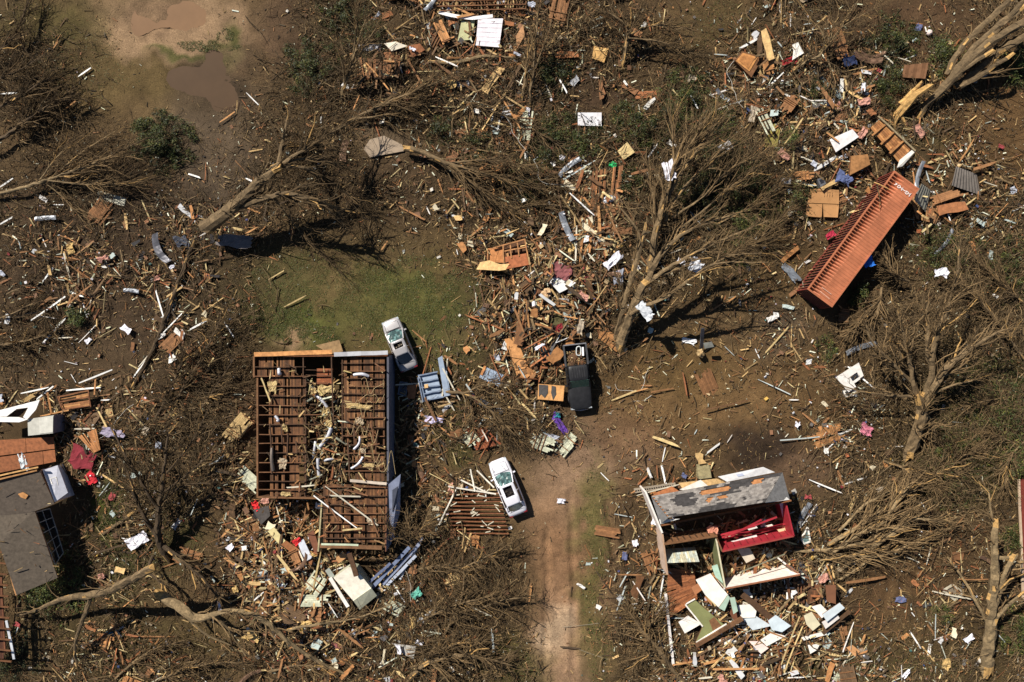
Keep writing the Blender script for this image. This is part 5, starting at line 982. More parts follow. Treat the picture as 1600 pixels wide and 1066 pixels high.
for k, (p, q, r, nm) in enumerate([((518, 668, 2.7), (498, 700, 2.3), .16, 'long silver duct hanging in the middle bay of the brown board house'), ((562, 682, 2.95), (553, 702, 2.95), .1, 'white pipe standing beside the right wing joists'), ((567, 714, 2.95), (549, 732, 2.95), .11, 'white angled pipe at the bottom of the right wing'), ((521, 717, 2.7), (508, 720, 2.6), .1, 'short white pipe in the lower middle bay'), ((494, 617, 2.4), (511, 636, 2.4), .14, 'bent white duct below the yellow insulation batt'), ((497, 716, 2.4), (499, 745, 2.2), .14, 'bluish white duct at the foot of the middle bay'), ((493, 690, 2.2), (489, 716, 2.0), .12, 'grey white sheet rolled in the middle bay'), ((553, 586, 2.95), (576, 588, 2.95), .13, 'white wrapped roll on the upper right ceiling'), ((436, 577, 2.8), (438, 584, 2.8), .14, 'small round white vent cap on the upper left ceiling'), ((430, 650, 2.8), (433, 658, 2.8), .12, 'small white cap on the middle left ceiling'), ((425, 700, 2.95), (427, 735, 2.95), .14, 'grey flue pipe lying on the lower left ceiling')]):
    mb = MB(); a, b = W(*p), W(*q); t = np.linspace(0, 1, 7)[:, None]; bend = np.array([0, 0, .15]) + rng.normal(0, .08, 3); pts = a * (1 - t) + b * t + bend * np.sin(t * math.pi)
    rr = r * rng.uniform(.85, 1.1, 7); mb.tube(pts, rr, 9, hexc(214, 214, 220) if k != 10 else hexc(120, 108, 98), caps=False); tag(mb.build('duct', M_METAL, smooth=True), nm, 'duct', 'ducts and pipes in the brown board house')

# -- house with the red room
B_ = empty('shingled_house', W(1130, 830, 0)); tag(B_, 'torn open house with patchy grey shingles and a red room at the lower right', 'house')
RF = [(1018, 775.5, 2.95), (1222, 738, 2.95), (1195, 785, 4.0), (1044, 809, 4.0)]
def shingled(quad, parent, name='roof', patch=True, base=None):
    A, B, Cc, Dd = [W(*p) for p in quad]; nu = int(np.linalg.norm(B - A) / .3); nv = max(3, int(np.linalg.norm(Dd - A) / .14)); mb = MB(); nr = np.cross(B - A, Dd - A); nr /= np.linalg.norm(nr); nr *= np.sign(nr[2])
    f = lambda u, v: (A * (1 - u) + B * u) * (1 - v) + (Dd * (1 - u) + Cc * u) * v
    cols = base or [hexc(126, 119, 112), hexc(110, 104, 99), hexc(138, 131, 124)]; sd = rng.uniform(0, 99)
    for j in range(nv):
        for i in range(nu):
            u0, u1 = (i + .5 * (j % 2)) / nu, (i + 1 + .5 * (j % 2)) / nu; u1 = min(u1, 1); v0, v1 = j / nv, (j + 1) / nv
            if u0 >= 1: continue
            k = vn((u0 * 160 + sd) * .22, v0 * 34, 6, 5) if patch else 0
            k2 = vn(u0 * 120 + sd + 50, v0 * 60, 22, 15) if patch else 0
            bare = min(((u0 - .47) / .13) ** 2 + ((v0 - .2) / .13) ** 2, ((u0 - .42) / .035) ** 2 + ((v0 - .52) / .09) ** 2, ((u0 - .53) / .045) ** 2 + ((v0 - .5) / .08) ** 2, ((u0 - .8) / .05) ** 2 + ((v0 - .14) / .12) ** 2)
            if patch and bare < .6 + k2: continue
            c = np.array(cols[rng.integers(len(cols))]) * rng.uniform(.85, 1.15); lift = .02
            if patch and k > .48: c = np.array(hexc(62, 59, 58)) * rng.uniform(.8, 1.2); lift = .008
            P = np.array([f(u0, v0), f(u1, v0), f(u1, v1), f(u0, v1)]) + nr * lift; mb.prism(P, .012, c)
    o = mb.build(name, M_SHINGLE, parent); return o
rb = slab([(x, y, z - .10) for x, y, z in RF], .06, hexc(172, 108, 62), M_WOOD, 'roof', B_, side=hexc(120, 74, 46)); shingled(RF, rb, 'shingles')
hip = lambda q, nm: slab(q, .06, hexc(122, 120, 118), M_SHINGLE, nm, B_)
hip([(1017.5, 776), (1043.5, 809.5), (1031.5, 819)][0:0] or [(1017.5, 776, 2.95), (1044, 809.5, 4.0), (1032, 819, 2.95)], 'roof_hip'); hip([(1222.5, 738, 2.95), (1234, 780, 2.95), (1195.5, 785.5, 4.0)], 'roof_hip')
slab([(1032, 819, 2.99), (1030, 812, 3.05), (1062, 811, 3.9)], .04, hexc(226, 222, 214), M_PAINT, 'trim_board', B_); slab([(1234, 781, 2.99), (1226, 774, 3.1), (1196, 786, 3.9)], .04, hexc(226, 222, 214), M_PAINT, 'trim_board', B_)
bar((1033, 821, 3.0), (1236, 782, 3.0), .1, .2, hexc(132, 80, 48), name='beam', parent=B_)
wp = slab([(1122, 745, 2.9), (1193, 730, 3.1), (1211, 738, 3.0), (1136, 753, 2.9)], .06, hexc(222, 220, 218), M_PAINT, 'wall_panel', B_); slab([(1150, 741.5, 3.0), (1160, 739.5, 3.03), (1163, 743, 3.03), (1153, 745, 3.0)], .01, hexc(176, 184, 206), M_PAINT, 'stain', wp)
slab([(1060, 755, 2.5), (1120, 748, 2.5), (1134, 754, 2.5), (1070, 768, 2.5)], .05, hexc(206, 160, 110), M_WOOD, 'ceiling_panel', B_); slab([(1062, 765, 2.62), (1095, 750, 2.62), (1106, 759, 2.62), (1075, 768, 2.62)], .04, hexc(226, 220, 208), M_PAINT, 'ceiling_panel', B_)
slab([(1020, 772, 2.2), (1050, 760, 2.2), (1062, 768, 2.2), (1026, 775, 2.2)], .03, hexc(180, 104, 60), M_WOOD, 'ceiling_panel', B_)
REDC = hexc(160, 30, 44)
wall((1009, 769), (1035, 833), 0, 2.75, .14, hexc(226, 214, 204), B_, M_PAINT, cap=hexc(226, 220, 210)); wall((1035, 834), (1043, 898), 0, 2.6, .14, hexc(196, 170, 150), B_, M_PAINT, cap=hexc(176, 140, 110))
wall((1038, 851), (1121, 838), 0.2, 2.7, .12, hexc(126, 82, 54), B_, M_WOOD)
for i in range(9): a = W(1042 + i * 9.6, 848 - i * 1.5, 2.5); mb = MB(); mb.beam(a, a + np.array([0, .16, -2.3]), .05, .1, hexc(74, 48, 32), up=(1, 0, 0)); mb.build('stud', M_WOOD, B_)
bar((1040, 837, 1.4), (1118, 824, 1.4), .1, .05, hexc(80, 50, 34), name='beam', parent=B_)
wall((1129, 862), (1240.5, 838), 0.1, 2.7, .12, REDC, B_, M_PAINT, cap=hexc(150, 60, 50)); wall((1228, 786), (1240.5, 838), 0.1, 2.7, .12, REDC, B_, M_PAINT, cap=REDC); wall((1119, 839), (1129, 862), .1, 2.6, .12, hexc(120, 126, 76), B_, M_PAINT)
slab([(1118, 846, .35), (1228, 815, .35), (1236, 826, .35), (1132, 850, .35)], .3, hexc(96, 60, 42), M_WOOD, 'floor', B_)
for p, q in [((1128, 840, 1.6), (1214, 808, 2.6)), ((1132, 842, 1.2), (1230, 818, 1.4)), ((1150, 834, 1.2), (1222, 824, 1.2)), ((1126, 836, 1.4), (1180, 822, 2.2)), ((1142, 838, 1.7), (1190, 812, 2.3))]: bar(p, q, .12, .1, REDC, M_PAINT, 'ceiling_beam', B_)
for q, c in [([(1195, 834), (1208, 840), (1218, 842), (1205, 836)], hexc(226, 206, 170)), ([(1142, 846), (1182, 836), (1184, 840), (1150, 848)], hexc(226, 222, 216)), ([(1212, 824), (1226, 820), (1229, 830), (1218, 833)], hexc(226, 196, 146)), ([(1166, 824), (1180, 820), (1184, 825), (1170, 829)], hexc(222, 216, 206)), ([(1196, 822), (1206, 819), (1212, 826), (1200, 829)], hexc(222, 212, 196))]: slab(q, .03, c, M_PLASTER, 'ceiling_piece', B_, z=1.2)
slab([(1218, 785, 2.2), (1225, 786, 2.2), (1232, 822, .8), (1226, 822, .8)], .03, hexc(210, 212, 220), M_PAINT, 'window_frame', B_)
wall((1119, 842), (1133, 918), .1, 2.6, .13, hexc(112, 116, 74), B_, M_PAINT, cap=hexc(206, 196, 160)); wall((1133, 920), (1250, 898), 0.1, 2.6, .14, hexc(236, 224, 212), B_, M_PAINT, cap=hexc(150, 94, 60)); wall((1250, 898), (1228, 882), .6, 2.5, .12, hexc(230, 222, 212), B_, M_PAINT, cap=hexc(150, 94, 60))
slab([(1112, 885, 2.2), (1121, 882, 2.4), (1130, 912, 2.4), (1118, 902, 2.2)], .05, hexc(160, 190, 168), M_PAINT, 'wall_panel', B_)
mbw = planks(B_, 0, 0, 0, 0, 1, 'siding', [hexc(196, 200, 210), hexc(176, 176, 180), hexc(206, 192, 176)], w_=.16, miss=.02, quad=[(1038, 858, 1.0), (1086, 855, 1.0), (1093, 878, 2.6), (1042, 880, 2.6)])
planks(B_, 0, 0, 0, 0, 1, 'floor_boards', [hexc(150, 84, 48), hexc(132, 74, 44), hexc(166, 96, 56)], w_=.12, miss=.02, horiz=True, quad=[(1044, 888, .55), (1085, 890, .55), (1090, 936, .55), (1040, 970, .55)])
slab([(1152, 858, 1.6), (1171, 856, 1.6), (1180, 873, 1.6), (1166, 880, 1.6)], .05, hexc(206, 190, 166), M_PAINT, 'door', B_)
bar((1160, 893, 2.6), (1226, 866, 2.6), .05, .1, hexc(130, 124, 110), name='beam', parent=B_)
mb = MB(); n = 360; X = rng.uniform(1040, 1250, n); Y = rng.uniform(800, 918, n); k = inside(X, Y, [(1035, 822), (1232, 784), (1246, 892), (1136, 914), (1044, 880)]); X, Y = X[k], Y[k]; n = len(X); z = rng.uniform(.2, 1.1, n); c = np.stack([(X - 800) * (CH - z) / FPX, (533 - Y) * (CH - z) / FPX, z], 1)
splinters(mb, c, np.stack([rng.uniform(.2, 1.3, n), rng.uniform(.05, .3, n), rng.uniform(.02, .05, n)], 1), rots(rng.uniform(0, 6.28, n), rng.normal(0, .25, n), rng.normal(0, .3, n)), pal(n, WOODC + [hexc(190, 180, 160)], .5, 1)); tag(mb.build('room_rubble', M_WOOD), 'broken boards lying in the open rooms of the red room house', 'debris', kind='stuff')
for k in range(10): bar((1137 + k * 10.4, 855 - k * 2.25, 2.5), (1134 + k * 10, 848 - k * 2.4, .9), .03, .03, hexc(110, 24, 32), M_PAINT, 'wall_seam', B_)
for k in range(7): x = 1142 + k * 15; slab([(x, 912 - k * 2.8, 1.9), (x + rng.uniform(3, 7), 911 - k * 2.8, 1.9), (x + rng.uniform(3, 6), 916 - k * 2.8, 2.3), (x + 1, 917 - k * 2.8, 2.3)], .02, hexc(176, 160, 140), M_PLASTER, 'torn_plaster', B_)
st = empty('wooden_steps', W(1100, 735, 0)); tag(st, 'small flight of wooden steps above the patchy shingled roof', 'steps')
for i in range(5): slab([(1088 + i * .8, 726 + i * 4.6), (1108 + i * .8, 724 + i * 4.6), (1109 + i * .8, 728.4 + i * 4.6), (1089 + i * .8, 730.4 + i * 4.6)], .16 * (i + 1) + .01, hexc(150, 134, 106), M_WOOD, 'step', st, z=.18 * (i + 1))
bl = empty('block_row', W(1022, 762, 0)); tag(bl, 'row of hollow grey blocks at the upper left corner of the red room house', 'block row')
mb = MB(); A1, B1 = W(991, 767, .35), W(1055, 757, .35); mb.beam(A1, B1, .34, .3, hexc(150, 136, 116)); mb.build('blocks', M_PLASTER, bl)
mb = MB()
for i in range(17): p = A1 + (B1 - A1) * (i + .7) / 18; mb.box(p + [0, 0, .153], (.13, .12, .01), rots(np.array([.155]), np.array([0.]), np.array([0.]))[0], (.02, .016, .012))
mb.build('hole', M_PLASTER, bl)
# panels of the collapsed rear of that house
LG = hexc(196, 206, 210); WH = hexc(232, 226, 214); GN = hexc(122, 124, 74); MT = hexc(160, 184, 164); BN = hexc(110, 72, 48)
gp = slab([(1071, 944, 1.0), (1085, 936.5, 1.1), (1100, 950, 1.2), (1131, 976, 1.3), (1108, 992, 1.1), (1087, 1004, 1.0), (1098, 979, 1.0)], .12, GN, M_PLASTER, 'green_panel', side=BN, label='olive green room panel with white edges and brown patches below the red room house', cat='wall panel')
bar((1071, 945, 1.12), (1098, 979, 1.12), .12, .05, WH, M_PAINT, 'edge_trim', gp); bar((1088, 1004, 1.12), (1135, 975, 1.42), .1, .05, WH, M_PAINT, 'edge_trim', gp); bar((1072, 944, 1.12), (1086, 936, 1.2), .1, .05, WH, M_PAINT, 'edge_trim', gp); slab([(1108, 970, 1.22), (1116, 964, 1.26), (1127, 978, 1.33), (1114, 986, 1.26)], .02, hexc(124, 80, 52), M_WOOD, 'bare_patch', gp)
bar((1087, 1009, 1.2), (1160, 966, 1.6), .3, .25, BN, label='long brown beam below the olive green room panel', cat='beam')
PN = [([(1087, 906), (1110, 896), (1124, 914), (1138, 930), (1124, 950), (1102, 930)], 1.4, WH, 'big cream ceiling sheet above the olive green room panel'), ([(1123, 950), (1137, 930), (1141, 934), (1132, 955)], 1.7, MT, 'narrow mint green board right of the cream ceiling sheet'), ([(1140, 934), (1148, 933), (1153, 955), (1146, 960)], 1.8, MT, 'mint green strip beside the white stack of ceiling pieces'),
 ([(1152, 946), (1172, 944), (1182, 955), (1180, 965), (1158, 966)], 1.2, WH, 'white ceiling piece right of the mint green strips'), ([(1160, 968), (1180, 962), (1206, 978), (1176, 985)], 1.1, LG, 'pale blue tilted piece beneath the mint green strips'), ([(1200, 970), (1212, 961), (1236, 978), (1222, 988), (1206, 984)], 1.6, hexc(196, 210, 216), 'pale blue wall piece with brown edge below the white room wall'),
 ([(1188, 1000), (1206, 988), (1228, 994), (1198, 1010)], 1.2, WH, 'white panel with blue shade above the peach sheet'), ([(1170, 1002), (1186, 1002), (1201, 1013), (1189, 1022)], 1.1, hexc(230, 208, 196), 'peach pink sheet at the bottom of the red room house rubble'), ([(1121, 1000), (1138, 996), (1152, 1002), (1130, 1008)], .9, WH, 'white sheet in shade below the long brown beam'),
 ([(1285, 960), (1312, 942), (1320, 950), (1292, 972)], 1.6, LG, 'long pale panel with a blue shaded edge at the right of the rubble'), ([(1268, 948), (1282, 944), (1296, 958), (1284, 966)], 1.4, WH, 'cream torn panel at the right of the rubble'), ([(1256, 962), (1268, 956), (1282, 976), (1270, 986), (1260, 976)], 1.1, hexc(206, 196, 160), 'yellowish cream panel piece at the right of the rubble'), ([(1284, 972), (1308, 960), (1312, 966), (1290, 983)], 1.3, hexc(216, 208, 200), 'off-white panel slab edge at the far right of the rubble'),
 ([(1252, 996), (1290, 986), (1292, 992), (1256, 1001)], .9, WH, 'flat white board below the cream torn panel'), ([(1262, 1008), (1282, 1006), (1276, 1016), (1266, 1022)], .8, WH, 'white triangular piece near the bottom of the rubble'), ([(1168, 1062), (1176, 1050), (1190, 1056), (1180, 1070)], .6, WH, 'white crumpled board at the bottom edge'), ([(1322, 1012), (1332, 1008), (1344, 1018), (1336, 1026)], .4, hexc(196, 140, 84), 'orange tan board piece at the lower right of the rubble'), ([(1336, 1016), (1348, 1012), (1358, 1022), (1348, 1034)], .3, hexc(150, 124, 96), 'brown square sheet at the lower right of the rubble'),
 ([(1138, 955), (1150, 944), (1160, 962), (1148, 972)], 1.0, hexc(112, 68, 44), 'dark brown floor patch beside the white ceiling stack'), ([(1080, 918), (1095, 909), (1100, 920), (1086, 930)], 1.2, hexc(172, 110, 66), 'orange plywood left of the cream ceiling sheet'), ([(1060, 972), (1075, 962), (1096, 975), (1070, 990)], .8, WH, 'broken white strips left of the olive green room panel'), ([(1290, 915), (1306, 914), (1306, 944), (1292, 940)], 1.6, hexc(122, 78, 50), 'upright brown door frame piece at the right of the rubble')]
for q, z, c, lb in PN: slab(q, .07, c, M_PLASTER, 'panel', z=z, side=BN, label=lb, cat='panel', group='panels of the collapsed rooms')
bar((1160, 929, 1.6), (1228, 985, 1.2), .5, .12, hexc(92, 62, 44), label='wide dark timber crossing the collapsed rooms', cat='timber'); bar((1285, 990, .9), (1328, 955, 1.1), .3, .1, hexc(96, 66, 46), label='brown timber frame at the right edge of the rubble', cat='timber'); bar((1040, 928, .7), (1052, 1040, .5), .22, .12, hexc(222, 214, 208), M_PAINT, label='peeling white post lying along the left of the wood floor', cat='post')
dk = empty('wooden_deck', W(1196, 1028, 0)); tag(dk, 'dark plank deck piece at the bottom of the red room house rubble', 'deck'); planks(dk, 0, 0, 0, 0, .6, 'deck_boards', [hexc(104, 70, 50), hexc(88, 60, 44)], quad=[(1176, 1018, .7), (1214, 1022, .8), (1212, 1040, .6), (1176, 1034, .6)])

# -- grey-roofed house at the left edge
H_ = empty('grey_roofed_house', W(30, 830, 0)); tag(H_, 'house at the left edge with a dark grey roof and white end wall', 'house')
GC = [hexc(92, 84, 76), hexc(84, 76, 70), hexc(100, 92, 82)]
r1 = slab([(-60, 762, 3.6), (62, 736, 3.0), (85, 787, 2.8), (54, 799, 2.9), (-60, 822, 3.6)], .12, hexc(88, 77, 66), M_SHINGLE, 'roof', H_, side=hexc(150, 100, 60)); slab([(28, 772, 3.21), (36, 769, 3.17), (44, 774, 3.12), (40, 780, 3.1), (32, 777, 3.16)], .02, hexc(196, 130, 74), M_WOOD, 'torn_hole', r1)
slab([(-60, 812, 3.62), (54, 798, 2.86), (90, 903, 2.8), (26, 930, 3.2), (-2, 850, 3.7)], .1, hexc(94, 83, 70), M_SHINGLE, 'roof', H_, side=hexc(150, 100, 60))
bar((-40, 752, 3.75), (60, 730, 3.15), .12, .12, hexc(206, 150, 92), name='rafter_plate', parent=H_); bar((-40, 758, 3.7), (58, 735, 3.1), .12, .1, hexc(176, 120, 72), name='rafter_plate', parent=H_)
ww = wall((65, 734), (84, 785), 0.2, 2.75, .12, hexc(214, 214, 222), H_, M_PAINT); None
ww2 = slab([(64, 736, 2.7), (90, 727, 2.2), (106, 770, 2.1), (84, 786, 2.7)], .06, hexc(214, 214, 224), M_PAINT, 'end_wall', H_)
wn = slab([(71, 751.5, 2.64), (87, 745.5, 2.33), (91, 759, 2.31), (76, 763.5, 2.62)], .05, hexc(150, 130, 120), M_PAINT, 'window', H_)
for p, q in [((71, 751.5, 2.68), (87, 745.5, 2.38)), ((76, 763.5, 2.67), (91, 759, 2.36)), ((71, 751.5, 2.68), (76, 763.5, 2.67)), ((87, 745.5, 2.38), (91, 759, 2.36)), ((79, 748.5, 2.53), (83.5, 761, 2.52)), ((73.5, 757.5, 2.675), (89, 752, 2.37))]: bar(p, q, .06, .03, WH, M_PAINT, 'window_frame', wn)
gw = slab([(54, 801, 2.7), (78, 795, 1.3), (99, 864, 1.2), (86, 882, 2.5)], .04, hexc(34, 36, 40), M_GLASS, 'window_wall', H_)
def lerp4(u, v): a = np.array([54, 801, 2.76]); b = np.array([78, 795, 1.36]); c = np.array([99, 864, 1.26]); d = np.array([86, 882, 2.56]); return tuple((a * (1 - u) + b * u) * (1 - v) + (d * (1 - u) + c * u) * v)
for v in (0, .2, .4, .6, .8, 1): bar(lerp4(0, v), lerp4(1, v), .06, .03, hexc(176, 172, 164), M_PAINT, 'window_frame', gw)
for u in (0, .5, 1): bar(lerp4(u, 0), lerp4(u, 1), .06, .03, hexc(176, 172, 164), M_PAINT, 'window_frame', gw)
planks(H_, 0, 0, 0, 0, 1, 'orange_floor', [hexc(150, 84, 48), hexc(142, 80, 46)], w_=1.9, miss=0, quad=[(-60, 690, .6), (84, 682, .6), (88, 722, .6), (-60, 752, .6)], horiz=True)
fr = empty('white_gable', W(25, 645, 0)); tag(fr, 'white wall section with a dark square opening lying at the left edge', 'wall section')
O = [(-20, 646), (62, 625), (42, 656), (30, 660), (-20, 658)]
for q in [[(-20, 646), (62, 625), (44, 637), (26, 639), (-20, 650)], [(62, 625), (56, 640), (42, 656), (36, 652), (44, 637)], [(42, 656), (30, 660), (-20, 659), (-20, 651.5), (29, 652)], [(-20, 650), (26, 639), (10, 651), (-20, 651.5)]]: slab([(x, y, 1.9) for x, y in q], .08, hexc(240, 236, 230), M_PAINT, 'siding_panel', fr)
slab([(10, 651), (26, 639), (44, 637), (29, 652)], .03, hexc(60, 40, 30), M_WOOD, 'opening', fr, z=1.5)
ap = empty('grey_cabinet', W(64, 665, 0)); tag(ap, 'large pale grey metal box beside the white wall section with the opening', 'box'); slab([(43, 655), (84, 649), (83, 677), (44, 681)], 1.4, hexc(186, 184, 172), M_PAINT, 'casing', ap, z=1.7, side=hexc(120, 116, 130)); slab([(61, 653.5), (83, 650.5), (82.5, 675.5), (62, 678)], .03, hexc(198, 196, 184), M_PAINT, 'lid', ap, z=1.74)
bp_ = empty('boarded_wall', W(115, 630, 0)); tag(bp_, 'orange boarded wall panel with frame above the orange floored room', 'wall panel'); planks(bp_, 0, 0, 0, 0, .8, 'boards', [hexc(172, 112, 66), hexc(184, 124, 74), hexc(156, 98, 58)], horiz=True, quad=[(91, 620, .9), (138, 610, 1.0), (140, 634, 1.0), (98, 640, .9)], miss=.02)
for p, q in [((90, 620, 1.05), (138, 610, 1.15)), ((92, 628, 1.05), (138, 620, 1.15)), ((98, 640, 1.05), (141, 634, 1.15)), ((90, 620, 1.05), (98, 640, 1.05)), ((138, 609, 1.15), (142, 636, 1.15))]: bar(p, q, .08, .08, hexc(126, 74, 46), name='stud', parent=bp_)
bp2 = empty('boarded_wall', W(140, 685, 0)); tag(bp2, 'orange boarded panel leaning above the dark red rug', 'wall panel'); planks(bp2, 0, 0, 0, 0, .8, 'boards', [hexc(172, 106, 60), hexc(184, 118, 70)], quad=[(122, 682, .9), (150, 670, 1.3), (157, 703, 1.1), (146, 708, 1.0)], miss=.02)
sk = empty('roof_skeleton', W(10, 940, 0)); tag(sk, 'bare rafters of a stripped roof at the lower left edge', 'roof frame')
for i in range(11): y = 862 + i * 17; bar((-40, y - 4, 3), (10 + i * .8, y + 2, 2.6), .08, .14, hexc(120, 74, 48), name='rafter', parent=sk)
bar((4, 850, 2.75), (26, 930, 2.75), .14, .1, hexc(176, 120, 76), name='rafter', parent=sk); bar((2, 900, 2.2), (8, 1020, 2.2), .14, .1, hexc(110, 62, 42), name='rafter', parent=sk); bar((10, 970, 2.4), (22, 1030, 2), .2, .06, hexc(196, 200, 206), M_PAINT, 'trim_board', sk)
planks(sk, 0, 0, 0, 0, 2, 'deck_boards', [hexc(90, 50, 36)], quad=[(-40, 860, 2.3), (-2, 860, 2.3), (6, 1030, 2.1), (-40, 1030, 2.1)], miss=.15)
mb = MB(); n = 26; X = rng.uniform(0, 84, n); Y = rng.uniform(748, 915, n); k = inside(X, Y, [(0, 758), (60, 740), (80, 786), (54, 800), (84, 895), (30, 920), (0, 860)]); X, Y = X[k], Y[k]; n = len(X); z = np.full(n, 3.55); c = np.stack([(X - 800) * (CH - z) / FPX, (533 - Y) * (CH - z) / FPX, 3.0 + (75 - X) * .009 + .1], 1)
splinters(mb, c, np.stack([rng.uniform(.1, .9, n), rng.uniform(.03, .09, n), rng.uniform(.02, .04, n)], 1), rots(rng.uniform(0, 6.28, n), rng.normal(0, .05, n), rng.normal(0, .2, n)), pal(n, WOODC, .5, 1)); tag(mb.build('roof_litter', M_WOOD), 'boards and twigs lying on the dark grey roof at the left edge', 'debris', kind='stuff')
# -- red roof at the right edge
rr_ = empty('red_roofed_building', W(1650, 840, 0)); tag(rr_, 'building corner with a brick red metal roof at the right edge', 'building'); slab([(1594, 749, .8), (1800, 749, 1.4), (1800, 936, 1.4), (1600, 936, .8)], .1, hexc(140, 62, 46), M_METAL, 'roof', rr_); bar((1592, 749, .85), (1598.5, 936, .85), .14, .14, hexc(186, 160, 130), M_PAINT, 'gutter', rr_); wall((1603, 752), (1609, 930), 0, .72, .2, hexc(140, 120, 100), rr_)
# -- ruin at the top edge
tr = empty('floor_frame', W(740, 5, 0)); tag(tr, 'floor frame of parallel joists from a destroyed house at the top edge', 'floor frame')
for i in range(30): x = 688 + i * 4.6; bar((x, -30, .9), (x + rng.uniform(-1.5, 1.5), rng.uniform(8, 18), .9), .05, .12, hexc(126, 84, 58) if rng.random() < .8 else hexc(176, 150, 116), name='joist', parent=tr)
for y in (2, 10, 17): bar((684, y, 1.02), (822, y - 3, 1.02), .07, .08, hexc(128, 80, 52), name='beam', parent=tr)
mb = MB(); Pf = smooth_line([tuple(W(686, 19, .9)), tuple(W(705, 24, 1)), tuple(W(735, 28.5, 1.1)), tuple(W(752, 27, 1.1)), tuple(W(770, 25, 1.1))], 12)
for i in range(11): mb.beam(Pf[i], Pf[i + 1], .28, .03, hexc(232, 228, 226))
tag(mb.build('fascia_board', M_PAINT), 'curved white fascia board above the white ruled panel', 'board')

# ---------------------------------------------------------------- single pieces
pn = slab([(747, 29, 1.1), (786, 29, 1.1), (780, 74, .8), (743, 71, .8)], .14, hexc(240, 232, 236), M_PAINT, 'ruled_panel', side=hexc(196, 190, 130), label='large white panel with faint ruled lines at the top centre', cat='panel')
for i in range(1, 6): t = i / 6; bar((747 - 4 * t, 29 + 42 * t, 1.105 - .3 * t), (786 - 6 * t, 29 + 45 * t, 1.105 - .3 * t), .02, .01, hexc(206, 196, 206), M_PAINT, 'seam', pn)
slab([(721, 33, .9), (742, 31, .9), (737, 62, .7), (715, 64, .7)], .12, hexc(196, 194, 140), M_PAINT, 'panel', side=hexc(160, 150, 96), label='pale yellow green panel left of the large white ruled panel', cat='panel'); slab([(700, 33, .6), (726, 30, .6), (704, 41, .5)], .05, hexc(160, 166, 110), M_PAINT, 'panel', label='triangular pale green sheet left of the yellow green panel', cat='panel')
sp = slab([(903, 176, .5), (940, 176, .5), (940, 197, .5), (903, 196, .5)], .16, hexc(214, 212, 214), M_PAINT, 'speckled_panel', label='white rectangular panel with dark speckles at the upper centre', cat='panel'); mb = MB()
for i in range(24): p = W(rng.uniform(905, 938), rng.uniform(178, 194), .504); s_ = rng.uniform(.03, .12); mb.prism([p + [s_ * math.cos(a) * rng.uniform(.6, 1.3), s_ * math.sin(a) * rng.uniform(.5, 1), 0] for a in np.linspace(0, 5.2, 6)], .006, hexc(150, 146, 150))
mb.build('speckles', M_PAINT, sp)
slab([(568, 233, .3), (578, 218, .3), (600, 212, .3), (628, 226, .3), (632, 236, .3), (578, 246, .3)], .1, hexc(156, 136, 112), M_PLASTER, 'concrete_slab', label='tan flat slab on the ground left of the fallen sweeping tree', cat='slab'); slab([(600, 208, .1), (618, 198, .1), (634, 202, .1), (632, 216, .1), (612, 214, .1)], .08, hexc(150, 132, 106), M_PLASTER, 'concrete_slab', label='smaller broken slab corner above the tan flat slab', cat='slab')
slab([(493, 540, .35), (530, 531, .4), (536, 549, .35), (520, 556, .3)], .03, hexc(150, 116, 84), M_WOOD, 'plywood_sheet', label='plain brown sheet leaning at the top edge of the brown board house', cat='board panel')
sp_ = slab([(788, 530, .7), (806, 526, .7), (830, 585, .6), (820, 594, .6), (808, 588, .6)], .05, hexc(206, 138, 82), M_WOOD, 'plywood_sheet', label='tall orange plywood board left of the black pickup truck', cat='board panel'); 
for q in [[(812, 566), (818, 563), (821, 570), (815, 573)], [(815, 580), (822, 577), (824, 583), (818, 586)]]: slab(q, .004, hexc(130, 88, 56), M_WOOD, 'stain', sp_, z=.655)
rp = slab([(841, 600, .7), (882, 603, .8), (880, 627, .8), (840, 624, .7)], .06, hexc(212, 146, 86), M_WOOD, 'roof_sheet', label='tan roof board with two charcoal patches at the left side of the black pickup truck', cat='board panel')
for q in [[(842, 601), (856, 602), (856, 614), (851, 622), (845, 616), (842, 620)], [(862, 603), (868, 604), (869, 616), (864, 625), (861, 614)]]: slab([(x, y, .74 + (x - 840) * .0025) for x, y in q], .008, hexc(78, 74, 72), M_SHINGLE, 'shingle_patch', rp)
# pale blue panels
PB = hexc(148, 164, 184)
b1 = empty('blue_panel', W(678, 610, 0)); tag(b1, 'framed pale blue grey wall panel broken into slats, below the silver sedan', 'wall panel')
slab([(653, 586, .5), (682, 581, .5), (692, 622, .5), (662, 628, .5)], .04, PB, M_PAINT, 'sheet', b1); slab([(684, 560, .8), (691, 556, .8), (703, 618, .7), (694, 620, .7)], .06, PB, M_PAINT, 'siding_board', b1); slab([(690, 577, .72), (698, 580, .72), (704, 617, .66), (698, 618, .66)], .05, hexc(160, 176, 196), M_PAINT, 'siding_board', b1)
for p, q in [((653, 590, .66), (661, 628, .66)), ((656, 589, .66), (665, 627, .66)), ((653, 587, .66), (684, 581, .66)), ((655, 597, .66), (684, 592, .66)), ((658, 606, .66), (688, 602, .66)), ((662, 616, .66), (690, 610, .66)), ((664, 626, .66), (694, 620, .66))]: bar(p, q, .09, .1, hexc(112, 126, 148), M_PAINT, 'slat', b1)
slab([(663, 601, .8), (669, 600, .8), (669, 606, .8), (663, 607, .8)], .05, hexc(210, 160, 110), M_WOOD, 'wood_block', b1)
b2 = empty('blue_panel', W(768, 590, 0)); tag(b2, 'pale blue grey boarded panel with pointed ends, left of the tall orange plywood', 'wall panel')
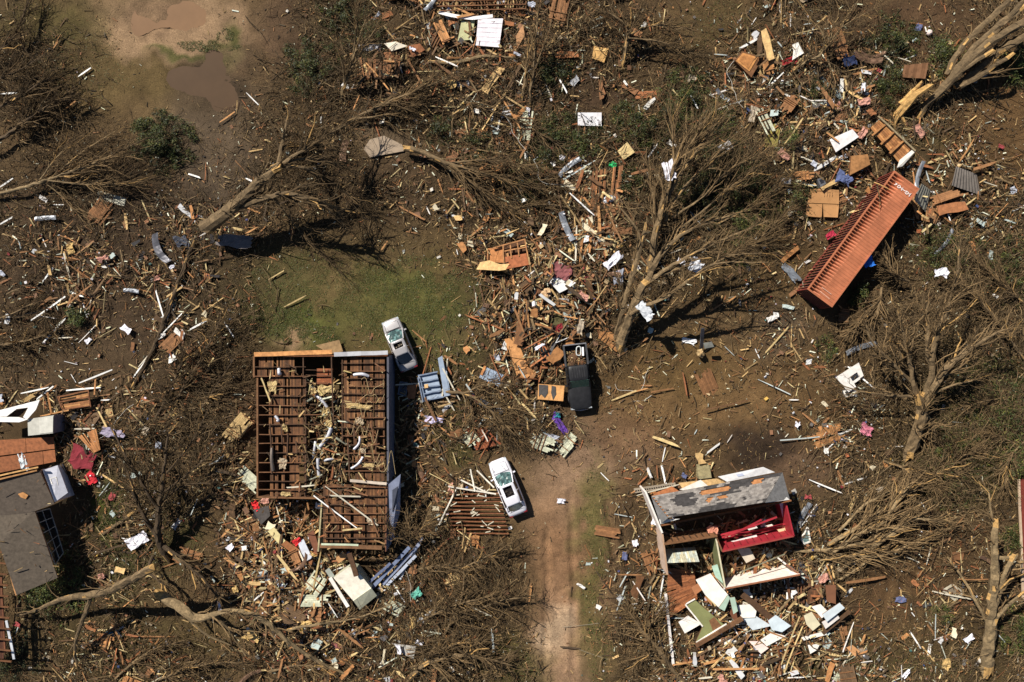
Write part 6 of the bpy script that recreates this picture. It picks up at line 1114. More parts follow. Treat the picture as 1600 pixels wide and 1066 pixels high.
for i in range(4): t0, t1 = i / 4 + .01, (i + 1) / 4 - .01; a, b_, c_, d_ = np.array([757, 572.5]), np.array([790, 587]), np.array([783, 606]), np.array([748, 590]); slab([(*(a * (1 - t0) + d_ * t0), .6), (*(b_ * (1 - t0) + c_ * t0), .6), (*(b_ * (1 - t1) + c_ * t1), .6), (*(a * (1 - t1) + d_ * t1), .6)], .04, PB, M_PAINT, 'board', b2)
bar((752, 586, .66), (758, 572, .66), .2, .05, hexc(196, 124, 70), name='edge_board', parent=b2); bar((747, 572, .6), (760, 578, .6), .1, .05, hexc(206, 180, 140), name='edge_board', parent=b2)
r3 = empty('red_board_panel', W(755, 688, 0)); tag(r3, 'reddish brown boarded floor panel left of the white sedan front', 'floor panel')
planks(r3, 0, 0, 0, 0, .5, 'boards', [hexc(148, 74, 44), hexc(136, 66, 40), hexc(160, 82, 48)], quad=[(728, 670, .6), (758, 668, .5), (784, 694, .4), (744, 704, .45)], miss=.04, w_=.16)
for p, q in [((733, 695, .7), (742, 668, .7)), ((744, 700, .66), (762, 672, .66)), ((749, 718, .6), (769, 681, .62))]: bar(p, q, .06, .1, hexc(156, 84, 50), name='batten', parent=r3)
bar((753, 671, .72), (762, 690, .7), .1, .04, hexc(220, 206, 186), M_PAINT, label='pale strip lying on the reddish brown floor panel', cat='board')
fl = empty('joist_grid', W(745, 790, 0)); tag(fl, 'slatted panel of parallel reddish lath left of the white sedan', 'floor frame')
for i in range(11): bar((697 + i * .8, 773 + i * 6, .5), (780 + i * 1.5, 771 + i * 6.3, .5), .08, .1, hexc(132, 76, 48), name='joist', parent=fl)
for i in range(26): x, y = rng.uniform(700, 785), rng.uniform(762, 835); L = rng.uniform(4, 12); a = rng.uniform(-.9, .9); bar((x, y, .58), (x + L * math.cos(a), y + L * math.sin(a), .6), .07, .03, hexc(206, 196, 170), M_PAINT, 'lath', fl)
for k, (p, q) in enumerate([((700, 760), (775, 772)), ((720, 750), (764, 771)), ((745, 735), (772, 762)), ((735, 733), (742, 768)), ((686, 820), (712, 765))]): bar((*p, .62), (*q, .7), .12, .04, hexc(216, 208, 190), M_PAINT, name='white_lath', label=['longest white lath across the slatted panel', 'second white lath crossing the slatted panel top', 'white lath touching the white sedan door', 'short upright white lath above the slatted panel', 'white lath left of the slatted panel'][k], cat='lath')
# flattened box, corrugated sheets
cb = empty('cardboard_box', W(1284, 317, 0)); tag(cb, 'flattened brown cardboard box left of the shipping container', 'cardboard box'); KB = hexc(178, 128, 74)
for q in [[(1266, 294), (1311, 297), (1311, 319), (1262, 317)], [(1261, 318), (1285, 319), (1284, 340), (1259, 338)], [(1286, 319), (1311, 320), (1309, 340), (1287, 339)]]: slab([(x, y, .35 + rng.uniform(-.05, .05)) for x, y in q], .015, KB, M_PLASTER, 'flap', cb)
for x in (1289, 1293, 1297, 1301): bar((x, 301, .37), (x - 1, 308, .37), .02, .008, hexc(90, 70, 50), M_PAINT, 'printed_mark', cb)
def corr(name, label, quad, col, n, th=.02, amp=.035):
    A, B, Cc, Dd = [W(*p) for p in quad]; mb = MB(); m = n * 4; V = []
    for i in range(m + 1):
        u = i / m; h = amp * math.sin(2 * math.pi * i / 4)
        for v in (0, .33, .66, 1): V.append((A * (1 - u) + B * u) * (1 - v) + (Dd * (1 - u) + Cc * u) * v + [0, 0, h])
    V = np.array(V); F = [[i * 4 + j, i * 4 + j + 1, (i + 1) * 4 + j + 1, (i + 1) * 4 + j] for i in range(m) for j in range(3)]; k = len(V)
    mb.add(np.vstack([V, V - [0, 0, th]]), F + [[a + k for a in f[::-1]] for f in F], col); return tag(mb.build(name, M_METAL), label, 'sheet metal')
corr('corrugated_sheet', 'grey corrugated metal sheet with a white edge at the right, above the shipping container', [(1496, 261, .9), (1534, 304, .4), (1500, 300, .6), (1486, 291, .8)][0:0] or [(1494, 260, .9), (1526, 272, .5), (1532, 305, .4), (1487, 290, .8)], hexc(112, 104, 96), 9)
corr('corrugated_sheet', 'light grey corrugated sheet leaning on the upper right end of the shipping container', [(1440, 287, 1.8), (1454, 297, 1.0), (1446, 331, .5), (1428, 312, 1.6)], hexc(160, 156, 138), 5)
corr('metal_sheet', 'rusty brown metal sheet left of the splintered tan stump', [(1413, 102, .8), (1451, 98, .9), (1446, 123, .8), (1409, 121, .7)], hexc(142, 100, 66), 3, amp=.02)
corr('metal_sheet', 'turquoise grey door panel left of the arching limb shadow, upper right', [(1265, 105, .6), (1278, 108, .6), (1320, 152, .5), (1312, 156, .5)], hexc(150, 166, 166), 2, amp=.01)
slab([(1238, 70, .9), (1247, 66, 1.1), (1256, 83, 1.0), (1238, 94, .8), (1240, 80, .8)], .05, WH, M_PAINT, 'panel', label='bright white sheet above the red cloth at the upper right', cat='panel')
cbn = empty('wooden_cabinet', W(1167, 100, 0)); tag(cbn, 'tan wooden cabinet lying face up at the upper right of centre', 'cabinet'); slab([(1148, 95), (1160, 80), (1192, 90), (1174, 121)], .7, hexc(120, 76, 46), M_WOOD, 'carcass', cbn, z=.85, side=hexc(110, 66, 40)); slab([(1150, 95.5), (1161, 82.5), (1184, 90), (1171, 112)], .03, hexc(196, 128, 66), M_WOOD, 'door', cbn, z=.9); slab([(1155, 95), (1162.5, 86), (1179, 91.5), (1169.5, 107)], .02, hexc(178, 112, 56), M_WOOD, 'door_panel', cbn, z=.93)
tb = empty('wooden_box', W(938, 82, 0)); tag(tb, 'small tan box beside the low green bush at the top', 'box'); slab([(928, 72), (951, 76), (944, 98), (925, 91)], .6, hexc(206, 152, 88), M_WOOD, 'body', tb, z=.7, side=hexc(126, 82, 50)); slab([(930, 74), (949, 77), (948, 81), (929, 78)], .03, hexc(226, 176, 112), M_WOOD, 'flap', tb, z=.74)
dwx = empty('loose_drawer', W(1245, 165, 0)); tag(dwx, 'open wooden drawer left of the turquoise grey panel', 'drawer'); slab([(1232, 166), (1240, 150), (1263, 172), (1251, 183)], .05, hexc(140, 90, 52), M_WOOD, 'bottom', dwx, z=.3)  # a wooden drawer, open side up
for p, q in [((1232, 166), (1240, 150)), ((1240, 150), (1263, 172)), ((1263, 172), (1251, 183)), ((1251, 183), (1232, 166))]: bar((*p, .5), (*q, .5), .06, .35, hexc(166, 108, 62), name='side_board', parent=dwx)
ch = empty('dresser', W(800, 395, 0)); tag(ch, 'wooden chest with empty drawer openings in the centre rubble', 'dresser'); slab([(762, 388), (786, 387), (786, 411), (762, 409)], .1, hexc(196, 122, 68), M_WOOD, 'side_panel', ch, z=.8); slab([(786, 381), (820, 375), (827, 413), (788, 420)], .1, hexc(96, 60, 40), M_WOOD, 'back_panel', ch, z=.6)
slab([(787, 402, .95), (822, 396, .95), (826, 414, .95), (789, 421, .95)], .06, hexc(176, 96, 58), M_WOOD, 'front_panel', ch)
for p, q in [((770, 388, 1), (820, 374, 1)), ((820, 374, 1), (827, 414, 1)), ((786, 384, 1), (788, 420, 1)), ((797, 382, .95), (799, 404, .95)), ((808, 379, .95), (811, 401, .95)), ((787, 393, .95), (823, 386, .95)), ((762, 389, .9), (762, 409, .9))]: bar(p, q, .1, .12, hexc(182, 120, 74), name='frame_bar', parent=ch)
def frame(name, label, cat, quad, z, w_, col, fill=None, cross=False, m=M_PAINT, h_=.08):
    o = empty(name, W(quad[0][0], quad[0][1], 0)); tag(o, label, cat); k = [(x, y, z) for x, y in quad]
    for i in range(4): bar(k[i], k[(i + 1) % 4], w_, h_, col, m, 'frame_bar', o)
    if cross: mid = lambda a, b: tuple((np.array(a) + np.array(b)) / 2); bar(mid(k[0], k[1]), mid(k[2], k[3]), w_ * .4, h_ * .6, col, m, 'glazing_bar', o); bar(mid(k[1], k[2]), mid(k[3], k[0]), w_ * .4, h_ * .6, col, m, 'glazing_bar', o)
    if fill is not None: slab([(x, y) for x, y in quad], .02, fill[0], fill[1], fill[2], o, z=z - .05)
    return o
frame('picture_frame', 'square weathered wooden frame lying on the dirt at the lower right', 'frame', [(1488, 914), (1505, 926), (1492, 938), (1474, 923)], .3, .18, hexc(176, 168, 146), (hexc(120, 106, 86), M_PLASTER, 'backing')); frame('loose_window', 'brown multi-pane window frame left of the black pickup truck', 'window', [(841, 536), (852, 543), (862, 562), (848, 567)], .7, .12, hexc(170, 96, 56), (hexc(40, 50, 48), M_GLASS, 'glass'), True, M_WOOD)
frame('small_frame', 'small empty wooden frame near the bottom edge at the lower right', 'frame', [(1387, 1040), (1396, 1040), (1396, 1052), (1386, 1052)], .12, .08, hexc(150, 124, 92), None, False, M_WOOD); frame('loose_window', 'white framed window with greenish glass right of the red room house', 'window', [(1252, 842), (1262, 824), (1266, 846), (1256, 850)], .5, .12, WH, (hexc(110, 140, 140), M_GLASS, 'glass')); frame('window_screen', 'grey window grille in the shade right of the brown board house', 'window', [(625, 597), (637, 598), (634, 619), (622, 616)], .3, .08, hexc(120, 124, 136), (hexc(86, 90, 100), M_METAL, 'mesh'))
frame('square_ring', 'thin white square frame in the rubble left of the plank deck', 'frame', [(1123, 1020), (1140, 1010), (1146, 1020), (1132, 1030)], .8, .05, WH); frame('bed_frame', 'white angled metal frame right of the olive carpet piece', 'frame', [(868, 536), (884, 508), (898, 514), (896, 524)], .7, .06, hexc(220, 220, 220), h_=.05)
wf = empty('white_wall_piece', W(1333, 600, 0)); tag(wf, 'white wall piece with a small window opening, right of the brown yard', 'wall section')
Qw = lambda u, v: ((1306 + 36 * u) * (1 - v) + (1326 + 26 * u) * v, (590 - 23 * u) * (1 - v) + (613 - 19 * u) * v)
for u0, u1, v0, v1 in [(0, 1, 0, .38), (0, .45, .38, 1), (.8, 1, .38, .75), (.45, .8, .68, .8)]: slab([(*Qw(u0, v0), .9), (*Qw(u1, v0), .9), (*Qw(u1, v1), .9), (*Qw(u0, v1), .9)], .08, hexc(222, 216, 208), M_PAINT, 'siding_panel', wf)
slab([(*Qw(.45, .38), .8), (*Qw(.8, .38), .8), (*Qw(.8, .7), .8), (*Qw(.45, .7), .8)], .02, hexc(50, 52, 56), M_GLASS, 'window', wf)
rf = empty('fridge', W(1345, 625, 0))
tag(rf, 'white broken appliance shell just below the white wall piece', 'appliance'); slab([(1317, 611), (1331, 606), (1335, 618), (1322, 622)], .5, WH, M_PAINT, 'casing', rf, z=.6, side=hexc(150, 150, 150)); slab([(1320, 612.5), (1329, 609.5), (1332, 616), (1323, 619)], .02, hexc(70, 70, 72), M_METAL, 'opening', rf, z=.615)
bx = empty('white_box', W(1228, 285, 0)); tag(bx, 'small white appliance box left of the flattened cardboard box', 'box'); slab([(1221, 278), (1236, 278), (1236, 287), (1221, 287)], .6, hexc(206, 202, 196), M_PAINT, 'casing', bx, z=.7, side=hexc(110, 110, 116)); slab([(1224, 280), (1233, 280), (1233, 282), (1224, 282)], .02, hexc(150, 90, 80), M_PAINT, 'label_strip', bx, z=.72)
bx = empty('grey_box', W(1284, 284, 0)); tag(bx, 'dark grey appliance box above the flattened cardboard box', 'box'); slab([(1277, 280), (1286, 277), (1291, 287), (1282, 293)], .5, hexc(120, 120, 122), M_METAL, 'casing', bx, z=.6); slab([(1280, 281), (1285, 279.5), (1288, 285), (1283, 287.5)], .02, hexc(50, 50, 54), M_GLASS, 'door', bx, z=.62)
bt = empty('white_cooler', W(952, 312, 0)); tag(bt, 'shiny white curved tub in the rubble left of the branch fan', 'tub'); lump('shell', None, None, 952, 312, .9, .6, .32, .25, 20, hexc(222, 226, 232), M_METAL, bt, rough=.08); lump('rim', None, None, 950, 309, 1.0, .42, .2, .18, 20, hexc(160, 170, 180), M_METAL, bt, rough=.05)
lump('armchair', 'beige upholstered chair cushion in the centre rubble', 'chair', 854, 458, .9, .5, .45, .3, 40, hexc(196, 160, 116)); lump('cushion', 'beige cushion below the upholstered chair in the centre rubble', 'cushion', 852, 466, 1.0, .5, .2, .15, 25, hexc(206, 172, 130)); slab([(858, 440, .9), (872, 428, .9), (900, 442, .9), (886, 452, .9), (874, 458, .9)], .05, hexc(222, 220, 218), M_PLASTER, 'panel', label='cracked white sheet below the pinkish patterned rug', cat='panel')
slab([(836, 450, 1.0), (850, 444, 1.0), (848, 464, .9), (834, 472, .9)], .2, hexc(112, 72, 50), M_WOOD, 'drawer_unit', label='dark brown slatted panel left of the beige chair cushion', cat='panel')
slab([(775, 462, .3), (790, 452, .3), (806, 466, .3), (790, 474, .3)], .03, hexc(70, 66, 68), M_SHINGLE, 'roof_sheet', label='dark grey roofing felt sheet at the left of the centre rubble', cat='roofing felt'); slab([(1253, 268, .5), (1260, 290, .5), (1241, 284, .5), (1239, 282, .5)][:3], .03, hexc(196, 196, 160), M_PAINT, 'panel', label='pale green board wedge touching the flattened cardboard box', cat='board')
slab([(1210, 193, .5), (1219, 204, .5), (1214, 230, .4), (1190, 229, .4)], .06, hexc(150, 134, 60), M_WOOD, 'mossy_board', label='mossy yellow board sheet right of the branch fan', cat='board panel')
slab([(965, 236, .8), (980, 222, .9), (992, 238, .8), (974, 250, .8)], .05, hexc(214, 180, 130), M_WOOD, 'plywood_sheet', label='pale tan board above the bright green scrap', cat='board panel'); slab([(886, 240, .6), (902, 236, .6), (914, 272, .5), (895, 278, .5)], .04, hexc(166, 110, 78), M_WOOD, 'plywood_sheet', label='two-tone brown board strip left of the white cooler tub', cat='board panel'); slab([(992, 143, .4), (1026, 142, .4), (1026, 151, .4), (993, 155, .4)], .05, hexc(170, 100, 60), M_WOOD, 'plywood_sheet', label='long orange brown board above the cedar foliage at the upper centre', cat='board panel')
slab([(600, 68, .8), (618, 65, .9), (637, 72, .8), (612, 80, .8)], .05, hexc(226, 214, 190), M_PAINT, 'panel', label='white torn panel at the upper centre right of the small upright tree', cat='panel'); slab([(636, 72, .8), (656, 68, .8), (664, 78, .7), (645, 90, .7)], .06, hexc(150, 88, 54), M_WOOD, 'plywood_sheet', label='reddish brown sheet right of the white torn panel', cat='board panel'); slab([(598, 82, .5), (624, 80, .5), (625, 98, .5), (604, 96, .5)], .05, hexc(146, 90, 56), M_WOOD, 'plywood_sheet', label='brown sheet below the white torn panel', cat='board panel'); slab([(737, 208, .5), (770, 197, .6), (775, 206, .5), (745, 221, .5)], .05, hexc(176, 116, 68), M_WOOD, 'plywood_sheet', label='orange brown sheet below the brush at the upper centre', cat='board panel'); slab([(869, 80, .6), (902, 80, .6), (905, 89, .6), (868, 92, .6)], .1, hexc(160, 96, 56), M_WOOD, 'plywood_sheet', label='orange brown board left of the small tan box', cat='board panel')
slab([(806, 57, 1), (817, 38, 1.2), (820, 55, 1.1), (808, 76, .9)], .05, hexc(186, 130, 90), M_WOOD, 'panel', label='tan and white split panel right of the white ruled panel', cat='panel'); slab([(152, 300, .3), (158, 299, .3), (197, 310, .3), (194, 322, .3), (151, 313, .3)], .14, hexc(176, 172, 150), M_PAINT, 'panel', label='pale mottled rectangle lying under the slender pale tree', cat='panel')
slab([(395, 797, 1.1), (420, 790, 1.1), (422, 806, 1.1), (408, 820, 1.1)], .06, hexc(80, 74, 70), M_SHINGLE, 'roof_sheet', label='dark shingled roof corner at the upper left of the brown house rubble', cat='roof piece')
LB_ = [([(418, 830), (428, 824), (446, 845), (438, 853)], 1.2, hexc(206, 190, 130), 'yellowish cream board at the left of the brown house rubble'), ([(466, 850), (474, 842), (488, 872), (476, 878)], 1.2, hexc(200, 204, 214), 'tall grey white door leaning in the brown house rubble'), ([(404, 895), (415, 890), (424, 905), (417, 910)], .9, LG, 'pale blue sheet at the left of the brown house rubble'), ([(422, 906), (430, 898), (449, 912), (441, 922)], .9, hexc(206, 214, 226), 'second bluish sheet, shiny, at the left of the brown house rubble'), ([(415, 870), (440, 862), (446, 880), (424, 886)], 1.0, hexc(130, 84, 56), 'brown box with square openings at the left of the brown house rubble'), ([(523, 873), (536, 864), (546, 868), (530, 880)], 1.4, hexc(190, 140, 84), 'tan cardboard square above the leaning white box'), ([(508, 892), (514, 887), (523, 900), (517, 906)], 1.2, hexc(150, 156, 146), 'grey electrical panel left of the leaning white box'), ([(644, 925), (654, 918), (657, 924), (646, 934)], .8, MT, 'mint edge board by the teal scrap'), ([(612, 1005), (650, 1010), (646, 1030), (630, 1022)], .6, hexc(170, 166, 156), 'grey shadowed sheet in the brush below the brown board house'), ([(494, 998), (520, 1000), (538, 1008), (530, 1014), (496, 1008)], .6, hexc(150, 84, 84), 'faded red panel with pale edge low in the brown house rubble'), ([(730, 994), (740, 990), (742, 998), (733, 1002)], .3, hexc(176, 184, 156), 'pale green square on the ground at the bottom centre'), ([(480, 835), (490, 828), (500, 860), (492, 866)], 1.0, hexc(120, 74, 50), 'brown board upright beside the tall grey door')]
for q, z, c, lb in LB_: slab(q, .06, c, M_PAINT, 'panel', z=z, side=BN, label=lb, cat='panel', group='panels in the brown house rubble')
bxw = empty('leaning_white_box', W(555, 922, 0)); tag(bxw, 'large leaning white box with a cream side below the brown board house', 'box')
slab([(521, 903, 1.7), (545, 886, 1.9), (556, 889, 1.9), (580, 919, 1.7), (552, 939, 1.6)], 1.2, hexc(228, 220, 200), M_PAINT, 'top_face', bxw, side=hexc(190, 188, 160)); slab([(552, 939, 1.64), (580, 919, 1.74), (589, 931, 1.2), (562, 953, 1.1)], .05, hexc(206, 204, 172), M_PAINT, 'side_face', bxw)
bar((546, 865, 2.4), (557, 900, 2.2), .4, .16, hexc(96, 64, 46), label='dark upright post standing over the leaning white box', cat='post'); bar((516, 903, 1.5), (544, 948, 1.3), .3, .1, WH, M_PAINT, label='white trim board along the left side of the leaning white box', cat='board')
for k, (p, q, c) in enumerate([((580, 920, 1), (640, 855, 1.6), hexc(110, 122, 150)), ((592, 920, .8), (655, 850, 1.4), hexc(130, 140, 165)), ((604, 915, .8), (650, 868, 1.2), hexc(176, 184, 200)), ((575, 912, 1.2), (610, 880, 1.6), hexc(100, 110, 140)), ((625, 905, .7), (660, 840, 1.2), hexc(200, 204, 210))]): bar(p, q, .3 - .03 * k, .06, c, M_PAINT, label=['thick slate blue siding board right of the leaning white box', 'second slate blue siding board, longer and outer, right of the leaning white box', 'light blue siding board between slate ones right of the leaning white box', 'darkest blue siding board touching the leaning white box', 'outermost white siding strip right of the leaning white box'][k], cat='board', group='siding boards torn from the brown house')
bl2 = empty('white_bin', W(1440, 48, 0)); tag(bl2, 'round white pot with a handle on bare soil at the upper right', 'pot'); lump('bowl', None, None, 1452, 51, .25, .26, .26, .2, 0, hexc(226, 206, 196), M_PAINT, bl2, rough=.04); bar((1445.5, 42, .35), (1447.5, 50, .35), .08, .05, WH, M_PAINT, 'handle', bl2)
frag = empty('broken_shed_wall', W(1400, 220, 0)); tag(frag, 'boarded wall frame with a grey top rail above the shipping container', 'wall panel')
planks(frag, 0, 0, 0, 0, 1, 'boards', [hexc(176, 112, 62), hexc(160, 100, 56), hexc(190, 126, 72)], quad=[(1360, 200, 1.1), (1374, 187, 1.3), (1424, 233, 1.3), (1404, 254, 1.0)], miss=.03)
for p, q in [((1372, 182, 1.45), (1430, 236, 1.45)), ((1362, 212, 1.2), (1384, 194, 1.35)), ((1376, 226, 1.2), (1397, 206, 1.4)), ((1390, 240, 1.2), (1412, 220, 1.4))]: bar(p, q, .14, .12, hexc(150, 128, 104) if p[0] == 1372 else hexc(176, 116, 66), name='stud', parent=frag)
slab([(1402, 262, 1.0), (1406, 250, 1.1), (1428, 232, 1.4), (1431, 236, 1.4), (1410, 260, 1.0)], .05, WH, M_PAINT, 'trim', frag); slab([(1296, 218, .9), (1332, 202, 1.1), (1342, 214, 1.1), (1306, 238, .9)], .1, hexc(220, 216, 214), M_PAINT, 'panel', side=hexc(150, 110, 70), label='white boxy panel left of the boarded wall frame above the container', cat='panel'); slab([(1330, 244, .9), (1356, 241, 1.0), (1360, 257, .9), (1328, 274, .8)], .3, hexc(166, 110, 64), M_WOOD, 'drawer_box', side=hexc(120, 76, 46), label='open wooden box below the white boxy panel above the container', cat='box')
pal_ = empty('wooden_pallet', W(1195, 178, 0)); tag(pal_, 'dark weathered pallet beside the upper right end of the branch fan', 'pallet')
for i in range(5): bar((1172, 170 + i * 5.2, .3), (1218, 166 + i * 5, .3), .16, .04, hexc(70, 56, 46), name='slat', parent=pal_)
for x in (1178, 1196, 1213): bar((x, 167, .2), (x + 2, 190, .2), .08, .12, hexc(60, 48, 40), name='bearer', parent=pal_)
pal_ = empty('wooden_pallet', W(1465, 315, 0)); tag(pal_, 'reddish broken pallet below the grey corrugated metal sheet', 'pallet')
for i in range(5): bar((1458 + i * 2, 312 + i * 3.4, .35), (1494 + i * 2, 297 + i * 3.4, .35), .14, .04, hexc(136, 84, 54), name='slat', parent=pal_)
for t in (.1, .8): bar((1458 + 36 * t, 312 - 15 * t, .25), (1466 + 36 * t, 327 - 15 * t, .25), .08, .12, hexc(110, 70, 46), name='bearer', parent=pal_)
for k, (x, y) in enumerate([(794, 500), (781, 524), (813, 523)]):
    t_ = empty('tyre', W(x, y, .45)); tag(t_, ['topmost black tyre in the rubble above the tall orange plywood', 'left black tyre lying beside the tall orange plywood', 'right black tyre at the head of the tall orange plywood'][k], 'tyre', 'tyres in the rubble'); mb = MB(); c = W(x, y, .45); a = np.linspace(0, 2 * math.pi, 19); ty = np.array([[c[0] + .3 * math.cos(q), c[1] + .3 * math.sin(q), c[2] + .12 * math.sin(q + k)] for q in a]); mb.tube(ty, np.full(19, .11), 8, hexc(44, 44, 46), False); mb.build('tread', M_RUBBER, t_, smooth=True)
rb_ = empty('tree_root_plate', W(1080, 555, 0))
tag(rb_, 'grey post with a pale flag-like board standing in the bare yard by the leaning tree', 'post'); bar((1095, 555, .1), (1098, 513, 1.9), .28, .12, hexc(84, 82, 86), M_METAL, 'post', rb_); slab([(1099, 536, 1.5), (1112, 534, 1.6), (1116, 542, 1.5), (1101, 545, 1.4)], .05, hexc(140, 140, 130), M_METAL, 'sheet', rb_); lump('splinter_head', None, None, 1095, 552, .7, .3, .35, .25, 0, hexc(186, 150, 110), M_WOOD, rb_)
# long wires
for k, pts in enumerate([[(946, 655), (960, 640), (985, 628), (1005, 626), (1018, 618)], [(880, 980), (920, 976), (960, 970), (1010, 962), (1030, 960)], [(905, 1015), (930, 1024), (960, 1033), (984, 1040)], [(1380, 740), (1390, 700), (1420, 680), (1440, 670)]]):
    q = smooth_line([tuple(W(x, y, .12)) for x, y in pts], 20); mb = MB(); mb.tube(q, np.full(20, .018 if k else .03), 5, hexc(176, 170, 160) if k == 0 else hexc(140, 130, 110), False); tag(mb.build('cable', M_PAINT), ['white cable looping beside the black pickup truck', 'thin cable crossing the grass strip at the driveway', 'thin cable trailing from the bottom of the driveway', 'cable in the brush above the heap of split limbs'][k], 'cable')

# ---------------------------------------------------------------- shipping container, lying on its side
cc = (W(1398.8, 266.8, 2.44) + W(1434, 295, 2.44) + W(1301, 481.5, 2.44) + W(1262, 451, 2.44)) / 4; ca = math.atan2(.805, .593)
K_ = empty('shipping_container', (cc[0], cc[1], 0), ca); tag(K_, 'rust orange shipping container lying on its side at the right', 'shipping container')
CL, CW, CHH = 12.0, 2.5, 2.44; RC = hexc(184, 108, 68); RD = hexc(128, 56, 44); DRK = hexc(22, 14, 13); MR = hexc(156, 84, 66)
mb = MB(); per = .278; nx = int(CL / per) * 8; xs = np.linspace(-CL / 2 + .12, CL / 2 - .12, nx + 1); ys = np.array([-1.17, -.8, -.4, .1, .28, .5, .75, .95, 1.1]); V = []
for i, x in enumerate(xs):
    ph = (i % 8) / 8.0
    for y in ys:
        t = max(0, (y - .1) / 1.0); wdt = .32 if y < .2 else .32 + .10 * t; tr = max(0.0, min(1.0, (abs(ph - .5) < wdt / 1.0 * .5 + .06) * 1.0)); tr = 1.0 if abs(ph - .5) < .20 else (.5 if abs(ph - .5) < .28 else 0)
        V.append([x, y, CHH - .03 - .04 * tr - .45 * tr * t ** 1.2])
ny = len(ys); F = [[i * ny + j, (i + 1) * ny + j, (i + 1) * ny + j + 1, i * ny + j + 1] for i in range(nx) for j in range(ny - 1)]
cv = np.array(RC)[None] * (1 + .18 * (rng.random((len(F), 1)) - .5) * 0) ; mb.add(V, F, cv * np.repeat(.94 + .12 * rng.random(nx), ny - 1)[:, None]); mb.build('side_panel', M_RUST, K_, local=True)
mb = MB()
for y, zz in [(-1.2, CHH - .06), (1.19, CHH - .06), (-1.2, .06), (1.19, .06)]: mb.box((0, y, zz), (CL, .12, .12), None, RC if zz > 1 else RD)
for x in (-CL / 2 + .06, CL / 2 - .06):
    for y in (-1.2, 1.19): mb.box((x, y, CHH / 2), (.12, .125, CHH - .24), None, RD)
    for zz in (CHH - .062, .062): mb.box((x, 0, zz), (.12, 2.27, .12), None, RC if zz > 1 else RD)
mb.build('frame', M_RUST, K_, local=True)
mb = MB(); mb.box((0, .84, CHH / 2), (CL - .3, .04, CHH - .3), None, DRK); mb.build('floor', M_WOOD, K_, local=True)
for i in range(38): mb = MB(); mb.box((-CL / 2 + .3 + i * (CL - .6) / 37, 1.2, CHH / 2), (.05, .1, CHH - .26), None, MR); mb.build('cross_member', M_RUST, K_, local=True)
mb = MB(); n = 12
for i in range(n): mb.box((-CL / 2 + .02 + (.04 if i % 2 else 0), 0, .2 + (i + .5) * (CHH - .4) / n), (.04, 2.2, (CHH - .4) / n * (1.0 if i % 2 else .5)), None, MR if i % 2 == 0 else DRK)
mb.build('end_wall', M_RUST, K_, local=True)
mb = MB(); mb.box((CL / 2 - .03, 0, CHH / 2), (.04, 2.27, CHH - .26), None, RD); mb.build('door', M_RUST, K_, local=True)
mb = MB(); mb.box((0, -1.17, CHH / 2), (CL - .3, .03, CHH - .26), None, RD); mb.build('roof_panel', M_RUST, K_, local=True)
# lettering on the upturned side, copied as seen
def stroke(mb, pts, zz=2.448, w_=.055):
    for a, b in zip(pts[:-1], pts[1:]): pa, pb = W(a[0], a[1], zz), W(b[0], b[1], zz); mb.beam(pa, pb, w_, .008, hexc(236, 226, 220))
mb = MB(); s_ = lambda L: [(1380 + x / 21.3, 270 + y / 21.3) for x, y in L]
for L in [[(370, 400), (480, 385)], [(480, 385), (410, 345)], [(490, 440), (530, 410), (570, 440), (560, 490), (510, 510), (480, 480), (490, 440)], [(570, 490), (720, 610)], [(660, 500), (600, 590)], [(730, 610), (790, 610), (850, 680), (780, 720), (720, 660)], [(790, 610), (760, 660)], [(840, 690), (900, 730)], [(930, 690), (900, 730), (850, 790)]]: stroke(mb, s_(L))
mb.build('lettering', M_PAINT, K_)
mb = MB()
for p, q in [((1284, 449), (1299, 460)), ((1281, 455), (1296, 467))]: mb.beam(W(*p, 2.45), W(*q, 2.45), .04, .008, hexc(220, 176, 150))
mb.build('stencil_marks', M_PAINT, K_)
single('broken_branch', 'small bare branch lying across the shipping container top end', 'branch', [(1370, 288, 2.6, .05), (1373, 300, 2.75, .05), (1375, 315, 2.7, .03), (1374, 326, 2.6, .02)], BKD); single('broken_branch', 'pale stick lying on the shipping container near the small bare branch', 'branch', [(1366, 285, 2.75, .04), (1380, 291, 2.85, .04), (1391, 297, 2.7, .02)], RAW)

# ---------------------------------------------------------------- vehicles
def loft(mb, secs, col, cap=True):
    """secs: list of rings (K x 3)"""
    k = len(secs[0]); V = np.vstack(secs); n = len(secs)
    F = [[i * k + j, i * k + (j + 1) % k, (i + 1) * k + (j + 1) % k, (i + 1) * k + j] for i in range(n - 1) for j in range(k)]; mb.add(V, F, col)
    if cap: mb.add(secs[0], [list(range(k))[::-1]], col); mb.add(secs[-1], [list(range(k))], col)
def sm(o, ang=40):
    o.data.polygons.foreach_set('use_smooth', np.ones(len(o.data.polygons), bool)); 
    mod = o.modifiers.new('sub', 'SUBSURF'); mod.levels = mod.render_levels = 1
def wheel(parent, x, y, r=.32, w_=.21):
    mb = MB(); a = np.linspace(0, 2 * math.pi, 21)[:-1]; rings = [[(x + rr * math.cos(t), y + yy, r + rr * math.sin(t)) for t in a] for rr, yy in [(r * .55, -w_ / 2), (r * .95, -w_ / 2), (r, -w_ * .3), (r, w_ * .3), (r * .95, w_ / 2), (r * .55, w_ / 2)]]; loft(mb, [np.array(q) for q in rings], hexc(34, 34, 36)); t_ = mb.build('wheel', M_RUBBER, parent, local=True)
    mb = MB(); s = 1 if y > 0 else -1; mb.add([(x + r * .55 * math.cos(t), y + s * (w_ / 2 + .005), r + r * .55 * math.sin(t)) for t in a], [list(range(20))[::-s]], hexc(150, 150, 155)); h = mb.build('rim', M_METAL, t_, local=True)
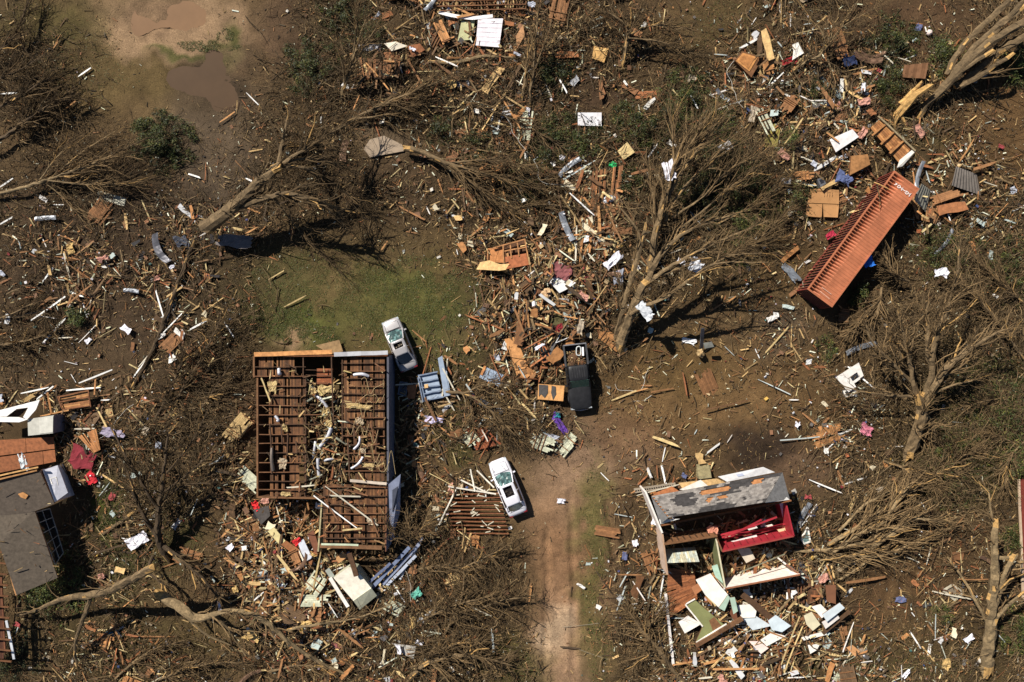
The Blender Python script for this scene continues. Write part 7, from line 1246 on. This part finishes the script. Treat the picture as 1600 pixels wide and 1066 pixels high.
def sedan(px, py, ang, L, Wd, col, label, var):
    c = W(px, py, .3); R_ = empty('sedan', (c[0], c[1], 0), math.radians(ang)); tag(R_, label, 'car'); h = Wd / 2; l = L / 2
    # body stations: x, half width at belt, hood z
    st = [(-l, .74, .62, .45), (-l + .08, .86, .82, .28), (-l + .3, .94, .93, .22), (-l + .95, .985, .98, .2), (-.9, 1, .95, .2), (0, 1, .93, .2), (.55, 1, .93, .2), (l - 1.25, .98, .92, .2), (l - .6, .95, .82, .2), (l - .22, .88, .74, .22), (l - .06, .74, .66, .3), (l, .58, .55, .42)]
    secs = []
    for x, wd, zt, zb in st:
        w2 = h * wd; secs.append(np.array([[x, -w2 * .86, zb], [x, -w2, zb + .12], [x, -w2, zt * .78], [x, -w2 * .95, zt * .93], [x, -w2 * .82, zt], [x, -w2 * .4, zt + .03], [x, w2 * .4, zt + .03], [x, w2 * .82, zt], [x, w2 * .95, zt * .93], [x, w2, zt * .78], [x, w2, zb + .12], [x, w2 * .86, zb]]))
    mb = MB(); loft(mb, secs, col); b = mb.build('body', M_CAR, R_, local=True); sm(b)
    zr, zb = 1.42, .94; X = (-l + .72, -l + 1.42, .32, 1.12) if var == 0 else (-l + .62, -l + 1.12, .35, 1.2)   # rear glass foot, roof rear, roof front, windscreen foot
    lo = [[X[0], h * .76], [X[1], h * .86], [X[2], h * .88], [X[3], h * .80]]; hi = [[X[1], h * .64], [X[2], h * .66]]
    rf_ = [(X[1] - .05, h * .62), (X[1] + .5, h * .68), (X[2] - .3, h * .69), (X[2] + .06, h * .62)]
    hole = (X[2] - .62, X[2] - .14, h * .44) if var == 0 else (X[2] - 1.0, X[2] - .12, h * .42)
    mb = MB(); xs_ = [rf_[0][0], rf_[0][0] + .12, X[1] + .5, hole[0], hole[1], rf_[-1][0] - .1, rf_[-1][0]]; wf_ = np.interp(xs_, [p[0] for p in rf_], [p[1] for p in rf_]); V = []
    for x, w2 in zip(xs_, wf_):
        e = (x - xs_[0]) * (xs_[-1] - x); zc = zr + .05 * min(1, e * 2)
        for y, dz in ((-w2 - .05, -.11), (-w2, -.03), (-hole[2], 0), (hole[2], 0), (w2, -.03), (w2 + .05, -.11)): V.append([x, y, zc + dz])
    F = [[i * 6 + j, (i + 1) * 6 + j, (i + 1) * 6 + j + 1, i * 6 + j + 1] for i in range(6) for j in range(5) if not (i == 3 and j == 2)]; mb.add(V, F, col); rf2 = mb.build('roof', M_CAR, R_, local=True); rf2.data.polygons.foreach_set('use_smooth', np.ones(len(F), bool)); so = rf2.modifiers.new('th', 'SOLIDIFY'); so.thickness = .03
    mb = MB(); mb.box(((hole[0] + hole[1]) / 2, 0, zr - .22), (hole[1] - hole[0] + .05, hole[2] * 2 + .05, .02), None, hexc(30, 24, 22)); 
    for q in range(7): mb.box((rng.uniform(hole[0] + .05, hole[1] - .05), rng.uniform(-.3, .3), zr - .17), (rng.uniform(.05, .3), rng.uniform(.04, .15), .06), rots(rng.uniform(0, 3, 1), np.zeros(1), np.zeros(1))[0], hexc(150, 136, 116) if var == 0 else hexc(60, 52, 44))
    mb.build('sunroof_opening', M_CLOTH, R_, local=True)
    def pane(nm, q, col_, crack=0):
        mb = MB(); Q = np.array(q, float); A, B, Cc, Dd = Q; nu, nv = 8, 5; V = []
        for j in range(nv + 1):
            for i in range(nu + 1): u, v = i / nu, j / nv; p = (A * (1 - u) + B * u) * (1 - v) + (Dd * (1 - u) + Cc * u) * v; p = p + np.array([(1 if nm == 'windscreen' else -1) * .14 * (u * (1 - u) * 4) * (1 if nm in ('windscreen', 'rear_window') else 0) * (1 - v * .7), 0, 0]); V.append(p + rng.normal(0, .012, 3) * crack)
        F = [[j * (nu + 1) + i, j * (nu + 1) + i + 1, (j + 1) * (nu + 1) + i + 1, (j + 1) * (nu + 1) + i] for j in range(nv) for i in range(nu)]
        cc_ = np.array(col_)[None] * (1 + crack * 2.6 * (rng.random((len(F), 1)) ** 3)); mb.add(V, F, cc_); return mb.build(nm, M_GLASS, R_, local=True)
    pane('windscreen', [(X[3], -h * .76, zb + .03), (X[3], h * .76, zb + .03), (X[2] + .04, h * .64, zr - .02), (X[2] + .04, -h * .64, zr - .02)], hexc(56, 78, 76), 1)
    pane('rear_window', [(X[0], -h * .68, zb + .04), (X[0], h * .68, zb + .04), (X[1] - .02, h * .6, zr - .02), (X[1] - .02, -h * .6, zr - .02)], hexc(26, 34, 44) if var == 0 else hexc(130, 124, 104), .1)
    for s in (-1, 1):
        pane('side_window', [(X[0] + .35, s * h * .9, zb), (X[3] - .1, s * h * .9, zb), (X[2] - .05, s * h * .72, zr - .1), (X[1] + .1, s * h * .72, zr - .1)], hexc(30, 32, 36), .1)
        mb = MB(); mb.beam((X[3] + .08, s * h * .86, zb - .02), (X[2] + .02, s * h * .68, zr - .03), .07, .05, col); mb.beam((X[0] - .05, s * h * .80, zb - .02), (X[1] - .02, s * h * .66, zr - .03), .1, .05, col); mb.beam((-.35, s * h * .93, zb - .05), (-.35, s * h * .74, zr - .08), .07, .04, col); mb.build('roof_pillar', M_CAR, R_, local=True)
        if not (s == 1 and var == 0): mb = MB(); mb.box((X[3] - .12, s * (h + .08), zb + .02), (.12, .2, .12), None, col); mb.build('side_mirror', M_CAR, R_, local=True)
        mb = MB(); mb.box((l - .16, s * h * .66, .6), (.2, .34, .12), rots(np.array([-s * .25]), np.zeros(1), np.zeros(1))[0], hexc(190, 200, 205)); mb.build('headlight', M_GLASS, R_, local=True)
        mb = MB(); mb.box((-l + .08, s * h * .7, .74), (.1, .3, .13), None, hexc(130, 20, 22)); mb.build('tail_light', M_GLASS, R_, local=True)
        for x in (-l + .85, l - .92): wheel(R_, x, s * (h - .12))
    # panel seams
    mb = MB()
    for s in (-1, 1): mb.beam((X[3] + .1, s * h * .72, .962), (l - .35, s * h * .66, .80), .018, .01, hexc(60, 60, 62))
    mb.beam((X[3] + .22, -h * .7, .965), (X[3] + .22, h * .7, .965), .07 if var == 0 else .03, .01, hexc(50, 50, 52)); mb.beam((X[0] - .14, -h * .74, .99), (X[0] - .14, h * .74, .99), .018, .01, hexc(70, 70, 72)); mb.beam((l - .3, -h * .6, .785), (l - .3, h * .6, .785), .02, .01, hexc(70, 70, 72)); mb.build('panel_gap', M_RUBBER, R_, local=True)
    mb = MB(); n = 16
    for q in range(n): mb.box((rng.uniform(-l + .2, l - .4), rng.uniform(-h * .7, h * .7), .985 if var else .98), (rng.uniform(.03, .16), .03, .012), rots(rng.uniform(0, 3, 1), np.zeros(1), np.zeros(1))[0], hexc(110, 96, 80))
    mb.build('dirt_specks', M_CLOTH, R_, local=True)
sedan(625.5, 538.5, 112, 4.55, 1.74, hexc(172, 168, 168), 'silver sedan with a smashed windscreen standing on the lawn edge by the brown board house', 0)
sedan(793.5, 760, 112, 4.95, 1.82, hexc(236, 234, 240), 'white sedan with an open sunroof parked beside the gravel driveway', 1)
def pickup():
    c = W(902.5, 589, .5); R_ = empty('pickup_truck', (c[0], c[1], 0), math.radians(-83.5)); tag(R_, 'black pickup truck with debris in its bed, nose toward the bottom of the photo', 'pickup truck'); bk = hexc(40, 40, 42); l, h = 2.75, .98
    mb = MB(); secs = []
    for x, wd, zt in [(.45, 1, 1.12), (.9, 1, 1.13), (1.4, .99, 1.12), (2.0, .97, 1.08), (2.45, .93, 1.0), (2.68, .84, .92), (2.75, .7, .8)]:
        w2 = h * wd; zb_ = .35 if x < 2.6 else .45; secs.append(np.array([[x, -w2 * .9, zb_], [x, -w2, zb_ + .15], [x, -w2, zt * .8], [x, -w2 * .95, zt * .95], [x, -w2 * .8, zt], [x, -w2 * .3, zt + .04], [x, w2 * .3, zt + .04], [x, w2 * .8, zt], [x, w2 * .95, zt * .95], [x, w2, zt * .8], [x, w2, zb_ + .15], [x, w2 * .9, zb_]]))
    loft(mb, secs, bk); b = mb.build('hood', M_DULL, R_, local=True); sm(b)
    mb = MB(); mb.box((-.25, 0, .72), (1.5, 1.94, .75), None, bk); b = mb.build('cab_lower', M_DULL, R_, local=True)
    mb = MB(); secs = []
    for x, w2, zt in [(-1.0, .76, 1.7), (-.92, .8, 1.78), (-.4, .81, 1.82), (.1, .8, 1.8), (.22, .74, 1.74)]: secs.append(np.array([[x, -w2 - .08, zt - .2], [x, -w2, zt - .04], [x, -w2 * .8, zt], [x, w2 * .8, zt], [x, w2, zt - .04], [x, w2 + .08, zt - .2]]))
    loft(mb, secs, bk); b = mb.build('roof', M_DULL, R_, local=True); sm(b)
    for i in range(6): mb = MB(); mb.beam((-.85, -.5 + i * .2, 1.826), (0, -.5 + i * .2, 1.83), .03, .02, hexc(70, 68, 70)); mb.build('roof_ridge', M_DULL, R_, local=True)
    def pane(nm, q, col_): mb = MB(); mb.add(q, [[0, 1, 2, 3]], col_); o = mb.build(nm, M_GLASS, R_, local=True); so = o.modifiers.new('t', 'SOLIDIFY'); so.thickness = .02
    pane('windscreen', [(.85, -.84, 1.14), (.85, .84, 1.14), (.24, .74, 1.72), (.24, -.74, 1.72)], hexc(60, 96, 84)); pane('rear_window', [(-1.06, -.8, 1.1), (-1.06, .8, 1.1), (-1.0, .74, 1.68), (-1.0, -.74, 1.68)], hexc(30, 34, 38))
    for s in (-1, 1):
        pane('side_window', [(-.95, s * .95, 1.1), (.6, s * .95, 1.1), (.2, s * .85, 1.6), (-.95, s * .85, 1.6)], hexc(30, 32, 36)); mb = MB(); mb.beam((.9, s * .92, 1.1), (.24, s * .8, 1.7), .08, .06, bk); mb.build('roof_pillar', M_DULL, R_, local=True)
        mb = MB(); mb.box((-1.88, s * .93, .82), (1.74, .12, .62), None, bk); mb.box((-1.88, s * .93, 1.14), (1.76, .15, .04), None, hexc(70, 70, 72)); mb.build('bed_side', M_DULL, R_, local=True)
        mb = MB(); mb.box((2.62, s * .72, .82), (.12, .3, .18), None, hexc(170, 176, 180)); mb.build('headlight', M_GLASS, R_, local=True)
        for x in (-1.85, 1.75): wheel(R_, x, s * .86, .38, .26)
    mb = MB(); mb.box((.6, -1.08, 1.2), (.16, .22, .2), None, bk); mb.build('side_mirror', M_CAR, R_, local=True)
    mb = MB(); mb.box((-1.88, 0, .6), (1.74, 1.76, .08), None, hexc(40, 30, 24)); mb.box((-1.02, 0, .85), (.08, 1.75, .6), None, bk); mb.build('bed_floor', M_DULL, R_, local=True)
    mb = MB(); mb.box((-2.76, 0, .84), (.08, 1.9, .58), None, bk); mb.box((-2.76, 0, 1.15), (.1, 1.9, .04), None, hexc(120, 120, 124)); mb.build('tailgate', M_DULL, R_, local=True)
    mb = MB(); mb.tube(np.array([[2.6, -.9, .7], [2.74, -.5, .68], [2.8, 0, .67], [2.74, .5, .68], [2.6, .9, .7]]), np.full(5, .06), 6, hexc(170, 172, 176), False); mb.build('bumper', M_METAL, R_, local=True)
    o = lump('debris_heap', 'brown debris heap lying in the bed of the black pickup truck', 'debris', 899, 563, .78, .62, .5, .18, 0, hexc(96, 64, 44), M_WOOD, rough=.5)
    mb = MB(); n = 260; t = rng.uniform(-.78, .78, n); s = rng.uniform(-2.2, -1.1, n); A = math.radians(-83.5); P = np.stack([c[0] + s * math.cos(A) - t * math.sin(A), c[1] + s * math.sin(A) + t * math.cos(A), rng.uniform(.68, .98, n)], 1); boxes(mb, P, np.stack([rng.uniform(.04, .3, n), rng.uniform(.03, .08, n), rng.uniform(.02, .04, n)], 1), rots(rng.uniform(0, 6.28, n), rng.normal(0, .3, n), rng.normal(0, .3, n)), pal(n, WOODC, .6, 1.1)); tag(mb.build('bed_litter', M_WOOD), 'bits of bark and wood in the pickup bed', 'debris', kind='stuff')
    q = empty('white_ring_frame', W(903, 548, 0)); tag(q, 'white rounded frame lying in the pickup bed', 'frame'); P = smooth_line([tuple(W(x, y, 1.2)) for x, y in [(901, 543), (904, 541.5), (907, 543), (907.5, 550), (907, 554.5), (904, 555.5), (901, 554), (900.5, 548), (901, 543)]], 24); mb = MB(); mb.tube(P, np.full(24, .045), 6, hexc(206, 210, 206), False); mb.build('hoop', M_PAINT, q); slab([(909, 542.5), (912, 542.5), (912.5, 556), (909.5, 556)], .05, hexc(236, 236, 236), M_PAINT, 'white_plate', z=1.2, label='white plate beside the rounded frame in the pickup bed', cat='plate')
pickup()

# heaps of parallel boarding torn off in one piece, centre of the picture
for k, (q, cc_, w_, nm) in enumerate([([(926, 268, 1.0), (974, 258, 1.1), (966, 328, .9), (922, 330, .8)], [hexc(156, 96, 58), hexc(176, 112, 68), hexc(134, 84, 54)], .12, 'fanned heap of orange brown boards with the bright green scrap on top'), ([(903, 340, .9), (968, 352, 1.0), (948, 402, .8), (912, 398, .8)], [hexc(176, 120, 76), hexc(206, 196, 180), hexc(150, 98, 62)], .14, 'orange boards and white strips standing on end left of the leaning tree limbs'),
    ([(560, 90, .7), (628, 96, .8), (622, 124, .7), (566, 122, .6)], [hexc(150, 96, 60), hexc(120, 80, 54)], .12, 'brown slatted boards below the white torn panel at the upper centre'), ([(1178, 95, .6), (1218, 84, .7), (1214, 108, .6), (1186, 118, .5)][::-1], [hexc(176, 136, 92), hexc(196, 160, 116)], .12, 'pale boards right of the tan wooden cabinet'),
    ([(1420, 300, .6), (1478, 318, .5), (1462, 350, .4), (1432, 342, .5)], [hexc(150, 100, 66), hexc(176, 124, 80)], .14, 'brown boards spilling from the upper right end of the shipping container'), ([(418, 862, 1.2), (468, 880, 1.1), (456, 918, .9), (412, 902, .9)], [hexc(136, 88, 56), hexc(106, 70, 48)], .14, 'dark brown floor boards in the left of the brown house rubble'),
    ([(476, 905, 1.1), (512, 920, 1.1), (500, 960, .9), (468, 948, .8)], [hexc(150, 98, 62), hexc(120, 78, 52)], .13, 'brown boards left of the white trim board by the leaning white box'), ([(1226, 905, 1.0), (1285, 915, 1.0), (1280, 946, .8), (1230, 940, .8)], [hexc(120, 74, 50), hexc(98, 64, 46)], .13, 'dark brown boards right of the white room wall'),
    ([(812, 478, .7), (856, 486, .7), (848, 524, .6), (806, 512, .6)], [hexc(92, 76, 62), hexc(142, 100, 66)], .13, 'grey brown slats above the three tyres')]):
    o_ = empty('board_heap', W(q[0][0], q[0][1], 0)); tag(o_, nm, 'board heap'); planks(o_, 0, 0, 0, 0, 1, 'boards', cc_, w_=w_, miss=.16, quad=q)
    for j in range(9):
        x, y = np.mean([p[0] for p in q]) + rng.normal(0, 13), np.mean([p[1] for p in q]) + rng.normal(0, 12); a = rng.uniform(0, 3.14); L = rng.uniform(8, 20); bar((x, y, 1.15 + rng.random() * .15), (x + L * math.cos(a), y + L * math.sin(a), 1.15 + rng.random() * .25), rng.uniform(.08, .2), .05, WOODC[rng.integers(len(WOODC))], name='loose_board', parent=o_)
